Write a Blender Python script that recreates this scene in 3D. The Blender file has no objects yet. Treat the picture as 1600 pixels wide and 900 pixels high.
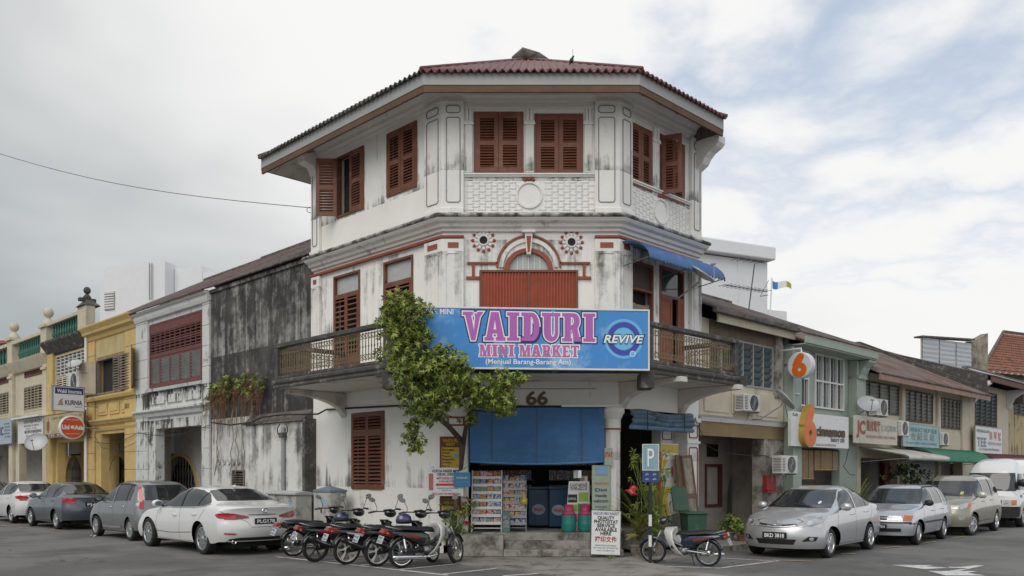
import bpy,bmesh,math,random
from mathutils import Vector,Matrix
from mathutils.bvhtree import BVHTree
from mathutils.geometry import delaunay_2d_cdt
R = math.radians
random.seed(7)
SC = bpy.context.scene
COL = SC.collection
# ---------------------------------------------------------------- camera
FPX,HOR,CH = 1330.0,741.0,1.7
cam = bpy.data.cameras.new("camera")
cam.sensor_width = 36.0
cam.lens = 36.0 * FPX / 1600.0
cam.shift_y = (HOR - 450.0) / 1600.0
cam.clip_end = 2000.0
camo = bpy.data.objects.new("camera",cam)
camo.location = (0,0,CH)
camo.rotation_euler = (R(90),0,0)
COL.objects.link(camo)
SC.camera = camo
# ---------------------------------------------------------------- world, sun, exposure
SUN_EL,SUN_AZ = 44.0,208.0
w = bpy.data.worlds.new("World")
SC.world = w
w.use_nodes = True
wt = w.node_tree
for n in list(wt.nodes):
 wt.nodes.remove(n)
class G:
 """tiny node-graph helper"""
 def __init__(self,tree):
  self.t = tree
 def n(self,kind,props=None,**inp):
  nd = self.t.nodes.new(kind)
  for k,v in (props or {}).items():
   setattr(nd,k,v)
  for k,v in inp.items():
   key = int(k[1:]) if k[0] == '_' and k[1:].isdigit() else k.replace('_',' ')
   self.put(nd,key,v)
  return nd
 def put(self,nd,key,v):
  if isinstance(v,bpy.types.NodeSocket):
   self.t.links.new(v,nd.inputs[key])
  elif v is not None:
   s = nd.inputs[key]
   if s.type == 'RGBA' and len(v) == 3:
    v = (*v,1)
   s.default_value = v
 def m(self,op,a,b=None,c=None,clamp=False):
  nd = self.n('ShaderNodeMath',dict(operation=op,use_clamp=clamp))
  for i,v in enumerate((a,b,c)):
   if v is not None:
    self.put(nd,i,v)
  return nd.outputs[0]
 def ramp(self,fac,lo,hi):
  nd = self.n('ShaderNodeMapRange',dict(interpolation_type='SMOOTHSTEP'),Value=fac)
  nd.inputs['From Min'].default_value = lo
  nd.inputs['From Max'].default_value = hi
  return nd.outputs[0]
 def mix(self,fac,a,b,blend='MIX'):
  nd = self.n('ShaderNodeMix',dict(data_type='RGBA',blend_type=blend))
  self.put(nd,0,fac)
  self.put(nd,6,a)
  self.put(nd,7,b)
  return nd.outputs[2]
 def noise(self,vec,scale,detail=4,rough=.55,dist=0.0):
  nd = self.n('ShaderNodeTexNoise',None,Scale=scale,Detail=detail,Roughness=rough,Distortion=dist)
  if vec is not None:
   self.put(nd,'Vector',vec)
  return nd.outputs[0]
 def scalev(self,vec,s,off=(0,0,0)):
  nd = self.n('ShaderNodeMapping',None)
  self.put(nd,'Vector',vec)
  nd.inputs['Scale'].default_value = s
  nd.inputs['Location'].default_value = off
  return nd.outputs[0]
g = G(wt)
sky = g.n('ShaderNodeTexSky',dict(sky_type='NISHITA',sun_disc=False,sun_elevation=R(SUN_EL),sun_rotation=R(SUN_AZ),
air_density=1.0,dust_density=1.6,ozone_density=1.0))
tc = g.n('ShaderNodeTexCoord')
dirv = tc.outputs['Generated']
sep = g.n('ShaderNodeSeparateXYZ',None,Vector=dirv)
zc = g.m('MAXIMUM',sep.outputs[2],0.03)
zz = g.m('ADD',zc,0.22)
cx = g.m('DIVIDE',sep.outputs[0],zz)
cy = g.m('DIVIDE',sep.outputs[1],zz)
cv = g.n('ShaderNodeCombineXYZ',None,X=cx,Y=cy,Z=0.0).outputs[0]
n1 = g.noise(g.scalev(cv,(1,1,1),(3.1,1.7,0)),2.3,7,.54,.15)
n2 = g.noise(g.scalev(cv,(1,1,1),(7.3,2.2,4)),0.7,4,.55,.2)
side = g.m('MULTIPLY',sep.outputs[0],0.16)
cover = g.m('SUBTRACT',n1,side)
mask = g.ramp(g.m('ADD',cover,g.m('MULTIPLY',g.ramp(sep.outputs[0],.02,-.3),.35)),.37,.56)
low = g.ramp(g.m('ADD',sep.outputs[2],g.m('MULTIPLY',g.m('SUBTRACT',n1,.5),.9)),.40,.20)
mask = g.m('MAXIMUM',mask,low)
d1 = g.m('ADD',g.m('MULTIPLY',sep.outputs[0],1.3),g.m('MULTIPLY',g.m('SUBTRACT',n2,.5),1.9))
d1 = g.m('ADD',d1,g.m('MULTIPLY',sep.outputs[2],1.5))
br = g.ramp(d1,-.5,.62)
ccol = g.mix(br,(4.2,4.6,4.75),(9.8,9.75,9.7))
skyb = g.mix(1.0,sky.outputs[0],(1.0,1.06,1.12),'MULTIPLY')
skyb = g.mix(.6,skyb,(7.6,8.6,9.9))
col = g.mix(mask,skyb,ccol)
bg = g.n('ShaderNodeBackground',None,Color=col,Strength=0.096)
out = g.n('ShaderNodeOutputWorld',None,Surface=bg.outputs[0])
sun = bpy.data.lights.new("sun",'SUN')
sun.energy = 1.5
sun.angle = R(50)
sun.color = (1.0,.955,.89)
suno = bpy.data.objects.new("sun",sun)
az = R(SUN_AZ)
sd = Vector((math.sin(az) * math.cos(R(SUN_EL)),math.cos(az) * math.cos(R(SUN_EL)),math.sin(R(SUN_EL))))
suno.rotation_euler = (-sd).to_track_quat('-Z','Y').to_euler()
suno.location = (0,-20,40)
COL.objects.link(suno)
SC.view_settings.view_transform = 'Standard'
SC.view_settings.look = 'None'
SC.view_settings.exposure = 0.0
SC.view_settings.gamma = 1.0
# ---------------------------------------------------------------- frames
class Frame:
 """a vertical plane system: x to the right on the facade, y into it, z up"""
 def __init__(self,ox,oy,deg,oz=0.0):
  self.o = Vector((ox,oy,oz))
  self.a = R(deg)
  self.M = Matrix.Translation(self.o) @ Matrix.Rotation(self.a,4,'Z')
 def w(self,x,y,z=0.0):
  return self.M @ Vector((x,y,z))
 def at(self,px,py,y=0.0):
  """the point of the plane at depth y seen at a pixel of the 1600x900 photograph -> local x, z"""
  r = Vector(((px - 800) / FPX,1.0,(HOR - py) / FPX))
  v = Vector((-math.sin(self.a),math.cos(self.a),0))
  s = (y + self.o.dot(v)) / r.dot(v)
  P = Vector((0,0,CH)) + r * s
  L = self.M.inverted() @ P
  return L.x,L.z
 def X(self,px,y=0.0):
  return self.at(px,700,y)[0]
 def Z(self,px,py,y=0.0):
  return self.at(px,py,y)[1]
 def sub(self,x,y,deg,z=0.0):
  p = self.w(x,y,z)
  return Frame(p.x,p.y,math.degrees(self.a) + deg,p.z)
def ground(px,py,z=0.0):
 s = (CH - z) / ((py - HOR) / FPX)
 return ((px - 800) / FPX * s,s)
W0 = Frame(0,0,0)
XL,XR,YF = -1.45,2.233,18.0
FL = Frame(XL,YF,-45)
FR = Frame(XR,YF,45)
FF = Frame(0,YF,0)
MW = {}
def props(o,label=None,cat=None,group=None,kind=None):
 for k,v in (('label',label),('category',cat),('group',group),('kind',kind)):
  if v:
   o[k] = v
 return o
def thing(name,label,cat,fr,x=0,y=0,z=0,group=None,kind=None,rot=0.0):
 o = bpy.data.objects.new(name,None)
 o.empty_display_size = .2
 m = fr.M @ Matrix.Translation((x,y,z)) @ Matrix.Rotation(R(rot),4,'Z')
 o.matrix_world = m
 COL.objects.link(o)
 MW[o.name] = m.copy()
 return props(o,label,cat,group,kind)
def smooth(me,on=True):
 if on:
  me.shade_smooth()
class MB:
 def __init__(self,fr=W0):
  self.fr,self.v,self.f = fr,[],[]
 def add(self,vs,fs):
  b = len(self.v)
  self.v += [tuple(p) for p in vs]
  self.f += [tuple(i + b for i in f) for f in fs]
  return self
 def box(self,x0,x1,y0,y1,z0,z1,M=None):
  if x0 > x1: x0,x1 = x1,x0
  if y0 > y1: y0,y1 = y1,y0
  if z0 > z1: z0,z1 = z1,z0
  vs = [(x,y,z) for z in (z0,z1) for y in (y0,y1) for x in (x0,x1)]
  if M is not None:
   vs = [M @ Vector(p) for p in vs]
  return self.add(vs,[(0,2,3,1),(4,5,7,6),(0,1,5,4),(2,6,7,3),(0,4,6,2),(1,3,7,5)])
 def prism(self,poly,a0,a1,axis='y'):
  """poly of 2D points extruded along an axis: 'y' takes (x,z), 'z' takes (x,y), 'x' takes (y,z)"""
  def P(p,a):
   return {'y': (p[0],a,p[1]),'z': (p[0],p[1],a),'x': (a,p[0],p[1])}[axis]
  n = len(poly)
  vs = [P(p,a0) for p in poly] + [P(p,a1) for p in poly]
  fs = [tuple(range(n)),tuple(range(2 * n - 1,n - 1,-1))]
  fs += [(i,i + n,(i + 1) % n + n,(i + 1) % n) for i in range(n)]
  return self.add(vs,fs)
 def lathe(self,prof,c=(0,0,0),n=16,axis='z',M=None,caps=True):
  vs,fs = [],[]
  for r,h in prof:
   for k in range(n):
    t = 2 * math.pi * k / n
    a,b = r * math.cos(t),r * math.sin(t)
    p = {'z': (a,b,h),'y': (a,h,b),'x': (h,a,b)}[axis]
    p = Vector(p)
    if M is not None:
     p = M @ p
    vs.append(p + Vector(c))
  m = len(prof)
  for i in range(m - 1):
   for k in range(n):
    k2 = (k + 1) % n
    fs.append((i * n + k,i * n + k2,(i + 1) * n + k2,(i + 1) * n + k))
  if caps and prof[0][0] > 1e-6:
   fs.append(tuple(range(n - 1,-1,-1)))
  if caps and prof[-1][0] > 1e-6:
   fs.append(tuple((m - 1) * n + k for k in range(n)))
  return self.add(vs,fs)
 def tube(self,pts,r,n=6,caps=True):
  pts = [Vector(p) for p in pts]
  rs = r if isinstance(r,(list,tuple)) else [r] * len(pts)
  vs,fs = [],[]
  up = Vector((0,0,1))
  prev = None
  for i,p in enumerate(pts):
   d = (pts[min(i + 1,len(pts) - 1)] - pts[max(i - 1,0)]).normalized()
   if prev is None:
    a = d.cross(up if abs(d.z) < .9 else Vector((1,0,0))).normalized()
   else:
    a = (prev - d * prev.dot(d))
    a = a.normalized() if a.length > 1e-6 else d.orthogonal().normalized()
   prev = a
   b = d.cross(a)
   for k in range(n):
    t = 2 * math.pi * k / n
    vs.append(p + (a * math.cos(t) + b * math.sin(t)) * rs[i])
  for i in range(len(pts) - 1):
   for k in range(n):
    k2 = (k + 1) % n
    fs.append((i * n + k,i * n + k2,(i + 1) * n + k2,(i + 1) * n + k))
  if caps:
   fs.append(tuple(range(n - 1,-1,-1)))
   fs.append(tuple((len(pts) - 1) * n + k for k in range(n)))
  return self.add(vs,fs)
 def grid(self,rows):
  """rows of equal-length point lists"""
  m = len(rows[0])
  vs = [p for r_ in rows for p in r_]
  fs = [(i * m + k,i * m + k + 1,(i + 1) * m + k + 1,(i + 1) * m + k)
  for i in range(len(rows) - 1) for k in range(m - 1)]
  return self.add(vs,fs)
 def mesh(self,name,mat,world=False,inv=None,sm=False):
  me = bpy.data.meshes.new(name)
  M = (inv if inv is not None else Matrix.Identity(4)) @ self.fr.M
  me.from_pydata([M @ Vector(p) for p in self.v],[],self.f)
  if mat is not None:
   me.materials.append(mat)
  bm = bmesh.new()
  bm.from_mesh(me)
  bmesh.ops.recalc_face_normals(bm,faces=bm.faces)
  bm.to_mesh(me)
  bm.free()
  if sm:
   me.shade_smooth()
  return me
 def build(self,name,mat,parent=None,sm=False,bev=0.0,label=None,cat=None,group=None,kind=None,solid=0.0,
 auto=None):
  if parent is not None:
   me = self.mesh(name,mat,inv=MW[parent.name].inverted(),sm=sm)
   o = bpy.data.objects.new(name,me)
   o.parent = parent
   MW[o.name] = MW[parent.name]
  else:
   c = Vector((sum(p[0] for p in self.v) / len(self.v),sum(p[1] for p in self.v) / len(self.v),
   min(p[2] for p in self.v)))
   m = self.fr.M @ Matrix.Translation(c)
   me = self.mesh(name,mat,inv=m.inverted(),sm=sm)
   o = bpy.data.objects.new(name,me)
   o.matrix_world = m
   MW[o.name] = m.copy()
  COL.objects.link(o)
  if parent is not None:
   MW[o.name] = MW[parent.name]
  if auto:
   me.shade_smooth()
   try:
    me.set_sharp_from_angle(angle=R(auto))
   except Exception:
    pass
  if bev:
   md = o.modifiers.new('bevel','BEVEL')
   md.width = bev
   md.segments = 2 if bev > .012 else 1
   md.limit_method = 'ANGLE'
   md.angle_limit = R(40)
  if solid:
   md = o.modifiers.new('solid','SOLIDIFY')
   md.thickness = solid
   md.offset = 0
  return props(o,label,cat,group,kind)
def piece(name,me,parent,fr,x=0,y=0,z=0,Mx=None):
 """one more object that shares a mesh, as a child of a thing or a part"""
 o = bpy.data.objects.new(name,me)
 m = fr.M @ Matrix.Translation((x,y,z))
 if Mx is not None:
  m = m @ Mx
 o.parent = parent
 o.matrix_basis = MW[parent.name].inverted() @ m
 COL.objects.link(o)
 MW[o.name] = m
 return o
def children(o):
 return list(o.children)
def copy_tree(o,parent=None):
 c = o.copy()
 COL.objects.link(c)
 if parent is not None:
  c.parent = parent
 for ch in children(o):
  copy_tree(ch,c)
 return c
def wall(mb,x0,x1,z0,z1,holes=(),y=0.0,t=0.25,back=False):
 """plastered wall sheet with rectangular holes (xa,xb,za,zb[,'arch']) and reveals"""
 xs = sorted({x0,x1,*[h[0] for h in holes],*[h[1] for h in holes]})
 zs = sorted({z0,z1,*[h[2] for h in holes],*[h[3] for h in holes]})
 xs = [x for x in xs if x0 - 1e-6 <= x <= x1 + 1e-6]
 zs = [z for z in zs if z0 - 1e-6 <= z <= z1 + 1e-6]
 for i in range(len(xs) - 1):
  for k in range(len(zs) - 1):
   cx_,cz_ = (xs[i] + xs[i + 1]) / 2,(zs[k] + zs[k + 1]) / 2
   if any(h[0] < cx_ < h[1] and h[2] < cz_ < h[3] for h in holes):
    continue
   mb.add([(xs[i],y,zs[k]),(xs[i + 1],y,zs[k]),(xs[i + 1],y,zs[k + 1]),(xs[i],y,zs[k + 1])],[(0,1,2,3)])
 for h in holes:
  xa,xb,za,zb = h[:4]
  if len(h) > 4:
   r = (xb - xa) / 2
   rz = min(r,h[5]) if len(h) > 5 else r
   xc,zs_ = (xa + xb) / 2,zb - rz
   n = 14
   arc = [(xc - r * math.cos(math.pi * k / n),zs_ + rz * math.sin(math.pi * k / n)) for k in range(n + 1)]
   for k in range(n):
    a,b = arc[k],arc[k + 1]
    mb.add([(a[0],y,a[1]),(b[0],y,b[1]),(b[0],y,zb),(a[0],y,zb)],[(0,1,2,3)])
   loop = [(xa,za)] + arc + [(xb,za)]
  else:
   loop = [(xa,za),(xa,zb),(xb,zb),(xb,za)]
  m = len(loop)
  for k in range(m):
   a,b = loop[k],loop[(k + 1) % m]
   mb.add([(a[0],y,a[1]),(b[0],y,b[1]),(b[0],y + t,b[1]),(a[0],y + t,a[1])],[(0,1,2,3)])
 return mb
def sweep(mb,path,prof,closed=False,caps=True):
 """extrude a profile of (outward distance, z) along a plan polyline with mitred corners (outward = right-hand side when
    walking the path from left to right on screen, towards the street)"""
 n = len(path)
 P = [Vector((p[0],p[1])) for p in path]
 offs = []
 for i in range(n):
  ds = []
  if i > 0 or closed:
   ds.append((P[i] - P[i - 1]).normalized())
  if i < n - 1 or closed:
   ds.append((P[(i + 1) % n] - P[i]).normalized())
  ns = [Vector((d.y,-d.x)) for d in ds]
  if len(ns) == 2:
   s = ns[0] + ns[1]
   o = s / (1 + ns[0].dot(ns[1]))
  else:
   o = ns[0]
  offs.append(o)
 rows = [[(P[i].x + offs[i].x * d,P[i].y + offs[i].y * d,z) for d,z in prof] for i in range(n)]
 m = len(prof)
 vs = [p for r_ in rows for p in r_]
 fs = []
 for i in range(n if closed else n - 1):
  j = (i + 1) % n
  for k in range(m):
   k2 = (k + 1) % m
   fs.append((i * m + k,j * m + k,j * m + k2,i * m + k2))
 if caps and not closed:
  fs.append(tuple(range(m)))
  fs.append(tuple((n - 1) * m + k for k in range(m - 1,-1,-1)))
 return mb.add(vs,fs)
# ---------------------------------------------------------------- materials
MAT = {}
def mat(name,c,rough=.6,metal=0.0,var=.12,vscale=3.0,dirt=None,damt=.5,dscale=1.2,dsoft=.12,streak=None,
bump=.0,bscale=40.0,coat=0.0,obj=False,bands=(),spec=.5,fine=.0,c2=None,c2t=.55,c2s=.8,emit=None,
trans=0.0,cracks=0.0):
 if name in MAT:
  return MAT[name]
 m = bpy.data.materials.new(name)
 m.use_nodes = True
 t = m.node_tree
 for n in list(t.nodes):
  t.nodes.remove(n)
 g = G(t)
 if obj:
  pos = g.n('ShaderNodeTexCoord').outputs['Object']
 else:
  pos = g.n('ShaderNodeNewGeometry').outputs['Position']
 colr = g.n('ShaderNodeRGB').outputs[0]
 colr.default_value = (*c,1)
 if c2 is not None:
  k = g.ramp(g.noise(pos,c2s,5,.6,.3),c2t - .05,c2t + .05)
  colr = g.mix(k,colr,c2)
 if var:
  nv = g.noise(pos,vscale,6,.6)
  f = g.n('ShaderNodeMapRange',None,Value=nv)
  f.inputs[1].default_value,f.inputs[2].default_value = .25,.75
  f.inputs[3].default_value,f.inputs[4].default_value = 1 - var,1 + var
  cc = g.n('ShaderNodeCombineColor',None,Red=f.outputs[0],Green=f.outputs[0],Blue=f.outputs[0])
  colr = g.mix(1.0,colr,cc.outputs[0],'MULTIPLY')
 if fine:
  nv = g.noise(pos,90,3,.7)
  f = g.n('ShaderNodeMapRange',None,Value=nv)
  f.inputs[1].default_value,f.inputs[2].default_value = .3,.7
  f.inputs[3].default_value,f.inputs[4].default_value = 1 - fine,1 + fine
  cc = g.n('ShaderNodeCombineColor',None,Red=f.outputs[0],Green=f.outputs[0],Blue=f.outputs[0])
  colr = g.mix(1.0,colr,cc.outputs[0],'MULTIPLY')
 if dirt is not None:
  nd = g.noise(pos,dscale,8,.68,.2)
  if streak:
   ns = g.noise(g.scalev(pos,(streak,streak,streak * .07)),1.0,6,.65,.1)
   nd = g.m('ADD',g.m('MULTIPLY',nd,.5),g.m('MULTIPLY',ns,.5))
  if bands:
   z = g.n('ShaderNodeSeparateXYZ',None,Vector=pos).outputs[2]
   tot = None
   for (zt,ln,st) in bands:
    k = g.m('DIVIDE',g.m('SUBTRACT',z,zt - ln),ln,clamp=True)
    cut = g.m('LESS_THAN',g.m('MULTIPLY',g.m('SUBTRACT',z,zt),1 if ln > 0 else -1),0.0)
    b = g.m('MULTIPLY',g.m('MULTIPLY',g.m('POWER',k,1.6),cut),st)
    tot = b if tot is None else g.m('MAXIMUM',tot,b)
   nd = g.m('ADD',nd,tot)
  k = g.ramp(nd,damt - dsoft,damt + dsoft)
  colr = g.mix(k,colr,dirt)
 if cracks:
  wob = g.n('ShaderNodeTexNoise',None,Vector=pos,Scale=1.6,Detail=6).outputs[1]
  vv = g.n('ShaderNodeVectorMath',dict(operation='ADD'))
  g.put(vv,0,pos); g.put(vv,1,wob)
  vo = g.n('ShaderNodeTexVoronoi',dict(feature='DISTANCE_TO_EDGE'),Vector=vv.outputs[0],Scale=cracks)
  ck = g.m('MULTIPLY',g.ramp(vo.outputs[0],.012,.003),g.ramp(g.noise(pos,.5,3),.50,.60))
  colr = g.mix(g.m('MULTIPLY',ck,.75),colr,(.035,.034,.032))
 b = g.n('ShaderNodeBsdfPrincipled',None)
 g.put(b,'Base Color',colr)
 b.inputs['Roughness'].default_value = rough
 b.inputs['Metallic'].default_value = metal
 b.inputs['Coat Weight'].default_value = coat
 b.inputs['Coat Roughness'].default_value = .04
 b.inputs['Specular IOR Level'].default_value = spec
 if trans:
  b.inputs['Transmission Weight'].default_value = trans
 if emit:
  b.inputs['Emission Color'].default_value = (*emit[0],1)
  b.inputs['Emission Strength'].default_value = emit[1]
 if bump:
  h = g.noise(pos,bscale,5,.65)
  bn = g.n('ShaderNodeBump',None,Strength=bump,Height=h)
  bn.inputs['Distance'].default_value = .02
  g.put(b,'Normal',bn.outputs[0])
 g.n('ShaderNodeOutputMaterial',None,Surface=b.outputs[0])
 MAT[name] = m
 return m
BLK = (.035,.034,.032)
m_white = mat('white_plaster',(.82,.81,.77),.85,var=.05,vscale=1.3,dirt=(.17,.165,.15),damt=.66,dscale=1.0,
dsoft=.085,streak=5.5,bump=.25,bscale=18,bands=((6.66,3.4,.12),(7.9,-.8,.15),(5.2,-1.6,.10),(1.4,-1.3,.13)),
fine=.04)
m_white2 = mat('moulded_plaster',(.78,.77,.73),.85,var=.05,vscale=2,dirt=(.14,.135,.12),damt=.67,dscale=2.4,
dsoft=.12,streak=7,bump=.3,bscale=22,bands=((8.1,-.9,.17),(6.4,2.4,.15),(2.0,-1.8,.10),(7.0,.3,.06)),fine=.05)
m_ledge = mat('mouldy_ledge',(.50,.49,.46),.9,var=.1,dirt=(.05,.048,.042),damt=.5,dscale=3.5,dsoft=.12,bump=.6,
bscale=20,fine=.15)
m_mould = mat('blackened_concrete',(.07,.066,.06),.9,var=.35,vscale=4,dirt=(.30,.29,.26),damt=.63,dscale=4.5,bump=.7,bscale=16,fine=.25)
m_soffit = mat('soffit_plaster',(.66,.63,.57),.85,var=.08,dirt=(.25,.23,.19),damt=.62,dscale=1.3,bump=.15)
m_board = mat('painted_fascia',(.37,.38,.37),.6,var=.05,dirt=(.3,.28,.25),damt=.66,dscale=1.5,streak=4)
m_timber = mat('bare_timber',(.125,.066,.034),.7,var=.3,vscale=2.5,dirt=(.12,.07,.04),damt=.58,dscale=3,bump=.3,bscale=30)
m_shut = mat('red_brown_shutter_paint',(.165,.056,.030),.55,var=.28,vscale=2.2,dirt=(.26,.13,.085),damt=.64,dscale=3,
bump=.15,fine=.06)
m_trim = mat('brick_red_paint',(.29,.072,.042),.65,var=.15,vscale=6,dirt=(.6,.58,.54),damt=.70,dscale=9,dsoft=.02)
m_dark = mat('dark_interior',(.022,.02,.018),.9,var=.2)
m_glass = mat('window_glass',(.05,.06,.062),.08,var=.15,spec=.7)
m_curtain = mat('net_curtain',(.42,.44,.42),.35,var=.12,vscale=8,coat=.6)
m_asph = mat('asphalt',(.165,.16,.153),.88,var=.16,vscale=.3,dirt=(.085,.083,.08),damt=.58,dscale=.45,bump=.6,
bscale=60,fine=.22,c2=(.12,.116,.11),c2t=.53,c2s=.22,cracks=.6)
m_pave = mat('paving_concrete',(.27,.25,.225),.9,var=.16,vscale=.9,dirt=(.11,.10,.085),damt=.57,dscale=1.6,bump=.5,
bscale=25,fine=.15,cracks=.9)
m_step = mat('worn_step_concrete',(.33,.31,.27),.9,var=.15,vscale=3,dirt=(.08,.07,.055),damt=.56,dscale=2.6,bump=.7,
bscale=14,fine=.12)
m_line = mat('road_paint_white',(.60,.60,.58),.7,var=.1,vscale=4,dirt=(.2,.195,.19),damt=.6,dscale=6)
m_yline = mat('road_paint_yellow',(.50,.36,.13),.7,var=.1,dirt=(.2,.18,.15),damt=.55,dscale=6)
m_rooft = mat('oxide_red_roof_sheet',(.15,.045,.043),.45,var=.2,vscale=2,dirt=(.10,.05,.045),damt=.6,dscale=2.2)
m_rust = mat('weathered_roof_edge',(.14,.12,.105),.9,var=.35,vscale=5,dirt=(.05,.045,.04),damt=.55,dscale=6,bump=.5)
m_rroof = mat('old_row_roof',(.15,.125,.115),.9,var=.3,vscale=1.2,dirt=(.07,.06,.055),damt=.52,dscale=1.6,bump=.7,bscale=10)
m_brass = mat('dull_gold_grille',(.22,.165,.085),.5,.3,var=.25,vscale=9,dirt=(.09,.06,.03),damt=.6,dscale=9)
m_black = mat('black_plastic',(.018,.018,.019),.5,var=.0,obj=True)
m_rubber = mat('tyre_rubber',(.018,.018,.018),.8,var=.15,vscale=8,obj=True,bump=.15)
m_chrome = mat('chrome',(.75,.76,.77),.12,1.0,var=0)
m_steel = mat('grey_steel',(.35,.36,.36),.4,.6,var=.1)
m_wmetal = mat('white_enamel',(.72,.72,.70),.45,var=.06,dirt=(.35,.32,.27),damt=.66,dscale=3)
m_galv = mat('grey_cable',(.10,.10,.10),.7,var=.1)
# ---------------------------------------------------------------- text and flat print
def curve_mesh(cu,M):
 o = bpy.data.objects.new('tmp',cu)
 COL.objects.link(o)
 dg = bpy.context.evaluated_depsgraph_get()
 dg.update()
 me = bpy.data.meshes.new_from_object(o.evaluated_get(dg))
 bpy.data.objects.remove(o)
 bpy.data.curves.remove(cu)
 me.transform(M)
 me.shade_flat()
 return me
def text(parent,s,fr,x,z,y,h,mt,wid=None,bold=0.0,ext=.004,name='lettering',shear=0.0,align='CENTER',spc=1.0):
 """lettering in the plane y of a frame; h = cap height, wid = total width to fit"""
 cu = bpy.data.curves.new('t','FONT')
 cu.body = s
 cu.align_x = 'LEFT'
 cu.size = 1.0
 cu.offset = bold
 cu.extrude = 0.0
 cu.shear = shear
 cu.space_character = spc
 cu.space_line = 1.0
 cu.resolution_u = 3 if h < .12 else 6
 me = curve_mesh(cu,Matrix.Identity(4))
 if not me.vertices:
  return None
 xs = [v.co.x for v in me.vertices]
 ys = [v.co.y for v in me.vertices]
 w0,h0 = max(xs) - min(xs),max(ys) - min(ys)
 cap = .73 if '\n' not in s else h0
 sy = h / cap
 sx = wid / w0 if wid else sy
 ox = {'CENTER': -(min(xs) + max(xs)) / 2,'LEFT': -min(xs),'RIGHT': -max(xs)}[align]
 oy = 0 if '\n' not in s else -min(ys)
 A = Matrix(((sx,0,0,x + ox * sx),(0,0,-1,y - ext),(0,sy,0,z + oy * sy),(0,0,0,1)))
 me.transform(MW[parent.name].inverted() @ fr.M @ A)
 me.materials.clear()
 me.materials.append(mt)
 me.name = name
 o = bpy.data.objects.new(name,me)
 o.parent = parent
 MW[o.name] = MW[parent.name]
 COL.objects.link(o)
 return o
def polys(parent,loops,fr,y,mt,name='emblem',offset=0.0,spline='POLY'):
 """flat filled outlines (first outline solid, the ones inside it cut out)"""
 cu = bpy.data.curves.new('p','CURVE')
 cu.dimensions = '2D'
 cu.fill_mode = 'BOTH'
 cu.offset = offset
 for lp in loops:
  s = cu.splines.new('POLY')
  s.points.add(len(lp) - 1)
  for i,p in enumerate(lp):
   s.points[i].co = (p[0],p[1],0,1)
  s.use_cyclic_u = True
 me = curve_mesh(cu,Matrix.Identity(4))
 A = Matrix(((1,0,0,0),(0,0,-1,y),(0,1,0,0),(0,0,0,1)))
 me.transform(MW[parent.name].inverted() @ fr.M @ A)
 me.materials.clear()
 me.materials.append(mt)
 o = bpy.data.objects.new(name,me)
 o.parent = parent
 MW[o.name] = MW[parent.name]
 COL.objects.link(o)
 return o
def disc(cx,cz,r,n=32,rz=None):
 return [(cx + r * math.cos(2 * math.pi * k / n),cz + (rz or r) * math.sin(2 * math.pi * k / n)) for k in range(n)]
def rect(fr,a,b,t,bt,y=0.0):
 c = (a + b) / 2
 return fr.X(a,y),fr.X(b,y),fr.Z(c,bt,y),fr.Z(c,t,y)
# ---------------------------------------------------------------- ground
mb = MB()
S_ = 420
mb.grid([[(-S_ + 2 * S_ * i / 24,-60 + 2 * S_ * j / 24,0) for i in range(25)] for j in range(25)])
mb.build('road',m_asph,kind='structure')
def pave(name,fr,x0,x1,y0,y1,z=.12):
 b = MB(fr)
 b.box(x0,x1,y0 + .14,y1,-.05,z)
 b.build(name,m_pave,kind='structure')
 n = max(1,int((x1 - x0) / 1.2))
 for i in range(n):
  a,c = x0 + (x1 - x0) * i / n,x0 + (x1 - x0) * (i + 1) / n
  k = MB(fr)
  k.box(a + .006,c - .006,y0,y0 + .135,-.05,z + .01)
  o = k.build('kerbstone',m_step,bev=.015)
  o['kind'] = 'structure'
pave('left_footpath',FL,-42,-1.0,-1.35,3.2)
pave('right_footpath',FR,2.2,42,-1.25,3.2)
MB().prism([(-1.35,16.35),(-1.12,16.15),(.8,14.2),(1.7,12.9),(4.3,12.9),(3.13,14.6),(2.6,16.1),(3.3,17.0),(4.35,18.0),(3.6,18.8),
(-1.6,18.8),(-1.9,17.0)],-.05,.03,'z').build('corner_apron',m_pave,kind='structure')
def line(p,q,wd,name='road_line',mt=None,z=.004):
 P,Q = Vector(p),Vector(q)
 d = (Q - P).normalized()
 n = Vector((-d.y,d.x)) * wd / 2
 b = MB()
 nn = max(2,int((Q - P).length / .5))
 top,bot = [],[]
 for i in range(nn + 1):
  c = P + (Q - P) * i / nn
  top.append((c.x + n.x,c.y + n.y,z))
  bot.append((c.x - n.x,c.y - n.y,z))
 b.grid([top,bot])
 return b.build(name,mt or m_line,kind='structure')
Lp = lambda x,y: tuple(ground(x,y))
line(Lp(432,870),Lp(700,899),.09)
for a in ((442,871.8),(505,878),(560,884),(622,890.7),(690,898)):
 p = Lp(*a)
 line(p,(p[0] + .95,p[1] + .95),.08,z=.008)
line(Lp(786,900),Lp(846,896),.09)
line(Lp(1030,884.6),Lp(1127,888),.08)
line(Lp(1127,888),Lp(1218,876.5),.08,z=.008)
line(Lp(1128,873),Lp(1212,877.5),.07,z=.012)
for a,b in (((1208,876),(1268,878)),((1314,866.6),(1338,866)),((1380,857),(1408,854.5)),((1440,850),(1462,847)),
((1492,841),(1508,839)),((1550,833),(1568,831.5))):
 line(Lp(*a),Lp(*b),.08,'road_line',m_yline,z=.016)
for a,b in (((26,824.5),(46,825.5)),((84,828.5),(96,829.5)),((0,822),(10,822.6))):
 line(Lp(*a),Lp(*b),.12,'road_line',m_yline,z=.016)
ar = MB()
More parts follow.
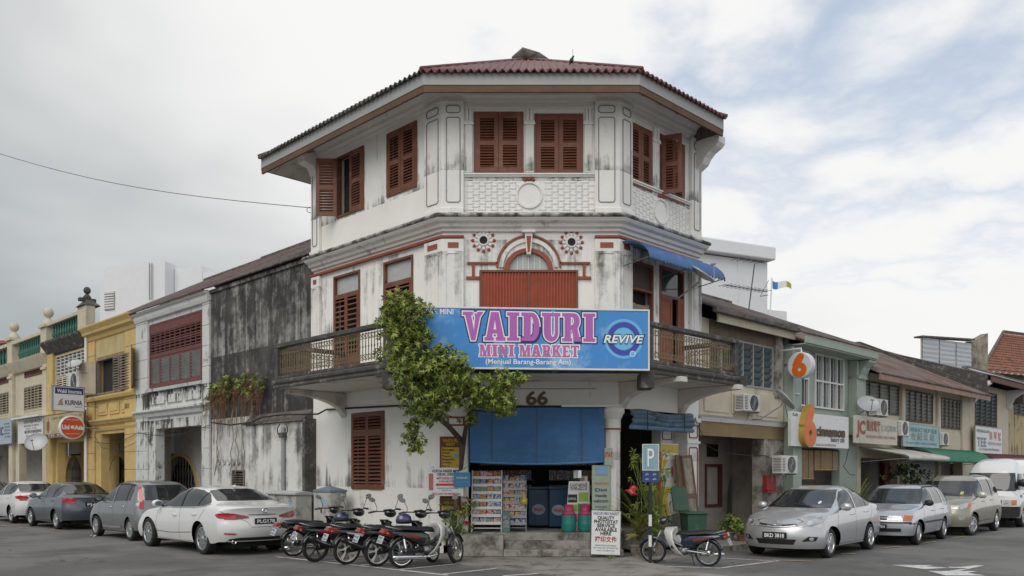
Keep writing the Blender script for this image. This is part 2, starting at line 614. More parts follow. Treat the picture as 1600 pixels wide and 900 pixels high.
def gpoly(pp,z=.006):
 vs = [(*ground(x,y),z) for x,y in pp]
 ar.add(vs,[tuple(range(len(vs)))])
gpoly([(1394,883.2),(1458,883.6),(1447,885.4),(1482,887.4),(1446,889.8)])
gpoly([(1482,886.0),(1502,886.2),(1524,883.8),(1538,883.9),(1500,892.5),(1482,892.5),(1512,888.4),(1482,887.4)],.0064)
gpoly([(1450,892.6),(1528,892.8),(1512,895.6),(1540,899.8),(1478,899.8)],.0068)
ar.build('road_arrow',m_line,kind='structure')
# ---------------------------------------------------------------- the corner shophouse
CB = thing('corner_shophouse','white three-storey corner shophouse with red-brown shutters and red hipped roof above the blue sign',
'building',FF,.39,0,0)
ZF,ZB,Z3,ZT = .48,3.80,7.10,9.85
WP = [tuple(FL.w(-5.06,0)[:2]),(XL,YF),(XR,YF),tuple(FR.w(3.11,0)[:2])]
LEN_L,LEN_R = -5.06,3.11
holes_F,holes_L,holes_R = [],[],[]
up_F = [rect(FF,740,818,175,273),rect(FF,835,911,178,276)]
up_L = [rect(FL,527,569,237,334),rect(FL,605,652,199,300)]
up_R = [rect(FR,981,1018,197,294),rect(FR,1030,1069,218,314)]
dr_L = [list(rect(FL,522,563,427,588)),list(rect(FL,600,646,404,590))]
for d in dr_L: d[2] = ZB
dr_R = [list(rect(FR,981,1020,410,590)),list(rect(FR,1030,1068,420,590))]
for d in dr_R: d[2] = ZB
gw_L = rect(FL,550,601,644,764)
fan = list(rect(FF,790,862,390,424))
cdoor = (FF.X(749),FF.X(903),ZB,FF.Z(826,422))
b = MB(FL)
wall(b,LEN_L,0,0.0,ZT,[(*r,) for r in up_L] + [tuple(d) for d in dr_L] + [gw_L],t=.22)
b.build('left_wall',m_white,CB)
b = MB(FR)
wall(b,0,LEN_R,3.1,ZT,[(*r,) for r in up_R] + [tuple(d) for d in dr_R],t=.22)
b.build('right_wall',m_white,CB)
b = MB(FF)
arch_h = (fan[0],fan[1],cdoor[3],fan[3],'arch',fan[3] - cdoor[3])
wall(b,XL,XR,3.1,ZT,[(*r,) for r in up_F] + [cdoor,arch_h],t=.22)
b.build('front_wall',m_white,CB)
b = MB(FL); b.box(LEN_L,LEN_L + .25,.01,6.5,0,ZT - .3); b.build('end_wall',m_white,CB)
b = MB(FR); b.box(LEN_R - .25,LEN_R,.01,6.5,0,ZT - .3); b.build('end_wall',m_mould,CB)
b = MB(); pl = FL.w(LEN_L + .02,6.4); pr = FR.w(LEN_R - .02,6.4)
b.add([(pl.x,pl.y,0),(pr.x,pr.y,0),(pr.x,pr.y,ZT),(pl.x,pl.y,ZT)],[(0,1,2,3)])
b.build('back_wall',m_white,CB,solid=.1)
for z0,z1,nm in ((ZB - .12,ZB - .02,'floor_slab'),(Z3 - .2,Z3 - .1,'floor_slab')):
 b = MB()
 il,ir = FL.w(LEN_L + .3,.3),FR.w(LEN_R - .3,.3)
 il2,ir2 = FL.w(LEN_L + .3,6.2),FR.w(LEN_R - .3,6.2)
 b.prism([(il.x,il.y),(XL + .12,YF + .3),(XR - .12,YF + .3),(ir.x,ir.y),(ir2.x,ir2.y),(il2.x,il2.y)],z0,z1,'z')
 b.build(nm,m_dark,CB)
b = MB()
sweep(b,WP,[(0,6.82),(.06,6.82),(.08,6.88),(.14,6.90),(.17,6.96),(.25,6.99),(.30,7.04),(.30,7.06),(0,7.06)])
b.build('string_cornice',m_white2,CB,bev=.006)
b = MB()
sweep(b,WP,[(0,7.062),(.33,7.062),(.35,7.09),(.33,7.13),(.22,7.17),(.10,7.20),(0,7.20)])
b.build('ledge_top',m_ledge,CB)
b = MB()
sweep(b,[WP[0],(XL,YF),tuple(FF.w(FF.X(725),0)[:2])],[(0,6.68),(.1,6.68),(.1,6.73),(0,6.735)])
b.build('red_band',m_trim,CB)
b = MB()
sweep(b,[tuple(FF.w(FF.X(929),0)[:2]),(XR,YF),WP[3]],[(0,6.68),(.1,6.68),(.1,6.73),(0,6.735)])
b.build('red_band',m_trim,CB)
b = MB()
sweep(b,WP,[(0,9.55),(.05,9.57),(.06,9.63),(.12,9.66),(.13,9.73),(.21,9.79),(.24,9.84),(0,9.84)])
b.build('eaves_cornice',m_white2,CB,bev=.006)
def pil(path,z0,z1,d,nm='pilaster',mt=m_white2):
 b_ = MB()
 sweep(b_,path,[(0,z0),(d,z0),(d,z1),(0,z1)])
 return b_.build(nm,mt,CB,bev=.008)
pathL = [tuple(FL.w(FL.X(667),0)[:2]),(XL,YF),tuple(FF.w(FF.X(725),0)[:2])]
pathR = [tuple(FF.w(FF.X(929),0)[:2]),(XR,YF),tuple(FR.w(FR.X(984),0)[:2])]
pathE = [tuple(FL.w(LEN_L,0)[:2]),tuple(FL.w(LEN_L + .38,0)[:2])]
pathG = [tuple(FR.w(LEN_R - .42,0)[:2]),tuple(FR.w(LEN_R,0)[:2])]
for pth in (pathL,pathR,pathE,pathG):
 pil(pth,7.18,9.56,.085)
 pil(pth,ZB,6.66,.085)
 pil(pth,7.17,7.30,.13,'pilaster_base',m_white2)
 pil(pth,9.50,9.56,.12,'pilaster_cap')
m_shade_dirt = mat('outline_shade_dirt',(.22,.21,.19),.9,var=.2)  # dark grey puts shade and dirt into the raised panel outlines
def frame_loop(fr,x0,x1,z0,z1,y,t=.016,d=.012,parent=CB,mt=None,nm='panel_moulding',ch=.04):
 """a thin raised outline with cut corners"""
 o = [(x0 + ch,z0),(x1 - ch,z0),(x1,z0 + ch),(x1,z1 - ch),(x1 - ch,z1),(x0 + ch,z1),(x0,z1 - ch),(x0,z0 + ch)]
 i_ = [(x0 + ch + t * .4,z0 + t),(x1 - ch - t * .4,z0 + t),(x1 - t,z0 + ch + t * .4),(x1 - t,z1 - ch - t * .4),
 (x1 - ch - t * .4,z1 - t),(x0 + ch + t * .4,z1 - t),(x0 + t,z1 - ch - t * .4),(x0 + t,z0 + ch + t * .4)]
 b_ = MB(fr)
 vs = [(p[0],y,p[1]) for p in o] + [(p[0],y,p[1]) for p in i_] + [(p[0],y - d,p[1]) for p in o] + [(p[0],y - d,p[1]) for p in i_]
 fs = []
 for k in range(8):
  j = (k + 1) % 8
  fs += [(16 + k,16 + j,24 + j,24 + k),(k,j,16 + j,16 + k),(8 + k,24 + k,24 + j,8 + j)]
 b_.add(vs,fs)
 return b_.build(nm,mt or m_shade_dirt,parent)
faces = [(FL,FL.X(670),-.03),(FF,XL + .03,FF.X(722)),(FF,FF.X(932),XR - .03),(FR,.03,FR.X(982)),
(FL,LEN_L + .05,LEN_L + .33),(FR,LEN_R - .37,LEN_R - .05)]
for fr,a,c in faces:
 frame_loop(fr,a + .03,c - .03,7.42,9.22,-.086)
 frame_loop(fr,a + .03,c - .03,9.30,9.47,-.086)
 frame_loop(fr,a + .03,c - .03,4.2,6.36,-.086,t=.01,mt=m_white2)
 b = MB(fr); b.box(a + .07,c - .07,-.098,-.085,6.47,6.58); b.build('red_tablet',m_trim,CB)
for fr,cols in ((FF,((727,738),(821,834),(913,925))),(FR,((1019,1029),))):
 for a,c in cols:
  xa,xb = fr.X(a),fr.X(c)
  zc_ = 9.08
  b = MB(fr)
  b.box(xa,xb,-.03,-.002,8.08,zc_)
  b.box(xa - .03,xb + .03,-.055,-.002,zc_,zc_ + .05)
  b.box(xa - .015,xb + .015,-.045,-.002,zc_ + .05,zc_ + .09)
  m_ = (xb - xa) / 2
  b.box(xa + .02,xa + m_ - .01,-.05,-.002,zc_ + .09,9.41)
  b.box(xa + m_ + .01,xb - .02,-.05,-.002,zc_ + .09,9.41)
  b.build('window_column',m_white2,CB,bev=.005)
for fr,a,c in ((FF,FF.X(726),FF.X(928)),(FR,FR.X(985),LEN_R - .43)):
 b = MB(fr)
 b.box(a,c,-.07,-.002,8.015,8.05)
 b.box(a,c,-.045,-.002,7.98,8.012)
 b.build('sill_ledge',m_white2,CB,bev=.004)
 b = MB(fr)
 b.box(a,c,-.035,-.002,9.415,9.47)
 b.build('window_frieze',m_white2,CB,bev=.004)
 b = MB(fr)
 cell = .064
 nx,nz = int((c - a) / cell),11
 ox = a + ((c - a) - nx * cell) / 2
 cxm,czm,rr = (a + c) / 2,7.60,.285
 for i in range(nx):
  for j in range(nz):
   x,z = ox + i * cell,7.24 + j * cell + .02
   if math.hypot(x + cell / 2 - cxm,z + cell / 2 - czm) < rr + .03:
    continue
   s = (i + 2 * j) % 4
   if s == 0:
    b.box(x,min(x + cell * 2.6,c),-.011,-.001,z + .025,z + .04)
   if s == 2 and j < nz - 1:
    b.box(x + .025,x + .04,-.011,-.001,z - cell * .2,z + cell * 1.3)
 b.build('fretwork_relief',m_white2,CB,kind='stuff')
 b = MB(fr)
 ring = [[(cxm + r_ * math.cos(t_),yy,czm + r_ * math.sin(t_)) for t_ in [2 * math.pi * k / 40 for k in range(41)]]
 for r_,yy in ((rr,0),(rr,-.03),(rr - .035,-.03),(rr - .045,-.006))]
 b.grid(ring)
 b.build('round_medallion',m_white2,CB)
 b = MB(fr)
 for k in range(7):
  t_ = math.pi * (k / 6.0)
  q = Vector((cxm + .085 * math.cos(t_),0,7.92 + .06 * math.sin(t_)))
  b.lathe([(0.0,-.03),(.035,-.022),(.042,0)],(q.x,q.y,q.z),8,'y')
 b.lathe([(0.0,-.05),(.04,-.03),(.05,0)],(cxm,0,7.93),10,'y')
 b.build('red_rosette',m_trim,CB,sm=True)
# ------------------------------------------------ shutters, windows and doors
SLAT = {}
def slat_mesh(wd,mt,t=.013,h=.052):
 k = (round(wd,3),mt.name,h)
 if k not in SLAT:
  Mx = Matrix.Rotation(R(-40),4,'X')
  b_ = MB()
  b_.box(0,wd,-t / 2,t / 2,-h / 2,h / 2,Mx)
  SLAT[k] = b_.mesh('slat',mt)
 return SLAT[k]
def leaf(par,fr,x0,x1,z0,z1,y=-.035,ang=0,hinge='L',panels=((.07,.46),(.54,.93)),mt=m_shut,nsl=8,slab=False,nm='shutter_leaf',st=.052,d=.034):
 """one louvred leaf; ang opens it outwards about its hinge"""
 wd = x1 - x0
 if ang:
  if hinge == 'L':
   f2 = fr.sub(x0,y,-ang); a,c = 0,wd
  else:
   f2 = fr.sub(x1,y,ang); a,c = -wd,0
  yy = 0
 else:
  f2,a,c,yy = fr,x0,x1,y
 b_ = MB(f2)
 a += .004; c -= .004
 H = z1 - z0
 b_.box(a,a + st,yy,yy + d,z0,z1)
 b_.box(c - st,c,yy,yy + d,z0,z1)
 edges = [0.0]
 for p0,p1 in panels: edges += [p0,p1]
 edges.append(1.0)
 rails = []
 for k in range(0,len(edges),2):
  ra,rb = z0 + H * edges[k],z0 + H * edges[k + 1]
  if k == 0: rb = max(rb,z0 + st * 1.15)
  if k == len(edges) - 2: ra = min(ra,z1 - st * 1.15)
  rails.append((ra,rb))
  b_.box(a + st,c - st,yy + .002,yy + d - .002,ra,rb)
 if slab:
  for k in range(len(rails) - 1):
   b_.box(a + st,c - st,yy + .012,yy + d - .008,rails[k][1],rails[k + 1][0])
 o = b_.build(nm,mt,par)
 if not slab:
  sm_ = slat_mesh(c - a - 2 * st,mt)
  for k in range(len(rails) - 1):
   za,zb = rails[k][1],rails[k + 1][0]
   n_ = nsl if isinstance(nsl,int) else nsl[k]
   for i in range(n_):
    piece('slat',sm_,par,f2,a + st,yy + d / 2,za + (zb - za) * (i + .5) / n_)
 return o
def win_frame(par,fr,x0,x1,z0,z1,nm='window',t=.05,mt=m_shut,y0=-.03,y1=.10,mids=(),hmids=(),back=None,sub=None):
 b_ = MB(fr)
 b_.box(x0,x0 + t,y0,y1,z0,z1)
 b_.box(x1 - t,x1,y0,y1,z0,z1)
 b_.box(x0 + t,x1 - t,y0,y1,z0,z0 + t)
 b_.box(x0 + t,x1 - t,y0,y1,z1 - t,z1)
 for m_ in mids: b_.box(m_ - t * .4,m_ + t * .4,y0 + .003,y1 - .003,z0 + t,z1 - t)
 for m_ in hmids: b_.box(x0 + t,x1 - t,y0 + .001,y1 - .001,m_ - t * .5,m_ + t * .5)
 o = b_.build(nm,mt,par,bev=.005)
 if back is not None:
  b2 = MB(fr); b2.box(x0 + .01,x1 - .01,y1 - .02,y1 + .01,z0 + .01,z1 - .01); b2.build(sub or 'pane',back,o)
 return o
def upwin(fr,r,opened=(0,0),nsl=8):
 x0,x1,z0,z1 = r
 o = win_frame(CB,fr,x0,x1,z0,z1,t=.05)
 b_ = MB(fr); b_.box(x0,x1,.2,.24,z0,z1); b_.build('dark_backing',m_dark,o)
 xm = (x0 + x1) / 2
 leaf(o,fr,x0 + .045,xm,z0 + .045,z1 - .045,ang=opened[0],hinge='L',nsl=nsl,st=.088)
 leaf(o,fr,xm,x1 - .045,z0 + .045,z1 - .045,ang=opened[1],hinge='R',nsl=nsl,st=.088)
 return o
upwin(FF,up_F[0]); upwin(FF,up_F[1])
upwin(FL,up_L[0],opened=(135,0)); upwin(FL,up_L[1])
upwin(FR,up_R[0]); upwin(FR,up_R[1],opened=(66,0))
def door(fr,r,glz,nsl,tr_mat=m_curtain,paint=m_shut):
 x0,x1,z0,z1 = r
 zt = z1 - glz
 o = win_frame(CB,fr,x0,x1,z0,z1,nm='balcony_door',t=.055,hmids=(zt,),mt=paint)
 b_ = MB(fr); b_.box(x0 + .05,x1 - .05,.06,.075,zt + .02,z1 - .05); b_.build('transom_pane',tr_mat,o)
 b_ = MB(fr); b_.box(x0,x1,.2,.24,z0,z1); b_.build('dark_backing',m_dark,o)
 xm = (x0 + x1) / 2
 for a_,c_ in ((x0 + .05,xm),(xm,x1 - .05)):
  leaf(o,fr,a_,c_,z0 + .01,zt - .02,nsl=nsl,panels=((.36,.97),),nm='door_leaf',mt=paint)
 return o
door(FL,dr_L[0],.50,11)
door(FL,dr_L[1],.52,11)
o = win_frame(CB,FR,*dr_R[0],nm='balcony_door',t=.05,hmids=(5.72,))
b = MB(FR); b.box(dr_R[0][0] + .05,dr_R[0][1] - .05,.05,.07,5.76,dr_R[0][3] - .05); b.build('transom_pane',mat('faded_board',(.10,.075,.065),.8,var=.2),o)
b = MB(FR); b.box(dr_R[0][0],dr_R[0][1],.2,.24,ZB,6.5); b.build('dark_backing',m_dark,o)
m_cloth = mat('beige_printed_cloth',(.30,.26,.19),.9,var=.25,vscale=7,dirt=(.05,.05,.04),damt=.62,dscale=6)
b = MB(FR)
b.grid([[(dr_R[0][0] + .07 + (dr_R[0][1] - dr_R[0][0] - .14) * i / 12,.03 + .015 * math.sin(i * 1.7),4.45 + 1.0 * j / 8 - .05 * math.sin(i / 12 * 3.1) * (j == 8)) for i in range(13)] for j in range(9)])
b.build('hanging_cloth',m_cloth,o,sm=True)
o = win_frame(CB,FR,*dr_R[1],nm='balcony_door',t=.055,hmids=(5.72,))
b = MB(FR); b.box(dr_R[1][0] + .05,dr_R[1][1] - .05,.05,.07,5.76,dr_R[1][3] - .05); b.build('transom_pane',m_glass,o)
b = MB(FR); b.box(dr_R[1][0],dr_R[1][1],.2,.24,ZB,6.5); b.build('dark_backing',m_dark,o)
m_shutw = mat('worn_red_brown_paint',(.26,.07,.038),.7,var=.2,vscale=4,dirt=(.5,.46,.4),damt=.64,dscale=5,dsoft=.02,streak=9,bump=.2)
xa,xb = dr_R[1][0] + .05,dr_R[1][1] - .05
leaf(o,FR,xa,xa + (xb - xa) * .48,ZB + .02,5.7,slab=True,nm='door_leaf',panels=((.05,.5),(.54,.95)),mt=m_shutw)
leaf(o,FR,xa + (xb - xa) * .74,xb,ZB + .02,5.7,slab=True,nm='door_leaf',panels=((.05,.5),(.54,.95)),mt=m_shutw)
o = win_frame(CB,FL,*gw_L,t=.06,hmids=(gw_L[3] - .48,))
b = MB(FL); b.box(gw_L[0],gw_L[1],.2,.24,gw_L[2],gw_L[3]); b.build('dark_backing',m_dark,o)
xm = (gw_L[0] + gw_L[1]) / 2
for a_,c_ in ((gw_L[0] + .05,xm),(xm,gw_L[1] - .05)):
 leaf(o,FL,a_,c_,gw_L[2] + .05,gw_L[3] - .5,panels=((.04,.98),),nsl=13)
 leaf(o,FL,a_,c_,gw_L[3] - .46,gw_L[3] - .05,panels=((.10,.90),),nsl=4)
m_raw = mat('bare_render',(.42,.36,.27),.95,var=.2,vscale=6,bump=.5)
random.seed(3)
for r in up_L + [gw_L]:
 b_ = MB(FL)
 x0,x1,z0,z1 = r
 pts = []
 for i in range(26):
  t_ = i / 26 * 4
  if t_ < 1: p = (x0 + (x1 - x0) * t_,z0,0,-1)
  elif t_ < 2: p = (x1,z0 + (z1 - z0) * (t_ - 1),1,0)
  elif t_ < 3: p = (x1 - (x1 - x0) * (t_ - 2),z1,0,.3)
  else: p = (x0,z1 - (z1 - z0) * (t_ - 3),-1,0)
  k = random.uniform(.008,.045)
  pts.append((p[0] + p[2] * k,p[1] + p[3] * k))
 b_.add([(p[0],-.004,p[1]) for p in pts],[tuple(range(len(pts)))])
 b_.f = []
 inner = []
 for p in pts:
  inner.append((min(max(p[0],x0),x1),min(max(p[1],z0),z1)))
 n_ = len(pts)
 b_.v = [(p[0],-.004,p[1]) for p in pts] + [(p[0],-.004,p[1]) for p in inner]
 b_.f = [(i,(i + 1) % n_,n_ + (i + 1) % n_,n_ + i) for i in range(n_)]
 b_.build('broken_plaster',m_raw,CB)
o = win_frame(CB,FF,cdoor[0],cdoor[1],cdoor[2],cdoor[3],nm='arched_door',t=.05,mids=((cdoor[0] + cdoor[1]) / 2,))
m_shut2 = mat('corrugated_red_door',(.33,.07,.035),.5,var=.22,vscale=3,dirt=(.45,.38,.33),damt=.72,dscale=5,dsoft=.02,streak=10)
xm = (cdoor[0] + cdoor[1]) / 2
for a_,c_ in ((cdoor[0] + .05,xm - .02),(xm + .02,cdoor[1] - .05)):
 b_ = MB(FF)
 n_ = 60
 rows = []
 for z in (cdoor[2] + .02,cdoor[3] - .05):
  rows.append([(a_ + (c_ - a_) * i / n_,.0 + .012 * (1 if (i // 2) % 2 else -1),z) for i in range(n_ + 1)])
 b_.grid(rows)
 b_.build('corrugated_leaf',m_shut2,o,solid=.004)
xc,zc0 = (fan[0] + fan[1]) / 2,cdoor[3]
rx = (fan[1] - fan[0]) / 2
rz_ = fan[3] - zc0
def arch_band(fr,xc,zc,r0,r1,y0,y1,sx=1.0,n=24,a0=0,a1=math.pi):
 b_ = MB(fr)
 rows = []
 for r_,y in ((r0,y1),(r0,y0),(r1,y0),(r1,y1)):
  rows.append([(xc - r_ * math.cos(a0 + (a1 - a0) * k / n),y,zc + r_ * sx * math.sin(a0 + (a1 - a0) * k / n)) for k in range(n + 1)])
 b_.grid(rows)
 return b_
arch_band(FF,xc,zc0,rx - .07,rx + .03,-.03,.1,sx=rz_ / rx).build('arch_frame',m_trim,o)
fl = arch_band(FF,xc,zc0,0.01,rx - .06,.05,.06,sx=rz_ / rx).build('fanlight_pane',m_curtain,o)
b = MB(FF)
for k in range(1,6):
 t_ = math.pi * k / 6
 x_ = xc + (-.36 + .12 * k) 
 zt_ = zc0 + (rz_ - .07) * math.sqrt(max(0,1 - ((x_ - xc) / (rx - .06)) ** 2))
 b.box(x_ - .008,x_ + .008,.035,.05,zc0,zt_)
b.build('glazing_bar',m_wmetal,o,kind='stuff')
arch_band(FF,xc,zc0 + .05,rx + .16,rx + .20,-.05,0).build('red_arch_band',m_trim,CB)
arch_band(FF,xc,zc0 + .05,rx + .05,rx + .13,-.04,0).build('white_arch_band',m_white2,CB)
zb_ = zc0 + .12
for s_ in (-1,1):
 b = MB(FF)
 xo = xc + s_ * (rx + .16)
 xe = xc + s_ * 1.30
 a_,c_ = sorted((xo,xe))
 b.box(a_,c_,-.05,0,zb_,zb_ + .045)
 b.box(xe - s_ * .16,xe - s_ * .10,-.045,0,zb_ - .26,zb_)
 a2,c2_ = sorted((xe + s_ * .02,xc + s_ * 1.04))
 b.box(a2,c2_,-.045,0,zb_ - .32,zb_ - .26)
 b.build('red_moulding',m_trim,CB,bev=.005)
b = MB(FF)
zt_ = 6.66
b.prism([(xc - .045,zt_ - .34),(xc + .045,zt_ - .34),(xc + .085,zt_ + .12),(xc - .085,zt_ + .12)],-.11,0)
b.box(xc - .14,xc + .14,-.16,0,zt_ + .12,zt_ + .17)
k_ = b.build('keystone',m_white2,CB,bev=.006)
b = MB(FF)
b.prism([(xc - .022,zt_ - .28),(xc + .022,zt_ - .28),(xc + .05,zt_ + .05),(xc - .05,zt_ + .05)],-.12,-.108)
b.build('keystone_inlay',m_trim,k_)
for px_,py_ in ((755.5,376),(893,379)):
 x_,z_ = FF.at(px_,py_)
 b = MB(FF)
 b.lathe([(.125,-.001),(.125,-.03),(.10,-.05),(.085,-.045),(.085,0)],(x_,0,z_),24,'y',caps=False)
 ro = b.build('vent_rosette',m_white2,CB,sm=True)
 b = MB(FF); b.lathe([(0,-.02),(.084,-.02),(.084,-.005)],(x_,0,z_),20,'y'); b.build('vent_hole',m_dark,ro)
 pm = MB(); pm.lathe([(0,0)] * 0 + [(.002,-.05),(.028,-.02),(.034,.02),(.018,.055),(.002,.06)],(0,0,0),8,'z')
 for me_i,mt_,r0 in ((0,m_white2,.15),(1,m_trim,.215)):
  me_ = pm.mesh('petal',mt_,sm=True)
  for k in range(12):
   t_ = 2 * math.pi * (k + .5 * 0) / 12
   Mx = Matrix.Rotation(t_,4,'Y') @ Matrix.Translation((0,-.012,r0)) @ Matrix.Diagonal((1.05,.4,.95 if me_i == 0 else .8,1))
   piece('petal',me_,ro,FF,x_,0,z_,Mx)
# ------------------------------------------------ roof, soffit and fascia
EO = .826
E = [(-6.45,21.88),(-1.792,17.174),(2.575,17.174),(4.83,19.43)]
EC = Vector((.3915,22.44))
ZE,ZA = 9.80,12.6
B0 = (E[0][0] + 4.2,E[0][1] + 4.2)
B3 = (E[3][0] - 4.2 + .4,E[3][1] + 4.2)
def inset(pth,d):
 tmp = MB(); sweep(tmp,pth,[(d,0),(d,1)],caps=False)
 return [tmp.v[2 * i][:2] for i in range(len(pth))]
loop = inset(E,.09) + [B3,B0]
for i in range(len(loop)):
 a_,c_ = Vector(loop[i]),Vector(loop[(i + 1) % len(loop)])
 L_ = (c_ - a_).length
 d_ = (c_ - a_) / L_
 nu = max(8,int(L_ / .027)) if i < 3 else 10
 nv = 26 if i < 3 else 6
 rows = []
 for v in range(nv + 1):
  f = v / nv
  row = []
  for u in range(nu + 1):
   q = a_ + (c_ - a_) * (u / nu)
   p = q.lerp(EC,f)
   z = ZE + (ZA - ZE) * f
   if i < 3:
    z += .042 * math.sin(2 * math.pi * (u / nu * L_ * (1 - f)) / .16)
    z += -.022 * (v % 2) 
   row.append((p.x,p.y,z))
  rows.append(row)
 b = MB(); b.grid(rows)
 b.build('roof_slope',m_rooft if i in (1,2,3,4) else m_rust,CB,sm=True,solid=.03)
 if i in (1,2,0,3):
  b = MB(); b.tube([(a_.x,a_.y,ZE + .05),(EC.x,EC.y,ZA + .05)],.04,8); b.build('hip_cap',m_rooft,CB,sm=True)
b = MB(); b.tube([(EC.x - .35,EC.y,ZA + .02),(EC.x - .1,EC.y,ZA + .18),(EC.x + .3,EC.y,ZA + .08),(EC.x + .6,EC.y,ZA - .08)],[.1,.17,.14,.1],8)
b.build('ridge_end',m_rust,CB,sm=True)
EP = [(p[0],p[1]) for p in E]
b = MB()
sweep(b,EP,[(-.03,9.56),(0,9.56),(0,9.80),(-.03,9.80)])
b.build('fascia',m_board,CB)
b = MB(); sweep(b,EP,[(-.06,9.42),(-.012,9.42),(-.012,9.557),(-.06,9.557)]); b.build('timber_plate',m_timber,CB)
for s_,q in ((0,E[0]),(1,E[3])):
 dx,dy = ((1,1) if s_ == 0 else (-1,1))
 b = MB()
 e2 = (q[0] + dx * 3.0,q[1] + dy * 3.0)
 pth = [e2,q] if s_ == 0 else [q,e2]
 sweep(b,pth,[(-.03,9.5),(-.002,9.5),(-.002,9.79),(-.03,9.79)])
 b.build('end_fascia',m_rust,CB)
out_p,in_p = inset(EP,-.06),inset(WP,.22)
b = MB()
ow = [Vector(p) for p in out_p]
iw = [Vector(p) for p in in_p]
for i in range(3):
 b.add([(ow[i].x,ow[i].y,9.48),(ow[i + 1].x,ow[i + 1].y,9.48),(iw[i + 1].x,iw[i + 1].y,9.83),(iw[i].x,iw[i].y,9.83)],[(0,1,2,3)])
q = Vector(E[0]); q2 = q + Vector((2.6,2.6)); wl = Vector(WP[0]); wl2 = wl + Vector((2.2,2.2))
b.add([(q.x,q.y,9.5),(iw[0].x,iw[0].y,9.83),(wl2.x,wl2.y,9.83),(q2.x,q2.y,9.5)],[(0,1,2,3)])
b.build('soffit',m_soffit,CB)
def batten(p0,z0,p1,z1,m_):
 b_ = MB(); b_.tube([(p0.x,p0.y,z0),(p1.x,p1.y,z1)],.012,4); b_.build('soffit_batten',m_,CB)
for i in range(3):
 n_ = (9,6,5)[i]
 for k in range(1,n_):
  batten(ow[i].lerp(ow[i + 1],k / n_),9.475,iw[i].lerp(iw[i + 1],k / n_),9.825,m_rust if i != 1 else m_soffit)
for i in (0,2):
 batten(ow[i].lerp(iw[i],.5),9.65,ow[i + 1].lerp(iw[i + 1],.5),9.65,m_rust)
b = MB(FR)
pr_ = [(0,9.8),(-.5,9.62),(-.70,9.5),(-.70,9.34),(-.62,9.26),(-.45,9.18),(-.34,9.08),(-.26,8.95),(-.10,8.86),(0,8.70)]
b.prism([(p[0],p[1]) for p in pr_],LEN_R - .26,LEN_R + .02,'x')
b.build('eaves_corbel',m_white2,CB,bev=.01)
b = MB(FL)
b.prism([(0,9.82),(-.5,9.6),(-.45,9.45),(-.2,9.4),(-.1,9.2),(0,9.1)],LEN_L,LEN_L + .3,'x')
b.build('eaves_corbel',m_white2,CB,bev=.01)
# ------------------------------------------------ balcony
PB = [(-5.42,19.45),(-2.37,16.4),(2.61,16.4),(4.98,18.77)]
lx0 = (FL.M.inverted() @ Vector((*PB[0],0))).x
rx3 = (FR.M.inverted() @ Vector((*PB[3],0))).x
pw0,pw3 = FL.w(lx0,0),FR.w(rx3,0)
b = MB()
b.prism([(pw0.x,pw0.y),*PB,(pw3.x,pw3.y),(XR,YF),(XL,YF)],3.66,ZB,'z')
b.build('balcony_slab',m_soffit,CB)
b = MB(); sweep(b,PB,[(0.0,3.64),(.035,3.64),(.05,3.68),(.03,3.72),(.07,3.76),(.07,3.82),(.0,3.86)])
b.build('balcony_edge',m_mould,CB,bev=.008)
for fr,xe in ((FL,lx0),(FR,rx3)):
 b = MB(fr); s_ = -1 if fr is FL else 1
 a_,c_ = sorted((xe,xe + s_ * .05))
 b.box(a_,c_,-1.6,0,3.64,3.86); b.build('balcony_edge',m_mould,CB)
def bracket(fr,x0,x1,ylen=1.55,z1=3.655,zlow=3.06):
 pr = [(0,z1),(-ylen,z1),(-ylen,z1 - .10)]
 for k in range(9):
  t_ = k / 8
  pr.append((-ylen * (1 - t_) ** 1.0 * 1.0,z1 - .10 - (z1 - .10 - zlow) * (1 - math.sqrt(max(0,1 - t_ ** 2)))))
 b_ = MB(fr)
 b_.prism(pr,x0,x1,'x')
 b_.build('balcony_bracket',m_soffit,CB,bev=.01)
bracket(FL,lx0 + .02,lx0 + .24)
bracket(FR,rx3 - .24,rx3 - .02)
bracket(FL,-.28,-.06,zlow=3.1)
bracket(FR,.06,.28,zlow=3.1)
for p in (PB[1],PB[2]):
 b = MB(); b.box(p[0] - .13,p[0] + .13,p[1] - .02,p[1] + .5,3.36,3.65); b.build('beam_end',m_mould,CB,bev=.01)
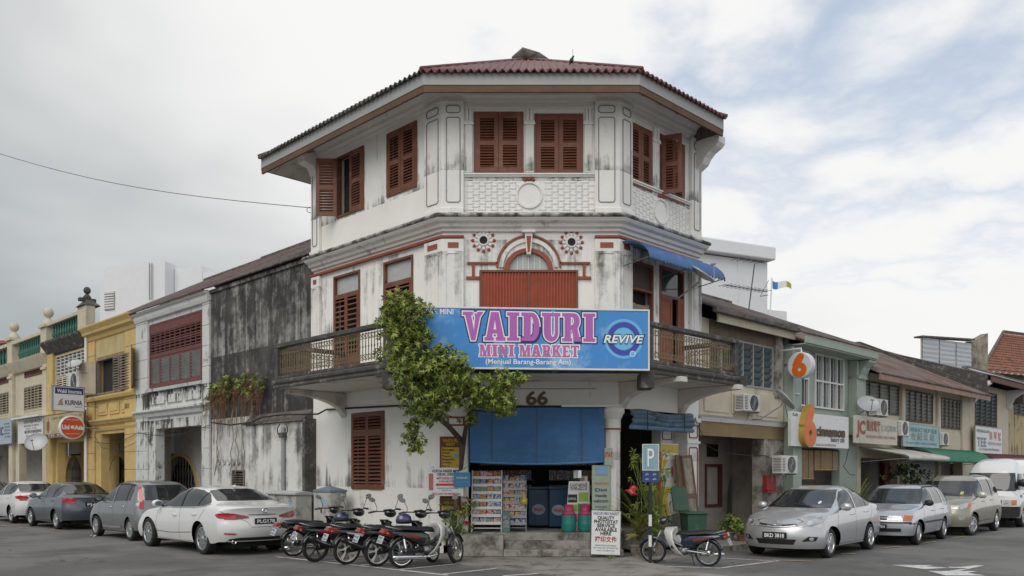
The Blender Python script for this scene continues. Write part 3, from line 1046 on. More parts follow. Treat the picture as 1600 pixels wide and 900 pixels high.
def railing(P,Q,bars=True,post0=True,post1=True):
 P,Q = Vector(P),Vector(Q)
 L_ = (Q - P).length
 d_ = (Q - P) / L_
 fr = Frame(P.x,P.y,math.degrees(math.atan2(d_.y,d_.x)))
 rail = MB(fr).box(0,L_,-.03,.13,4.57,4.66).build('balcony_rail',m_mould,CB,bev=.008)
 MB(fr).box(0,L_,0,.10,3.86,3.93).build('kerb_rail',m_mould,rail,bev=.008)
 for on,a in ((post0,0),(post1,L_ - .14)):
  if on: MB(fr).box(a,a + .14,-.015,.115,3.86,4.57).build('balcony_post',m_mould,rail,bev=.008)
 if not bars: return
 z0,z1 = 3.97,4.54
 lt = MB(fr)
 for za in (z0 + .02,z1 - .13):
  lt.box(.14,L_ - .14,.045,.055,za,za + .012)
  lt.box(.14,L_ - .14,.045,.055,za + .098,za + .11)
  n_ = int((L_ - .28) / .11)
  for k in range(n_):
   xa_ = .14 + (L_ - .28) * k / n_; xb_ = .14 + (L_ - .28) * (k + 1) / n_
   for (u0,w0_,u1,w1_) in ((xa_,za + .01,xb_,za + .1),(xa_,za + .1,xb_,za + .01)):
    dd = Vector((u1 - u0,w1_ - w0_)).normalized(); nn = Vector((-dd.y,dd.x)) * .008
    y_ = .046 if w1_ > w0_ else .052
    lt.add([(u0 + nn.x,y_,w0_ + nn.y),(u1 + nn.x,y_,w1_ + nn.y),(u1 - nn.x,y_,w1_ - nn.y),(u0 - nn.x,y_,w0_ - nn.y)],[(0,1,2,3)])
 lt.build('lattice_band',m_brass,rail,kind='stuff')
 bm_ = MB(); bm_.box(-.008,.008,-.006,.006,0,z1 - z0)
 bm_.box(-.014,.014,-.009,.009,.27,.31)
 me_ = bm_.mesh('baluster',m_brass)
 n_ = int((L_ - .3) / .098)
 for k in range(n_ + 1):
  piece('baluster',me_,rail,fr,.15 + (L_ - .3) * k / n_,.06,z0)
railing(PB[0],PB[1]); railing(PB[1],PB[2],bars=False); railing(PB[2],PB[3])
railing((pw0.x + .08,pw0.y - .08),PB[0],post0=False,post1=False); railing(PB[3],(pw3.x,pw3.y),post0=False,post1=False)
# ------------------------------------------------ ground floor: lintel, piers, column, steps and platform
m_tan = mat('brown_numerals',(.16,.105,.055),.7)
MB(FF).box(-1.02,XR - .3,-.012,.001,3.12,3.13).build('panel_moulding',m_shade_dirt,CB)
MB(FF).box(-.4,XR - .45,-.012,.001,3.50,3.512).build('panel_moulding',m_shade_dirt,CB)
text(CB,'66',FF,FF.X(839),FF.Z(839,632),-.012,.285,m_tan,wid=FF.X(856) - FF.X(822),bold=.03,ext=.012,name='house_number')
b = MB(FF)
b.box(XL + .0,-.93,-.02,.42,ZF,3.1)
b.box(XL + .0,-.98,-.07,.0,.2,.62)
b.build('corner_pier',m_white2,CB,bev=.015)
b = MB(FF); b.box(XL + .08,-1.0,-.035,-.019,2.72,2.92); b.build('red_tablet_frame',m_trim,CB)
b = MB(FF); b.box(XL + .12,-1.04,-.042,-.034,2.76,2.88); b.build('red_tablet',m_white2,CB)
cx_,cy_ = XR - .12,YF + .02
b = MB()
n_ = 40
fl_ = []
for z in (ZF + .1,2.62):
 fl_.append([(cx_ + (.165 + (.012 if k % 4 < 2 else 0)) * math.cos(2 * math.pi * k / n_),cy_ + (.165 + (.012 if k % 4 < 2 else 0)) * math.sin(2 * math.pi * k / n_),z) for k in range(n_ + 1)])
b.grid(fl_)
b.lathe([(.21,ZF),(.21,ZF + .08),(.185,ZF + .12)],(cx_,cy_,0),20)
b.lathe([(.185,2.60),(.19,2.68),(.19,2.86),(.21,2.88),(.24,2.96),(.27,3.0),(.27,3.1)],(cx_,cy_,0),24)
col_ = b.build('fluted_column',m_white2,CB,auto=35)
MB().lathe([(.183,2.635),(.198,2.635),(.198,2.67),(.183,2.67)],(cx_,cy_,0),24).build('red_collar',m_trim,col_)
b = MB(FR); b.box(LEN_R - .52,LEN_R - .05,-.03,.45,.12,3.1); rp = b.build('right_pier',m_white2,CB,bev=.012)
b = MB(FR); b.box(LEN_R - .56,LEN_R - .02,-.06,-.031,2.42,2.48); b.box(LEN_R - .56,LEN_R - .02,-.08,-.031,2.92,3.02); b.build('pier_moulding',m_white2,rp)
for z0,z1 in ((.7,2.34),(2.54,2.86)):
 frame_loop(FR,LEN_R - .47,LEN_R - .10,z0,z1,-.031,t=.028,mt=m_trim,parent=rp)
b = MB(FR); b.box(LEN_R - 1.05,LEN_R - .54,.35,.6,ZF,3.1); b.build('inner_pier',m_white2,CB)
frame_loop(FR,LEN_R - 1.0,LEN_R - .6,.8,2.34,.349,t=.025,mt=m_trim)
frame_loop(FR,LEN_R - 1.0,LEN_R - .6,2.5,2.85,.349,t=.025,mt=m_trim)
b = MB()
b.prism([(XL + .1,YF + .05),(XR - .02,YF + .05),tuple(FR.w(LEN_R - .2,.1)[:2]),tuple(FR.w(LEN_R - .3,4.2)[:2]),(XL + .3,YF + 5.0),(XL - .6,YF + 1.2)],ZF - .03,ZF,'z')
b.build('shop_floor',m_step,CB)
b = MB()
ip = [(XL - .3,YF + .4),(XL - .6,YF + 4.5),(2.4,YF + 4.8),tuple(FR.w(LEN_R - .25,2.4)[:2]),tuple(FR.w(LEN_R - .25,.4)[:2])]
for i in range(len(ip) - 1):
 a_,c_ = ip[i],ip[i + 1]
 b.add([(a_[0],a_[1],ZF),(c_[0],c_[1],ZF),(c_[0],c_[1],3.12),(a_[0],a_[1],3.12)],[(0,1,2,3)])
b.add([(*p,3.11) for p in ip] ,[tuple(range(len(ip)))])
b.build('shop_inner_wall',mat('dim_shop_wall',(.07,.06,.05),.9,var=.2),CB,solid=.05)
b = MB(FF)
x0_,x1_ = -1.07,2.25
b.box(x0_,x1_,-.20,.25,.031,ZF - .001)
b.box(x0_ + .9,x1_,-.52,-.201,.031,.33)
b.box(x0_ + .9,x1_,-.84,-.521,.031,.18)
b.box(x0_ - .1,x0_ + .897,-.80,-.201,.031,.455)
b.build('steps',m_step,CB,bev=.02)
b = MB(FR); b.box(.2,LEN_R - .55,-.25,.2,.1,ZF - .002); b.build('side_plinth',m_step,CB,bev=.02)
# ---------------------------------------------------------------- shared builders for the shop rows
m_cream = mat('cream_paint',(.56,.50,.38),.8,var=.1,dirt=(.22,.19,.14),damt=.64,dscale=1.2,streak=5,fine=.05,
bands=((7.4,1.0,.05),),bump=.15)
m_yell = mat('yellow_paint',(.58,.42,.17),.8,var=.12,dirt=(.2,.15,.07),damt=.66,dscale=1.4,streak=5,fine=.05,bump=.15)
m_yell2 = mat('pale_yellow_boards',(.50,.40,.20),.8,var=.12,dirt=(.28,.21,.1),damt=.62,dscale=2,streak=6)
m_peel = mat('peeling_white_plaster',(.60,.61,.59),.9,var=.08,dirt=(.07,.065,.06),damt=.60,dscale=1.9,dsoft=.05,fine=.08,streak=6,
bump=.4,bscale=14,bands=((4.45,1.0,.13),(3.5,2.0,.10),(2.9,3.5,.06)))
m_blackw = mat('black_mould_wall',(.040,.039,.037),.95,var=.35,vscale=1.5,dirt=(.34,.33,.31),damt=.60,dscale=2.6,dsoft=.10,streak=5,
bump=.5,bscale=9,fine=.25,bands=((7.0,5.0,.0),(5.2,-2.2,.09),(7.3,1.2,.05)),c2=(.075,.072,.066),c2t=.5,c2s=.7)
m_stainw = mat('stained_white_wall',(.64,.64,.61),.9,var=.12,dirt=(.10,.095,.085),damt=.585,dscale=1.6,dsoft=.10,streak=3,
bump=.5,bscale=12,fine=.12,bands=((3.3,1.6,.08),))
m_mar = mat('maroon_window_paint',(.15,.05,.045),.6,var=.18,vscale=5,bump=.1)
m_grn = mat('pale_green_paint',(.34,.40,.34),.8,var=.07,dirt=(.2,.22,.18),damt=.66,dscale=1.3,streak=5,fine=.04)
m_gwall = mat('dull_grey_wall',(.50,.48,.44),.9,var=.12,dirt=(.25,.23,.2),damt=.60,dscale=1.5,bump=.3)
m_greenb = mat('green_glazed_baluster',(.035,.13,.095),.35,var=.2,obj=True)
m_blade = mat('louvre_glass',(.26,.28,.27),.15,var=.25,vscale=3,spec=.6)
m_bladeb = mat('blue_louvre_glass',(.07,.11,.13),.15,var=.25,vscale=3,spec=.6)
m_ac = mat('aircon_casing',(.62,.61,.57),.5,var=.05,dirt=(.3,.27,.22),damt=.66,dscale=4)
m_gril = mat('dark_grille',(.06,.06,.06),.6,var=.1)
m_dish = mat('dish_grey',(.42,.43,.44),.45,.2,var=.08)
m_bamb = mat('bamboo_blind',(.33,.22,.12),.8,var=.25,vscale=6,bump=.4,bscale=30)
m_wood = mat('grey_old_wood',(.22,.18,.145),.85,var=.3,vscale=5,dirt=(.07,.055,.045),damt=.58,dscale=4,streak=8,bump=.4)
m_navy = mat('navy_print',(.02,.035,.14),.6,var=0)
m_red = mat('red_print',(.55,.03,.02),.6,var=0)
m_wprint = mat('white_print',(.75,.75,.74),.6,var=0)
m_bprint = mat('black_print',(.02,.02,.02),.6,var=0)
m_grout = mat('plain_white_board',(.68,.69,.68),.5,var=.06,dirt=(.4,.39,.35),damt=.68,dscale=3)
def ac_unit(fr,px0,px1,py0,py1,y=0.0,d=.32,label='',group='air conditioner units on the shop fronts',w=None):
 x0,x1 = fr.X(px0,y - d),fr.X(px1,y - d)
 cp = (px0 + px1) / 2
 z0,z1 = fr.Z(cp,py1,y - d),fr.Z(cp,py0,y - d)
 if w: x1 = x0 + w
 t = thing('air_conditioner',label,'air conditioner',fr,(x0 + x1) / 2,y,z0,group=group)
 b_ = MB(fr); b_.box(x0,x1,y - d,y - .04,z0,z1); cas = b_.build('casing',m_ac,t,bev=.015)
 r_ = min((z1 - z0) * .42,(x1 - x0) * .34)
 xc_,zc_ = x0 + (x1 - x0) * .60,(z0 + z1) / 2
 b_ = MB(fr); b_.lathe([(r_,-.004),(r_ + .012,-.012),(r_ + .012,0)],(xc_,y - d,zc_),20,'y')
 b_.lathe([(0,-.003),(r_,-.003)],(xc_,y - d,zc_),20,'y')
 b_.build('fan_grille',m_gril,t)
 rg = MB(fr)
 for k in range(1,6):
  rr = r_ * k / 6
  ring = [[(xc_ + q * math.cos(2 * math.pi * i / 20),y - d - .008,zc_ + q * math.sin(2 * math.pi * i / 20)) for i in range(21)] for q in (rr,rr + .008)]
  rg.grid(ring)
 for k in range(8):
  t_ = math.pi * k / 8
  rg.tube([(xc_ - r_ * math.cos(t_),y - d - .012,zc_ - r_ * math.sin(t_)),(xc_ + r_ * math.cos(t_),y - d - .012,zc_ + r_ * math.sin(t_))],.004,4)
 rg.build('fan_guard',m_steel,t,kind='stuff')
 fb = MB(fr)
 n_ = 9
 for k in range(n_):
  zz_ = z0 + (z1 - z0) * (.15 + .7 * k / (n_ - 1))
  fb.box(x0 - .004,x0 + .001,y - d + .03,y - .08,zz_ - .008,zz_ + .008)
  fb.box(x0 + .02,x0 + (x1 - x0) * .2,y - d - .004,y - d - .001,zz_ - .008,zz_ + .008)
 fb.build('cooling_fins',m_gril,t,kind='stuff')
 for xx in (x0 + .06,x1 - .06):
  b_ = MB(fr); b_.box(xx - .015,xx + .015,y - d,y,z0 - .03,z0 - .003); b_.prism([(y - .03,z0 - .03),(y,z0 - .03),(y,z0 - .22)],xx - .008,xx + .008,'x')
  b_.build('bracket',m_steel,t)
 return t
def dish(fr,px,py,r,label,y=-.5,yaw=-10,tilt=20,wall_dx=-.3,wall_dz=-.45,roll=0):
 x,z = fr.at(px,py,y)
 t = thing('satellite_dish',label,'satellite dish',fr,x,0,z + wall_dz,group='satellite dishes fixed to the shop fronts')
 Mx = Matrix.Translation((x,y,z)) @ Matrix.Rotation(R(yaw),4,'Z') @ Matrix.Rotation(R(tilt),4,'X')
 prof = [(0.0,.0)] + [(r * k / 6,-.22 * r * (k / 6) ** 2) for k in range(1,7)] + [(r * 1.02,-.22 * r - .01),(r * .98,-.2 * r + .02)] + [(r * k / 6,-.22 * r * (k / 6) ** 2 + .012) for k in (5,3)] + [(0,.012)]
 b_ = MB(fr)
 v0 = len(b_.v)
 b_.lathe(prof,(0,0,0),24,'y')
 b_.v = [tuple(Mx @ Vector((p[0],p[1],p[2] * .88))) for p in b_.v]
 b_.build('reflector',m_dish,t,sm=True)
 tip = Mx @ Vector((0,-r * 1.05,-r * .25))
 low = Mx @ Vector((0,-.2 * r,-r * .9))
 b_ = MB(fr); b_.tube([low,tip],.014,6); b_.build('feed_arm',m_steel,t)
 b_ = MB(fr); b_.lathe([(.028,-.06),(.036,.0),(.03,.06)],tuple(tip),8,'y'); b_.build('receiver',m_dish,t)
 b_ = MB(fr); b_.tube([tuple(Mx @ Vector((0,.02,0))),tuple(Mx @ Vector((0,.12,-.05))),(x + wall_dx * .7,y * .4,z + wall_dz),(x + wall_dx,-.01,z + wall_dz)],.02,6)
 b_.build('mounting_arm',m_steel,t)
 return t
def louvre_bay(par,fr,x0,x1,z0,z1,n,frame_m,blade_m,nb=9,y=.02,nm='louvre_window',mull=.035,top=0.0):
 """louvred window: frame, mullions, and glass blades one by one"""
 o = win_frame(par,fr,x0,x1,z0,z1,nm=nm,t=mull * 1.3,mt=frame_m,y0=y - .05,y1=y + .07,
 mids=[x0 + (x1 - x0) * k / n for k in range(1,n)])
 b_ = MB(fr); b_.box(x0,x1,y + .10,y + .12,z0,z1); b_.build('dark_backing',m_dark,o)
 wl_ = (x1 - x0) / n - mull * 1.1
 Mx = Matrix.Rotation(R(28),4,'X')
 hb = (z1 - z0 - .1) / nb
 bb = MB(); bb.box(-wl_ / 2,wl_ / 2,-.004,.004,-hb * .56,hb * .56,Mx)
 me_ = bb.mesh('blade',blade_m)
 for i in range(n):
  for k in range(nb):
   piece('blade',me_,o,fr,x0 + (x1 - x0) * (i + .5) / n,y + .01,z0 + .05 + hb * (k + .5))
 return o
def house(label,fr,x0,x1,z_top,name='shophouse',group='two-storey shophouses along the street',y=0):
 return thing(name,label,'building',fr,(x0 + x1) / 2,y,0,group=group)
def recess(par,fr,x0,x1,ztop,depth,m_wall,arch=None,floor=.12,ceil=None,doorm=None,warm=None):
 """five-foot way behind the piers: ceiling, side walls and a back wall with an arch"""
 b_ = MB(fr)
 hl = []
 if arch: hl = [(arch[0],arch[1],floor,arch[2],'arch')]
 wall(b_,x0,x1,floor,ztop + .4,hl,y=depth,t=.25)
 b_.build('arcade_wall',m_wall,par)
 MB(fr).box(x0,x1,.3,depth,ztop + .4,ztop + .45).build('arcade_ceiling',m_wall,par)
 if arch:
  b2 = MB(fr); b2.box(arch[0] - .05,arch[1] + .05,depth + .24,depth + .28,floor,arch[2] + .1); bk = b2.build('dark_doorway',m_dark,par)
  if warm:
   w_ = (arch[1] - arch[0])
   rb = arch_band(fr,(arch[0] + arch[1]) / 2,arch[2] - w_ / 2,w_ / 2 - .02,w_ / 2 + .12,depth - .03,depth)
   rb.box(arch[0] - .12,arch[0] + .02,depth - .03,depth,floor,arch[2] - w_ / 2)
   rb.box(arch[1] - .02,arch[1] + .12,depth - .03,depth,floor,arch[2] - w_ / 2)
   rb.build('arch_surround',warm,par)
  gt = MB(fr)
  n_ = 12
  for k in range(n_ + 1):
   xx = arch[0] + (arch[1] - arch[0]) * k / n_
   gt.box(xx - .008,xx + .008,depth + .1,depth + .115,floor,arch[2] - .05)
  for k in range(n_):
   xx = arch[0] + (arch[1] - arch[0]) * k / n_
   for j in range(5):
    zz_ = floor + .1 + j * .45
    gt.add([(xx,depth + .112,zz_),(xx + .02,depth + .112,zz_),(xx + (arch[1] - arch[0]) / n_,depth + .112,zz_ + .42),(xx + (arch[1] - arch[0]) / n_ - .02,depth + .112,zz_ + .42)],[(0,1,2,3)])
  gt.build('lattice_gate',doorm or m_gwall,par,kind='stuff')
def roof(par,fr,x0,x1,z0,pitch,y0=-.35,depth=5.2,mt=None,nm='roof',corr=.09,amp=.015):
 b_ = MB(fr)
 n_ = max(4,int((x1 - x0) / corr * 2))
 tn = math.tan(R(pitch))
 rows = []
 for v in range(9):
  yy = y0 + depth * v / 8
  rows.append([(x0 + (x1 - x0) * i / n_,yy,z0 + (yy - y0) * tn + amp * (1 if i % 2 else -1) + random.uniform(-.006,.006)) for i in range(n_ + 1)])
 b_.grid(rows)
 o = b_.build(nm,mt or m_rroof,par,solid=.025)
 zr = z0 + depth * tn
 b_ = MB(fr); yr = y0 + depth
 b_.grid([[(x0,yr + 5.5 * k,zr - 5.5 * k * tn) for k in (0,1)],[(x1,yr + 5.5 * k,zr - 5.5 * k * tn) for k in (0,1)]])
 b_.build('rear_roof',mt or m_rroof,par,solid=.05)
 b_ = MB(fr); b_.box(x0,x1,yr - .15,yr + .15,zr - .1,zr + .06); b_.build('ridge_cap',m_rust,par,bev=.04)
 return o
def side_walls(par,fr,x0,x1,z0,pitch,mt,y0=.3,depth=9.5,ends=(1,1)):
 tn = math.tan(R(pitch))
 for k,xx in enumerate((x0,x1)):
  if ends[k]:
   b_ = MB(fr)
   b_.prism([(y0,z0 - 1 if y0 < 0 else 3.4),(y0,z0 + y0 * tn if y0 < 0 else z0),(4.8,z0 + 4.8 * tn),(depth,z0),(depth,3.4)],xx + (.003 if k == 0 else -.153),xx + (.153 if k == 0 else -.003),'x')
   b_.build('party_wall',mt,par)
P = lambda fr,px,py,y=0.0: fr.at(px,py,y)
# ================================================================ LEFT ROW
# --- black-moulded gap building next to the corner shop
xa,xb = FL.X(330),LEN_L - .01
H = house('black mould-covered blank wall building between the corner shop and the white shophouse',FL,xa,xb,7.1)
b = MB(FL); wall(b,xa,xb,3.35,7.12,[],t=.2); b.box(xa,xb,-.06,.2,7.122,7.22); b.build('blank_wall',m_blackw,H)
roof(H,FL,xa,xb,7.27,29,y0=-.16,depth=4.94,mt=m_rust)
xs = FL.X(398)
b = MB(FL); b.box(xs,xb,-.28,.2,0,3.05); b.build('lower_wall',m_stainw,H,bev=.02)
b = MB(FL); b.prism([(-.36,3.05),(.0,3.36),(.0,3.05)],xs - .08,xb - .0,'x'); b.build('lean_to_cap',m_rust,H,bev=.01)
lg = (FL.X(363,.0),FL.X(382,.0),FL.Z(372,762),FL.Z(372,734))
b = MB(FL); wall(b,xa,xs - .001,0,3.35,[lg],t=.2,y=.02); b.build('lower_wall',m_stainw,H)
gz = win_frame(H,FL,*lg,nm='barred_window',t=.04,mt=m_wood,back=m_dark)
bm_ = MB(); bm_.box(0,lg[1] - lg[0] - .08,-.008,.008,-.01,.01); me_ = bm_.mesh('bar',m_wood)
for k in range(7): piece('bar',me_,gz,FL,lg[0] + .04,0,lg[2] + .05 + k * (lg[3] - lg[2] - .1) / 6)
rg = MB(FL)
for k in range(5):
 x_,z_ = P(FL,341 + 7.5 * k,721.5,-.02)
 m1 = MB(FL); m1.lathe([(.06,.0),(.085,-.02),(.095,.0)],(x_,-.0,z_),14,'y'); m1.build('meter_ring',m_stainw,H)
mt_ = thing('cable_riser_pipe','grey riser pipe with looped black cables on the stained white wall','pipe',FL,FL.X(443,-.3),-.3,.1)
xq = FL.X(443,-.33)
b = MB(FL); b.tube([(xq,-.34,.12),(xq,-.34,FL.Z(443,668,-.34))],.05,10); b.build('pipe',m_steel,mt_)
b = MB(FL); b.box(xq - .09,xq + .09,-.42,-.29,FL.Z(443,684,-.34),FL.Z(443,676,-.34)); b.build('clamp',m_galv,mt_)
zc_ = FL.Z(443,672,-.34)
for s_ in (-1,1):
 b = MB(FL); b.tube([(xq + s_ * (.02 + .14 * math.sin(t_ / 10 * 6.28) ** 2 + .1),-.36,zc_ + .16 * math.cos(t_ / 10 * 6.28)) for t_ in range(11)],.014,5); b.build('cable',m_black,mt_)
cb = thing('slung_cable','dark cable slung along the left wall under the balcony','cable',FL,-4,-.05,3.0)
pts = []
for px_,py_ in ((330,660),(360,664),(392,660),(410,652),(440,648),(497,647),(510,640),(560,637),(620,634),(690,636)):
 yy = -.37 if px_ < 500 else -.04
 x_,z_ = P(FL,px_,py_,yy)
 pts.append((x_,yy,z_))
b = MB(FL); b.tube(pts,.022,5); b.build('cable',m_black,cb)
b = MB(FL); b.box(LEN_L + .0,LEN_L + .12,-.33,-.002,0,3.1); b.build('mould_strip',m_mould,H)
# --- white peeling shophouse
xa,xb = FL.X(215),FL.X(330) - .01
H = house('peeling white shophouse with large maroon louvred window and stained balustrade',FL,xa,xb,7.2)
wz1 = P(FL,276,496)[1]; wz0 = P(FL,276,600)[1]
wx0,wx1 = FL.X(235),FL.X(317)
gz = P(FL,280,667)[1]
gx0,gx1 = FL.X(243),FL.X(315)
b = MB(FL); wall(b,xa,xb,0,7.12,[(wx0,wx1,wz0,wz1),(gx0,gx1,0.0,gz)],t=.3); b.build('front_wall',m_peel,H)
o = win_frame(H,FL,wx0,wx1,wz0,wz1,t=.07,mt=m_mar,y0=-.04)
b = MB(FL); b.box(wx0,wx1,.24,.28,wz0,wz1); b.build('dark_backing',m_dark,o)
zt = wz1 - .32; zm = wz1 - 1.05
b = MB(FL); b.box(wx0 + .07,wx1 - .07,-.03,.05,zt,wz1 - .07); b.box(wx0 + .07,wx1 - .07,-.03,.05,zm - .08,zm); b.build('header_board',m_mar,o)
nlt = 10
for k in range(nlt):
 a_,c_ = wx0 + .07 + (wx1 - wx0 - .14) * k / nlt,wx0 + .07 + (wx1 - wx0 - .14) * (k + 1) / nlt
 leaf(o,FL,a_,c_,zm,zt,y=-.02,nsl=3,panels=((.06,.47),(.53,.94)),mt=m_mar,st=.02,nm='louvre_panel')
nl = 5
for k in range(nl):
 a_,c_ = wx0 + .07 + (wx1 - wx0 - .14) * k / nl,wx0 + .07 + (wx1 - wx0 - .14) * (k + 1) / nl
 lf = MB(FL); lf.box(a_,a_ + .05,-.02,.03,wz0 + .07,zm - .09); lf.box(c_ - .05,c_,-.02,.03,wz0 + .07,zm - .09)
 lf.box(a_ + .05,c_ - .05,-.018,.028,wz0 + .07,wz0 + .13); lf.box(a_ + .05,c_ - .05,-.018,.028,zm - .15,zm - .09)
 lf.build('casement',m_mar,o)
 Mx = Matrix.Rotation(R(30),4,'X')
 hb = (zm - wz0 - .28) / 8
 bb = MB(); bb.box(.055,c_ - a_ - .055,-.004,.004,-hb * .55,hb * .55,Mx); me_ = bb.mesh('blade',m_blade)
 for j in range(8): piece('blade',me_,o,FL,a_,.0,wz0 + .13 + hb * (j + .5))
for a_,c_ in ((xa,FL.X(233)),(FL.X(319),xb)):
 zz_ = 0.0
 k = 0
 while zz_ < 6.9:
  z2 = min(zz_ + .62,6.95)
  b = MB(FL); b.box(a_ + .01,c_,-.07,.0,zz_ + .008,z2); b.build('pilaster_block',m_peel,H,bev=.01)
  zz_ = z2; k += 1
b = MB(FL); sweep(b,[(xa,0),(xb,0)],[(0,6.88),(.1,6.9),(.14,7.0),(.14,7.1),(.22,7.14),(.22,7.2),(0,7.2)]); b.build('cornice',mat('white_cornice',(.66,.67,.66),.8,var=.05,dirt=(.25,.24,.22),damt=.66,dscale=2),H)
zz0,zz1 = P(FL,276,645)[1],P(FL,276,636)[1]
b = MB(FL); sweep(b,[(xa,0),(xb,0)],[(0,zz0 - .1),(.08,zz0 - .05),(.12,zz0 + .05),(.2,zz0 + .12),(.2,zz0 + .18),(0,zz0 + .2)]); b.build('string_course',m_peel,H)
b = MB(FL); sweep(b,[(wx0 - .05,0),(wx1 + .05,0)],[(0,wz0 - .16),(.12,wz0 - .14),(.14,wz0 - .05),(0,wz0 - .02)]); b.build('window_sill',m_peel,H)
n_ = 3
for k in range(n_):
 a_,c_ = wx0 + (wx1 - wx0) * k / n_ + .12,wx0 + (wx1 - wx0) * (k + 1) / n_ - .12
 b = MB(FL); b.box(a_,c_,-.05,0,zz0 + .35,wz0 - .3); b.build('raised_panel',m_peel,H,bev=.02)
recess(H,FL,xa + .05,xb - .05,gz,1.5,m_gwall,arch=(FL.X(256,1.5),FL.X(308,1.5),P(FL,283,712,1.5)[1]),warm=m_yell)
roof(H,FL,xa,xb,7.21,29,y0=-.3,depth=5.08,mt=mat('purple_brown_sheet',(.13,.085,.08),.8,var=.3,dirt=(.06,.05,.05),damt=.55))
side_walls(H,FL,xa,xb,7.15,29,m_peel,ends=(0,0))
# --- yellow shophouse
xa,xb = FL.X(137),FL.X(215) - .01
H = house('yellow shophouse with open grey timber shutters over a panelled balustrade',FL,xa,xb,7.2)
cz = P(FL,176,523)[1]
wz1,wz0 = P(FL,180,555)[1],P(FL,180,613)[1]
wx0,wx1 = FL.X(152),FL.X(209)
bz1,bz0 = P(FL,175,619)[1],P(FL,175,659)[1]
gz = P(FL,186,676)[1]
gx0,gx1 = FL.X(158),FL.X(205)
b = MB(FL); wall(b,xa,xb,0,cz,[(wx0,wx1,wz0,wz1),(gx0,gx1,0.0,gz)],t=.3); b.build('front_wall',m_yell,H)
ztop_y = P(FL,176,502)[1]
b = MB(FL); sweep(b,[(xa,0),(xb,0)],[(0,cz - .05),(.06,cz),(.1,cz + .12),(.22,cz + .2),(.24,ztop_y - .2),(.34,ztop_y - .05),(.34,ztop_y),(0,ztop_y)]); b.build('cornice',m_yell,H)
nb_ = 9
zb1 = cz - .1
for k in range(nb_):
 a_,c_ = wx0 + (wx1 - wx0) * k / nb_,wx0 + (wx1 - wx0) * (k + 1) / nb_
 b = MB(FL); b.box(a_ + .006,c_ - .006,-.03,0,wz1 + .05,zb1); b.build('board',m_yell2,H)
o = win_frame(H,FL,wx0,wx1,wz0,wz1,t=.07,mt=m_wood,y0=-.03)
b = MB(FL); b.box(wx0,wx1,.22,.26,wz0,wz1); b.build('dark_backing',m_dark,o)
wd = (wx1 - wx0) / 4
leaf(o,FL,wx0 + .05,wx0 + wd + .05,wz0 + .03,wz1 - .05,y=-.05,ang=158,hinge='L',mt=mat('beige_shutter_back',(.40,.34,.25),.8,var=.15),slab=True,panels=((.03,.97),))
leaf(o,FL,wx0 + 2 * wd - .1,wx0 + 3 * wd - .14,wz0 + .03,wz1 - .05,mt=m_wood,nsl=12,panels=((.05,.95),))
leaf(o,FL,wx0 + 3 * wd - .14,wx1 - .05,wz0 + .03,wz1 - .05,mt=m_wood,nsl=12,panels=((.05,.95),),ang=8,hinge='R')
leaf(o,FL,wx1 - .1,wx1 + wd - .1,wz0 + .03,wz1 + .1,y=-.06,ang=20,hinge='L',mt=m_wood,nsl=22,panels=((.04,.96),))
b = MB(FL); sweep(b,[(xa,0),(xb,0)],[(0,bz1 - .12),(.16,bz1 - .1),(.2,bz1),(.2,bz1 + .05),(0,bz1 + .06)]); b.build('sill_moulding',m_yell,H)
b = MB(FL); sweep(b,[(xa,0),(xb,0)],[(0,bz0 - .1),(.1,bz0 - .06),(.14,bz0),(.2,bz0 + .06),(.2,bz0 + .12),(0,bz0 + .14)]); b.build('string_course',m_yell,H)
for k in range(3):
 a_,c_ = wx0 + (wx1 - wx0) * k / 3 + .12,wx0 + (wx1 - wx0) * (k + 1) / 3 - .12
 b = MB(FL)
 z0,z1 = bz0 + .28,bz1 - .25
 b.box(a_,c_,-.04,0,z0,z1); b.box(a_ + .1,c_ - .1,-.06,-.041,z0 + .1,z1 - .1)
 b.build('raised_panel',m_yell,H,bev=.012)
b = MB(FL); sweep(b,[(xa,0),(xb,0)],[(0,gz + .1),(.06,gz + .12),(.1,gz + .22),(0,gz + .24)]); b.build('string_course',m_yell,H)
for a_,c_ in ((xa,FL.X(150)),(FL.X(197),xb)):
 zz_ = .0
 while zz_ < cz - .1:
  z2 = min(zz_ + .62,cz - .05)
  b = MB(FL); b.box(a_ + .01,c_ - .01,-.06,0,zz_ + .01,z2); b.build('pilaster_block',m_yell,H,bev=.01)
  zz_ = z2
recess(H,FL,xa + .05,xb - .05,gz,1.2,m_gwall,arch=(FL.X(169,1.2),FL.X(202,1.2),P(FL,186,712,1.2)[1]),warm=m_yell)
roof(H,FL,xa,xb,7.21,28.6,y0=-.3,depth=5.08,mt=m_rust)
dp = thing('downpipe','white rainwater downpipe between the yellow shophouse and the insurance signs','pipe',FL,FL.X(135),-.1,0)
b = MB(FL); xq = FL.X(134.5,-.12); b.tube([(xq,-.12,.1),(xq,-.12,P(FL,134,530)[1])],.06,10); b.build('pipe',m_wmetal,dp)
fp = MB()
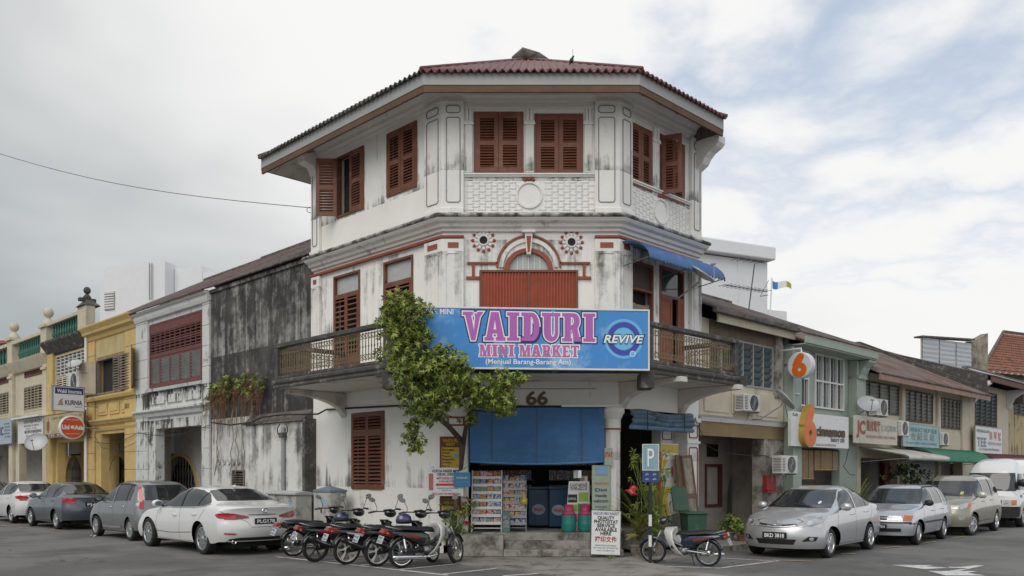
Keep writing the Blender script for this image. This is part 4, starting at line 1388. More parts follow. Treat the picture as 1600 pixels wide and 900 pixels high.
# --- narrow house with green balustrade parapet and insurance signs
xa,xb = FL.X(78),FL.X(137) - .01
H = house('cream and yellow shophouse with green balusters in its parapet above the insurance signs',FL,xa,xb,8)
cz0,cz1 = P(FL,110,545)[1],P(FL,110,527)[1]
pz = P(FL,106,494)[1]
wz1,wz0 = P(FL,110,551)[1],P(FL,110,615)[1]
wx0,wx1 = FL.X(88),FL.X(133)
gz = P(FL,110,690)[1]
b = MB(FL); wall(b,xa,xb,0,cz0,[(wx0,wx1,wz0,wz1),(FL.X(90),FL.X(131),0.0,gz)],t=.3); b.build('front_wall',m_yell,H)
b = MB(FL); b.box(xa + .01,FL.X(87),-.12,-.001,0,cz0); b.build('yellow_pier',m_yell,H)
b = MB(FL); sweep(b,[(xa,0),(xb,0)],[(0,cz0 - .1),(.1,cz0 - .05),(.2,cz0 + .1),(.4,cz1 - .1),(.42,cz1),(0,cz1)]); b.build('cornice',m_mould,H,bev=.02)
b = MB(FL); b.box(xa,xb,-.08,.1,cz1 + .002,cz1 + .1); b.box(xa,xb,-.14,.14,pz - .16,pz); b.build('parapet_rail',m_cream,H,bev=.02)
def baluster_mesh(h,m_):
 b_ = MB(); b_.lathe([(.05,0),(.05,.05),(.03,.08),(.075,.28 * h),(.06,.45 * h),(.03,.7 * h),(.045,.85 * h),(.055,h - .04),(.055,h)],(0,0,0),8)
 return b_.mesh('baluster',m_,sm=True)
bme = baluster_mesh(pz - .16 - cz1 - .1,m_greenb)
n_ = 12
for k in range(n_): piece('baluster',bme,H,FL,xa + .5 + (xb - xa - 1.1) * k / (n_ - 1),0,cz1 + .1)
b = MB(FL); b.box(xa + .3,xb - .3,.12,.14,cz1,pz - .1); b.build('parapet_back',m_greenb,H)
def finial(par,fr,x,z,s,mt,base=.3):
 b_ = MB(fr)
 b_.box(x - base,x + base,-.25,.35,z,z + .12)
 b_.lathe([(.28 * s,z + .12),(.26 * s,z + .2 * s + .08),(.12 * s,z + .36 * s + .08),(.09 * s,z + .5 * s),(.12 * s,z + .56 * s),(.2 * s,z + .62 * s),(.25 * s,z + .78 * s),(.2 * s,z + .95 * s),(.08 * s,z + 1.04 * s),(0,z + 1.05 * s)],(x,.05,0),16)
 b_.build('urn_finial',mt,par,auto=40)
def parapet_pier(par,fr,x,z0,z1,w_,mt):
 b_ = MB(fr); b_.box(x - w_,x + w_,-.16,.2,z0,z1); b_.build('parapet_pier',mt,par,bev=.015)
parapet_pier(H,FL,FL.X(134),cz1,pz + .1,.45,m_cream)
b = MB(FL); xq = FL.X(134)
b.add([(xq - .46,-.24,pz + .1),(xq + .48,-.24,pz + .1),(xq + .48,.4,pz + .1),(xq - .46,.4,pz + .1),(xq - .14,0,pz + .36),(xq + .14,0,pz + .36),(xq + .14,.2,pz + .36),(xq - .14,.2,pz + .36)],
[(0,1,5,4),(1,2,6,5),(2,3,7,6),(3,0,4,7),(4,5,6,7),(0,3,2,1)]); b.build('pier_cap',m_mould,H)
finial(H,FL,xq,pz + .30,.55,m_mould,base=.12)
o = win_frame(H,FL,wx0,wx1,wz0,wz1,nm='screen_window',t=.05,mt=m_cream)
b = MB(FL); b.box(wx0,wx1,.2,.24,wz0,wz1); b.build('dark_backing',m_dark,o)
zmid = wz0 + (wz1 - wz0) * .5
nx,nz = 7,6
sc = MB(FL)
for i in range(nx + 1):
 x_ = wx0 + (wx1 - wx0) * i / nx; sc.box(x_ - .045,x_ + .045,.0,.08,zmid,wz1 - .05)
for k in range(nz + 1):
 z_ = zmid + (wz1 - zmid) * k / nz; sc.box(wx0,wx1,.004,.076,z_ - .02,z_ + .02)
sc.build('air_block_screen',mat('grey_white_block',(.52,.52,.49),.85,var=.1),o,kind='stuff')
for k in range(4):
 a_,c_ = wx0 + .05 + (wx1 - wx0 - .1) * k / 4,wx0 + .05 + (wx1 - wx0 - .1) * (k + 1) / 4
 leaf(o,FL,a_,c_,wz0 + .04,zmid - .06,mt=m_cream,nsl=7,panels=((.06,.94),))
recess(H,FL,xa + .05,xb - .05,gz,1.2,m_yell,arch=(FL.X(102,1.2),FL.X(128,1.2),P(FL,116,712,1.2)[1]))
roof(H,FL,xa,xb,cz1,27,y0=.3,depth=4.5,mt=m_rroof)
# --- two cream houses
def cream_house(pxa,pxb,label,nbay_px,gate):
 xa,xb = FL.X(pxa),FL.X(pxb) - .01
 pm = (pxa + pxb) / 2
 H = house(label,FL,xa,xb,8)
 cz0 = P(FL,78,568)[1]; cz1 = P(FL,78,552)[1]; pz = P(FL,78,514)[1]
 w1 = [FL.X(q) for q in nbay_px]
 z_a,z_b = P(FL,56,567)[1],P(FL,56,583)[1]
 z_c,z_d = P(FL,56,600)[1],P(FL,56,641)[1]
 gz = P(FL,56,690)[1]
 holes = [(w1[0],w1[1],z_b - .1,z_a + .05),(w1[0] - .1,w1[1] + .1,z_d,z_c),(xa + .6,xb - .8,0.0,gz)]
 b = MB(FL); wall(b,xa,xb,0,cz0,holes,t=.3); b.build('front_wall',m_cream,H)
 b = MB(FL); b.box(xb - .55,xb - .005,-.14,-.001,0,cz0); b.box(xb - .62,xb + .0,-.2,-.001,cz0 - .25,cz0 - .12); b.build('pilaster',m_cream,H,bev=.012)
 b = MB(FL); sweep(b,[(xa,0),(xb,0)],[(0,cz0 - .1),(.12,cz0 - .05),(.2,cz0 + .1),(.32,cz1 - .1),(.36,cz1),(0,cz1)]); b.build('cornice',m_cream,H,bev=.015)
 b = MB(FL); b.box(xa,xb,-.08,.1,cz1 + .002,cz1 + .12); b.box(xa,xb,-.14,.14,pz - .16,pz); b.build('parapet_rail',m_cream,H,bev=.02)
 bme = baluster_mesh(pz - .16 - cz1 - .12,m_greenb)
 for k in range(14): piece('baluster',bme,H,FL,xa + .7 + (xb - xa - 1.5) * k / 13,0,cz1 + .12)
 b = MB(FL); b.box(xa + .3,xb - .3,.12,.14,cz1,pz - .1); b.build('parapet_back',m_greenb,H)
 parapet_pier(H,FL,xb - .35,cz1,pz + .08,.38,m_cream)
 finial(H,FL,xb - .35,pz + .08,.85,m_cream,base=.42)
 o = win_frame(H,FL,w1[0],w1[1],z_b - .1,z_a + .05,nm='vent_window',t=.04,mt=m_mar)
 b = MB(FL); b.box(w1[0],w1[1],.2,.24,z_b - .1,z_a + .05); b.build('dark_backing',m_dark,o)
 for k in range(7):
  a_,c_ = w1[0] + (w1[1] - w1[0]) * k / 7,w1[0] + (w1[1] - w1[0]) * (k + 1) / 7
  leaf(o,FL,a_,c_,z_b - .06,z_a + .01,nsl=6,mt=m_mar,panels=((.05,.95),),st=.02)
 o = win_frame(H,FL,w1[0] - .1,w1[1] + .1,z_d,z_c,nm='slatted_window',t=.06,mt=m_cream,mids=((w1[0] + w1[1]) / 2,))
 b = MB(FL); b.box(w1[0] - .1,w1[1] + .1,.2,.24,z_d,z_c); b.build('dark_backing',m_dark,o)
 for k in range(6):
  a_,c_ = w1[0] - .05 + (w1[1] - w1[0] + .1) * k / 6,w1[0] - .05 + (w1[1] - w1[0] + .1) * (k + 1) / 6
  leaf(o,FL,a_,c_,z_d + .05,z_c - .05,nsl=8,mt=mat('dun_shutter',(.33,.29,.20),.8,var=.15),panels=((.05,.95),),st=.04)
 b = MB(FL); sweep(b,[(xa,0),(xb,0)],[(0,z_d - .3),(.1,z_d - .26),(.14,z_d - .12),(0,z_d - .1)]); b.build('sill_moulding',m_cream,H)
 recess(H,FL,xa + .05,xb - .05,gz,2.3,m_gwall,arch=gate)
 roof(H,FL,xa,xb,cz1,27,y0=.3,depth=4.5,mt=m_rroof)
 return H
cream_house(24,78,'cream shophouse with urn finial and maroon vents over the engineering signboard',(39,72),(FL.X(46,2.3),FL.X(70,2.3),P(FL,58,712,2.3)[1]))
cream_house(-50,24,'cream shophouse cut by the left edge of the photo with maroon vents',(-20,17),(FL.X(-4,2.3),FL.X(20,2.3),P(FL,10,712,2.3)[1]))
cream_house(-140,-50,'cream shophouse at the far left end of the row out past the edge',(-120,-65),None)
# ================================================================ RIGHT ROW
m_br = mat('brown_board',(.16,.115,.08),.8,var=.25,vscale=4,streak=5,dirt=(.07,.05,.04),damt=.58)
# --- first house: cream, louvres behind the balcony
xa,xb = LEN_R + .01,FR.X(1224)
H = house('cream shophouse with blue glass louvres beside the corner balcony',FR,xa,xb,5.6)
wz1,wz0 = P(FR,1178,537)[1],P(FR,1178,606)[1]
zc1,zc0 = P(FR,1160,654)[1],P(FR,1160,664)[1]
zo = P(FR,1160,684)[1]
wx0,wx1 = FR.X(1108),FR.X(1207)
pxr = FR.X(1194)
ze = 5.45
b = MB(FR); wall(b,xa,xb,zo,ze,[(wx0,wx1,wz0,wz1)],t=.25); b.build('upper_wall',m_cream,H)
b = MB(FR); b.box(pxr,xb,0.0,.35,0,zo - .001); b.build('street_pier',mat('flaking_pier',(.40,.37,.33),.9,var=.15,dirt=(.12,.10,.085),damt=.52,dscale=2.5,bump=.4),H)
b = MB(FR); b.box(wx0,FR.X(1213),-.03,0,wz1,ze); b.build('brown_boarding',m_br,H)
louvre_bay(H,FR,wx0,wx1,wz0,wz1,6,mat('grey_frame',(.33,.33,.30),.6),m_bladeb,nb=6)
b = MB(FR); b.box(FR.X(1208),FR.X(1219),-.08,0,wz0 - .2,ze); b.build('flaking_post',mat('flaking_pier',(0,0,0)),H)
b = MB(FR); sweep(b,[(xa,0),(xb,0)],[(0,zc0),(.06,zc0 + .02),(.1,zc1 - .05),(.16,zc1),(0,zc1 + .02)]); b.build('string_course',m_wmetal,H)
b = MB(FR); b.box(xa,xb,-.02,-.001,zo,zc0); b.build('ochre_lintel',mat('ochre_board',(.26,.19,.09),.8,var=.15),H)
for k in range(3):
 a_,c_ = xa + .1 + (xb - xa - .4) * k / 3 + .1,xa + .1 + (xb - xa - .4) * (k + 1) / 3 - .05
 b = MB(FR); b.box(a_,c_,-.035,0,zc1 + .1,wz0 - .12); b.build('raised_panel',m_cream,H,bev=.01)
d_ = 1.5
b = MB(FR)
dw = (FR.X(1101,d_),FR.X(1127,d_),P(FR,1114,792,d_)[1],P(FR,1114,725,d_)[1])
sw = (FR.X(1104,d_),FR.X(1122,d_),P(FR,1114,714,d_)[1],P(FR,1114,694,d_)[1])
aw = (FR.X(1136,d_),FR.X(1192,d_),.12,P(FR,1164,725,d_)[1])
wall(b,xa - .3,xb - .1,.1,zo + .4,[dw,sw,(*aw,'arch')],y=d_,t=.25)
b.add([(xa - .3,.2,zo + .35),(xb - .1,.2,zo + .35),(xb - .1,d_,zo + .35),(xa - .3,d_,zo + .35)],[(0,1,2,3)])
b.add([(xb - .1,.2,.1),(xb - .1,d_,.1),(xb - .1,d_,zo + .35),(xb - .1,.2,zo + .35)],[(0,1,2,3)])
b.build('arcade_wall',mat('beige_wall',(.42,.38,.34),.9,var=.08,dirt=(.2,.18,.15),damt=.6),H)
o = win_frame(H,FR,*dw,t=.07,mt=mat('dark_red_frame',(.12,.04,.03),.7),y0=d_ - .04,y1=d_ + .1,back=m_gwall)
o = win_frame(H,FR,*sw,t=.03,mt=m_dark,y0=d_ - .01,y1=d_ + .1,back=m_dark)
b = MB(FR); b.box(aw[0],aw[1],d_ + .9,d_ + 1,.1,2.9); b.build('green_lobby_wall',m_grn,H)
gw = (FR.X(1150,d_ + .9),FR.X(1172,d_ + .9),1.0,2.35)
o = win_frame(H,FR,*gw,t=.04,mt=m_grn,y0=d_ + .82,y1=d_ + .89,back=m_gwall)
b = MB(FR)
for k in range(8):
 for j in range(12):
  x_,z_ = gw[0] + .05 + (gw[1] - gw[0] - .1) * (k + .5) / 8,gw[2] + .05 + (gw[3] - gw[2] - .1) * (j + .5) / 12
  b.tube([(x_ + .03 * math.cos(a * .9),d_ + .8,z_ + .045 * math.sin(a * .9)) for a in range(8)],.006,4,caps=False)
b.build('wrought_grille',m_gwall,o,kind='stuff')
gt = MB(FR)
for k in range(9):
 x_ = FR.X(1176,d_) + k * .07; gt.box(x_ - .008,x_ + .008,d_ + .3,d_ + .315,.12,2.5)
 for j in range(6): gt.add([(x_,d_ + .31,.2 + j * .38),(x_ + .07,d_ + .31,.55 + j * .38),(x_ + .085,d_ + .31,.55 + j * .38),(x_ + .015,d_ + .31,.2 + j * .38)],[(0,1,2,3)])
gt.build('folding_gate',m_rust,H,kind='stuff')
side_walls(H,FR,xa,xb,5.3,20,m_mould,ends=(0,1))
roof(H,FR,xa,xb,5.62,22,y0=-.45,mt=m_rroof)
b = MB(FR); b.box(xa,xb,-.5,-.36,5.50,5.62); b.build('gutter',m_rust,H,bev=.02)
b = MB(FR); b.box(xa + .3,xb,-.35,-.30,5.32,5.56); b.build('eaves_board',m_cream,H)
b = MB(FR); b.prism([(-.45,5.6),(4.5,5.6 + 4.95 * math.tan(R(20))),(4.5,5.2),(-.1,5.2)],xb - .2,xb - .02,'x'); b.v = [(p[0],p[1],p[2] + (.08 if p[2] > 5.3 else 0)) for p in b.v]; b.build('fire_wall',m_mould,H,bev=.02)
t = thing('red_wall_shrine','small red altar box fixed on the flaking pier left of the café air conditioner','shrine',FR,FR.X(1205,-.1),0,P(FR,1205,768)[1])
q0,q1 = FR.X(1198,-.12),FR.X(1212,-.12)
b = MB(FR); b.box(q0,q1,-.14,-.003,P(FR,1205,766)[1],P(FR,1205,742)[1]); b.build('box',mat('altar_red',(.30,.03,.025),.6,var=.3,vscale=12),t,bev=.01)
b = MB(FR); b.box(q0 - .08,q1 + .08,-.2,-.003,P(FR,1205,769)[1],P(FR,1205,766.5)[1]); b.build('shelf',mat('altar_red',(0,0,0)),t)
# --- green café house
xa,xb = FR.X(1224) + .01,FR.X(1339)
H = house('pale green café shophouse with white-framed windows and orange six signs',FR,xa,xb,5.5)
wz1,wz0 = P(FR,1294,556)[1],P(FR,1294,640)[1]
w1 = (FR.X(1234),FR.X(1262),wz0,wz1)
w2 = (FR.X(1272),FR.X(1317),wz0,wz1)
gz = P(FR,1280,703)[1]
gx0,gx1 = FR.X(1240),FR.X(1312)
b = MB(FR); wall(b,xa,xb,0,5.3,[w1,w2,(gx0,gx1,0,gz)],t=.25); b.build('front_wall',m_grn,H)
for a_,c_ in ((xa,FR.X(1238)),(FR.X(1325),xb)):
 b = MB(FR); b.box(a_ + .01,c_,-.28,-.001,0 if a_ == xa else 2.9,5.17); b.box(a_ + .01,c_,-.34,-.001,4.6,4.72)
 b.build('green_pier',m_grn,H,bev=.015)
b = MB(FR); b.prism([(-.28,5.16),(-.6,5.17),(-.6,5.1),(-.42,4.95),(-.36,4.8),(-.28,4.6)],xb - .5,xb - .02,'x'); b.build('eaves_bracket',m_grn,H,bev=.01)
for w_,cols in ((w1,2),(w2,4)):
 o = win_frame(H,FR,*w_,t=.05,mt=m_wmetal,y0=-.05,y1=.04,mids=[w_[0] + (w_[1] - w_[0]) * k / cols for k in range(1,cols)],hmids=((w_[2] + w_[3]) / 2,))
 b = MB(FR); b.box(w_[0],w_[1],.05,.07,w_[2],w_[3]); b.build('pane',m_glass,o)
 bb = MB(); bb.box(-.008,.008,-.035,-.02,w_[2] + .05,w_[3] - .05); me_ = bb.mesh('grille_bar',m_wmetal)
 for k in range(cols): piece('grille_bar',me_,o,FR,w_[0] + (w_[1] - w_[0]) * (k + .5) / cols,0,0)
recess(H,FR,xa + .1,xb - .1,gz,2.4,m_gwall,arch=(FR.X(1262,2.4),FR.X(1300,2.4),2.3))
roof(H,FR,xa,xb,5.46,23,y0=-.7,mt=m_rroof)
side_walls(H,FR,xa,xb,5.2,21,m_mould,ends=(0,1))
b = MB(FR); b.box(xa,xb,-.66,-.6,5.22,5.40); b.build('eaves_board',m_grn,H)
b = MB(FR); b.box(xa,xb,-.62,.05,5.18,5.21); b.build('eaves_soffit',m_grn,H)
# --- cream three-bay house with electric and trading signboards
xa,xb = FR.X(1339) + .01,FR.X(1517)
H = house('cream three-bay shophouse with rusty low roof and louvred windows beyond the café',FR,xa,xb,5.2)
bays = ((1342,1404,4,598,646),(1412,1457,5,612,660),(1470,1507,6,624,671))
holes = []
for a_,c_,n_,t_,bt in bays:
 m_ = (a_ + c_) / 2
 holes.append((FR.X(a_),FR.X(c_),P(FR,m_,bt)[1],P(FR,m_,t_)[1]))
gz = P(FR,1425,718)[1]
gh = [(FR.X(1345),FR.X(1402),0,gz),(FR.X(1412),FR.X(1459),0,gz),(FR.X(1470),FR.X(1500),0,gz)]
b = MB(FR); wall(b,xa,xb,0,4.95,holes + gh,t=.25); b.build('front_wall',m_cream,H)
for h_,(a_,c_,n_,t_,bt) in zip(holes,bays):
 louvre_bay(H,FR,*h_,n_,m_br,m_blade,nb=8)
for px_ in (1408,1464):
 x_ = FR.X(px_); b = MB(FR); b.box(x_ - .13,x_ + .13,-.1,0,0,4.9); b.build('pilaster',m_cream,H,bev=.012)
b = MB(FR); b.box(FR.X(1500),xb - .01,-.1,0,0,4.9); b.build('pilaster',m_cream,H,bev=.012)
xr_,zr_ = P(FR,1500,690)
b = MB(FR); b.box(FR.X(1469),FR.X(1499),-.04,0,P(FR,1485,703)[1],P(FR,1485,678)[1]); b.build('raised_panel',m_cream,H,bev=.01)
recess(H,FR,xa + .1,xb - .1,gz,2.4,m_gwall,arch=(FR.X(1478,2.4),FR.X(1500,2.4),2.1))
b = MB(FR); b.box(FR.X(1378,2.3),FR.X(1398,2.3),2.2,2.35,.12,2.6); b.build('red_door',mat('altar_red',(0,0,0)),H)
roof(H,FR,xa,xb,4.80,26,y0=-.75,mt=mat('rusty_corrugated',(.17,.13,.12),.85,var=.3,vscale=.8,c2=(.16,.075,.06),c2t=.55,c2s=.7,dirt=(.07,.06,.055),damt=.58,bump=.5),corr=.14,amp=.03)
b = MB(FR); b.box(xa,xb,-.72,-.68,4.60,4.78); b.build('fascia_board',mat('pinkish_fascia',(.30,.19,.15),.8,var=.2),H)
b = MB(FR)
b.prism([(-.1,5.0),(-.1,5.35),(4.4,7.5),(4.9,7.5),(9.5,5.2),(9.5,4.5)],xb - .22,xb - .01,'x')
b.build('fire_wall',m_mould,H,bev=.02)
# --- far house with maroon awning
xa,xb = FR.X(1517) + .01,FR.X(1576)
H = house('cream shophouse with dark louvres and a maroon awning behind the white van',FR,xa,xb,5.5)
wh = (FR.X(1523),FR.X(1557),P(FR,1540,667)[1],P(FR,1540,612)[1])
gz = P(FR,1545,722)[1]
b = MB(FR); wall(b,xa,xb,0,5.4,[wh,(FR.X(1524),FR.X(1564),0,gz)],t=.25); b.build('front_wall',m_cream,H)
louvre_bay(H,FR,*wh,4,m_br,m_bladeb,nb=9)
for x_ in (xa + .02,xb - .3):
 b = MB(FR); b.prism([(0,5.4),(-.7,5.42),(-.7,5.3),(-.3,5.0),(-.12,4.6),(0,4.6)],x_,x_ + .25,'x'); b.build('eaves_bracket',m_wmetal,H,bev=.01)
recess(H,FR,xa + .1,xb - .1,gz,2.4,m_gwall)
roof(H,FR,xa,xb,5.60,18,y0=-.8,mt=m_rroof,corr=.14)
side_walls(H,FR,xa,xb,5.83,18,m_mould,y0=-.6,ends=(1,1))
b = MB(FR); b.box(xa,xb,-.78,-.72,5.36,5.57); b.build('fascia_board',mat('maroon_fascia',(.13,.065,.05),.8,var=.2),H)
# --- last yellowish house
xa,xb = FR.X(1576) + .01,FR.X(1700)
H = house('stained yellow shophouse with grey sheet roof at the right edge',FR,xa,xb,5.5)
b = MB(FR); wh = (FR.X(1584),FR.X(1620),P(FR,1600,650)[1],P(FR,1600,610)[1])
wall(b,xa,xb,0,5.4,[wh],t=.25); b.build('front_wall',mat('stained_yellow_wall',(.46,.37,.21),.9,var=.12,dirt=(.08,.07,.055),damt=.545,dscale=1.0,streak=3,dsoft=.06),H)
louvre_bay(H,FR,*wh,4,m_br,m_bladeb,nb=7)
roof(H,FR,xa,xb,5.55,24,y0=-.6,depth=2.4,mt=mat('grey_zinc_sheet',(.36,.38,.39),.5,.3,var=.12),corr=.3,amp=.02)
# ================================================================ buildings behind
m_far = mat('bright_white_render',(.74,.75,.76),.8,var=.03,dirt=(.45,.46,.47),damt=.7,dscale=.8,streak=1.5)
fl = Frame((245 - 800) / FPX * 46,46,-20)
t = thing('white_apartment_block','plain white block rising behind the left shophouse row','building',fl)
q = lambda px,py: fl.at(px,py)
def qb(b_,a,c,top,bot=0.0,y0=0,y1=8):
 x0_,z1_ = q(a,top); x1_,_ = q(c,top)
 b_.box(x0_,x1_,y0,y1,bot,z1_)
b = MB(fl); qb(b,163,252,417); b.build('tower',m_far,t)
b = MB(fl); qb(b,251.5,262,411,y0=-.2,y1=6); b.build('stair_fin',m_far,t)
b = MB(fl); qb(b,262.5,306,417,y0=.5); b.build('tower',m_far,t)
b = MB(fl); qb(b,306.5,342,423,y0=.5); b.build('lower_wing',m_far,t)
b = MB(fl); qb(b,147,162.5,443,y0=.4); b.build('lower_wing',m_far,t)
b = MB(fl); x_,z_ = q(172,470); b.box(x_ - .35,x_ + .35,-.06,.1,z_ - .5,z_ + .5); wv = b.build('vent_window',m_gwall,t)
bb = MB(); bb.box(-.33,.33,-.1,-.065,-.03,.03); me_ = bb.mesh('slat',m_far)
for k in range(7): piece('slat',me_,wv,fl,x_,0,z_ - .42 + k * .14)
for k in range(2):
 x_,z_ = q(235 + 4 * k,440); b = MB(fl); b.tube([(x_,-.08,z_ - 1),(x_,-.08,z_ + 1)],.025,5); b.build('ladder_rail',m_steel,t)
fr2 = Frame((1165 - 800) / FPX * 42,42,25)
t = thing('white_flat_roofed_house','white flat-roofed house with deep parapet behind the right shophouse row','building',fr2)
q = lambda px,py: fr2.at(px,py)
b = MB(fr2)
x0_,z1_ = q(1060,400); x1_ = q(1199,400)[0]
b.box(x0_,x1_,0,9,0,q(1150,404)[1]); b.build('main_block',m_far,t)
b = MB(fr2); b.box(x0_ - .2,x1_ + .2,-.4,9.2,q(1150,402)[1],q(1150,381)[1]); b.build('roof_parapet',m_far,t,bev=.06)
b = MB(fr2); b.box(x1_ + .01,q(1236,485)[0],.3,8,0,q(1215,483)[1]); b.build('lower_wing',m_far,t)
b = MB(fr2); b.box(q(1152,395)[0],q(1152.8,395)[0],-.05,.0,q(1152,470)[1],q(1152,404)[1]); b.build('wall_seam',m_far,t)
fr3 = Frame((1480 - 800) / FPX * 44,44,30)
t = thing('grey_sheet_shed','grey corrugated rooftop shed beside the red tiled roof','building',fr3)
q = lambda px,py: fr3.at(px,py)
x0_,x1_ = q(1441,560)[0],q(1519,560)[0]
z0_,z1_ = 4,q(1480,532)[1]
MB(fr3).box(x0_,x1_,.05,.1,z0_,z1_).build('wall_backing',m_gwall,t)
n_ = 3
for k in range(n_):
 a_,c_ = x0_ + (x1_ - x0_) * k / n_,x0_ + (x1_ - x0_) * (k + 1) / n_
 b = MB(fr3)
 b.grid([[(a_ + .06,.02 * (j % 2),z0_ + (z1_ - z0_) * j / 40),(c_ - .06,.02 * (j % 2),z0_ + (z1_ - z0_) * j / 40)] for j in range(41)])
 b.build('wall_sheet',mat('pale_zinc',(.45,.47,.49),.6,.2,var=.06),t)
b = MB(fr3); b.prism([(x0_ - .1,z1_ + .0),(x1_ + .1,z1_ + .18),(x1_ + .1,z1_ + .26),(x0_ - .1,z1_ + .08)],-.1,.4); b.build('shed_roof',m_rust,t)
b = MB(fr3); b.prism([(x1_ + .02,2),(x1_ + 1.6,2),(x1_ + 1.6,z1_ + .7),(x1_ + .9,z1_ + .42),(x1_ + .02,z1_ + .1)],.1,.5); b.build('gable_wall',mat('aged_beige_wall',(.33,.29,.22),.9,var=.2,dirt=(.1,.09,.07),damt=.5),t)
fr4 = Frame((1560 - 800) / FPX * 58,58,28)
t = thing('red_tiled_house','house with steep weathered orange tile roof at the right edge','building',fr4)
q = lambda px,py: fr4.at(px,py)
m_tile = mat('orange_clay_tile',(.25,.095,.05),.85,var=.35,vscale=3,dirt=(.10,.06,.045),damt=.56,dscale=2.5)
ya,yb = -.5,4.5
lx0,lx1 = fr4.X(1535,ya),fr4.X(1568,yb)
x1_ = fr4.X(1720,0)
ze_,zr_ = fr4.Z(1540,577,ya),fr4.Z(1572,520,yb)
def tile_field(par,xl0,xl1,xr,y0,y1,z0,z1,rows,nm):
 b = MB(fr4)
 nc = 132
 for r_ in range(rows):
  f0,f1 = r_ / rows,(r_ + 1) / rows + .01
  b.grid([[((xl0 + (xl1 - xl0) * f) * (1 - i / nc) + xr * i / nc,y0 + (y1 - y0) * f,z0 + (z1 - z0) * f + lift + .045 * abs(math.sin(math.pi * i / 4))) for i in range(nc + 1)] for f,lift in ((f0,.05),(f1,0))])
 return b.build(nm,m_tile,par,kind='stuff')
tile_field(t,lx0,lx1,x1_,ya,yb,ze_,zr_,16,'tiled_roof')
b = MB(fr4); b.prism([(lx0 + .2,0),(x1_,0),(x1_,ze_ - .05),(lx0 + .2,ze_ - .05)],0,5); b.build('house_wall',mat('aged_beige_wall',(0,0,0)),t)
b = MB(fr4); b.add([(lx0,ya,ze_ - .1),(lx1,yb,zr_ - .1),(x1_,yb,zr_ - .1),(x1_,ya,ze_ - .1)],[(0,1,2,3)]); b.build('roof_deck',m_rust,t)
b = MB(fr4); b.tube([(lx0,ya,ze_ + .05),(lx1,yb,zr_ + .08),(x1_,yb,zr_ + .08)],.11,8); b.build('ridge_tiles',m_rust,t)
l0 = fr4.X(1500,-3)
tile_field(t,l0,l0 + .4,x1_,-3,-1.2,fr4.Z(1540,583,-3),fr4.Z(1540,570,-1.2),5,'lower_tiles')
fr5 = Frame((-10 - 800) / FPX * 60,60,-20)
t = thing('pink_roofed_house','sliver of white house with pink roof at the left edge','building',fr5)
b = MB(fr5); a0 = fr5.at(25,540); b.box(a0[0] - 12,a0[0] - .3,0,8,0,fr5.at(10,530)[1]); b.build('house_wall',m_far,t)
b = MB(fr5); b.prism([(a0[0] - 12,fr5.at(0,543)[1]),(a0[0] - .2,fr5.at(20,535)[1] - .1),(a0[0] - .2,fr5.at(20,535)[1] + .1),(a0[0] - 12,fr5.at(0,531)[1])],-.5,-.02); b.build('pink_eaves',mat('pink_paint',(.36,.10,.13),.7),t)
# ================================================================ SIGNS
def board(name,label,fr,x0,x1,z0,z1,y,d,face,edge=None,group=None,frame_w=.03,cat='sign',bev=.004):
 t = thing(name,label,cat,fr,(x0 + x1) / 2,y,z0,group=group)
 b_ = MB(fr); b_.box(x0,x1,y,y + d,z0,z1); b_.build('panel',face,t,bev=bev)
 if edge:
  b_ = MB(fr)
  w_ = frame_w
  b_.box(x0 - w_,x0,y - .012,y + d,z0 - w_,z1 + w_); b_.box(x1,x1 + w_,y - .012,y + d,z0 - w_,z1 + w_)
  b_.box(x0,x1,y - .012,y + d,z0 - w_,z0); b_.box(x0,x1,y - .012,y + d,z1,z1 + w_)
  b_.build('frame',edge,t)
 return t
# --- the big blue sign on the balcony
SG = Frame((645 - 800) / FPX * 15.86,15.86,4.6)
m_sblue = mat('sign_blue_print',(.035,.24,.60),.28,var=.06,vscale=1.2,dirt=(.30,.52,.74),damt=.60,dscale=1.1,dsoft=.10,coat=.3)
m_snavy = mat('sign_navy',(.015,.02,.13),.4,var=0)
m_sviolet = mat('sign_violet',(.45,.12,.43),.35,var=.05)
m_spink = mat('sign_pink',(.50,.14,.36),.35,var=.05)
m_swhite = mat('sign_white',(.82,.84,.86),.35,var=0)
m_slite = mat('sign_light_blue',(.15,.48,.78),.35,var=.1)
m_sdkb = mat('sign_deep_blue',(.05,.06,.38),.35,var=0)
x0,x1 = SG.X(647),SG.X(1012.5)
z1,z0 = SG.Z(1000,486),SG.Z(1000,576.5)
T = board('blue_mini_market_sign','long blue sign with violet lettering fixed across the balcony of the corner shop',SG,x0,x1,z0,z1,0,.10,m_sblue,m_wmetal,frame_w=.03)
for k in range(4):
 b = MB(SG); xx = x0 + (x1 - x0) * (k + .5) / 4; b.box(xx - .03,xx + .03,.101,.45,z0 + .2,z0 + .26); b.build('bracket',m_steel,T)
SX = SG.X
def SZ(py,px=830): return SG.Z(px,py)
S_ = .12
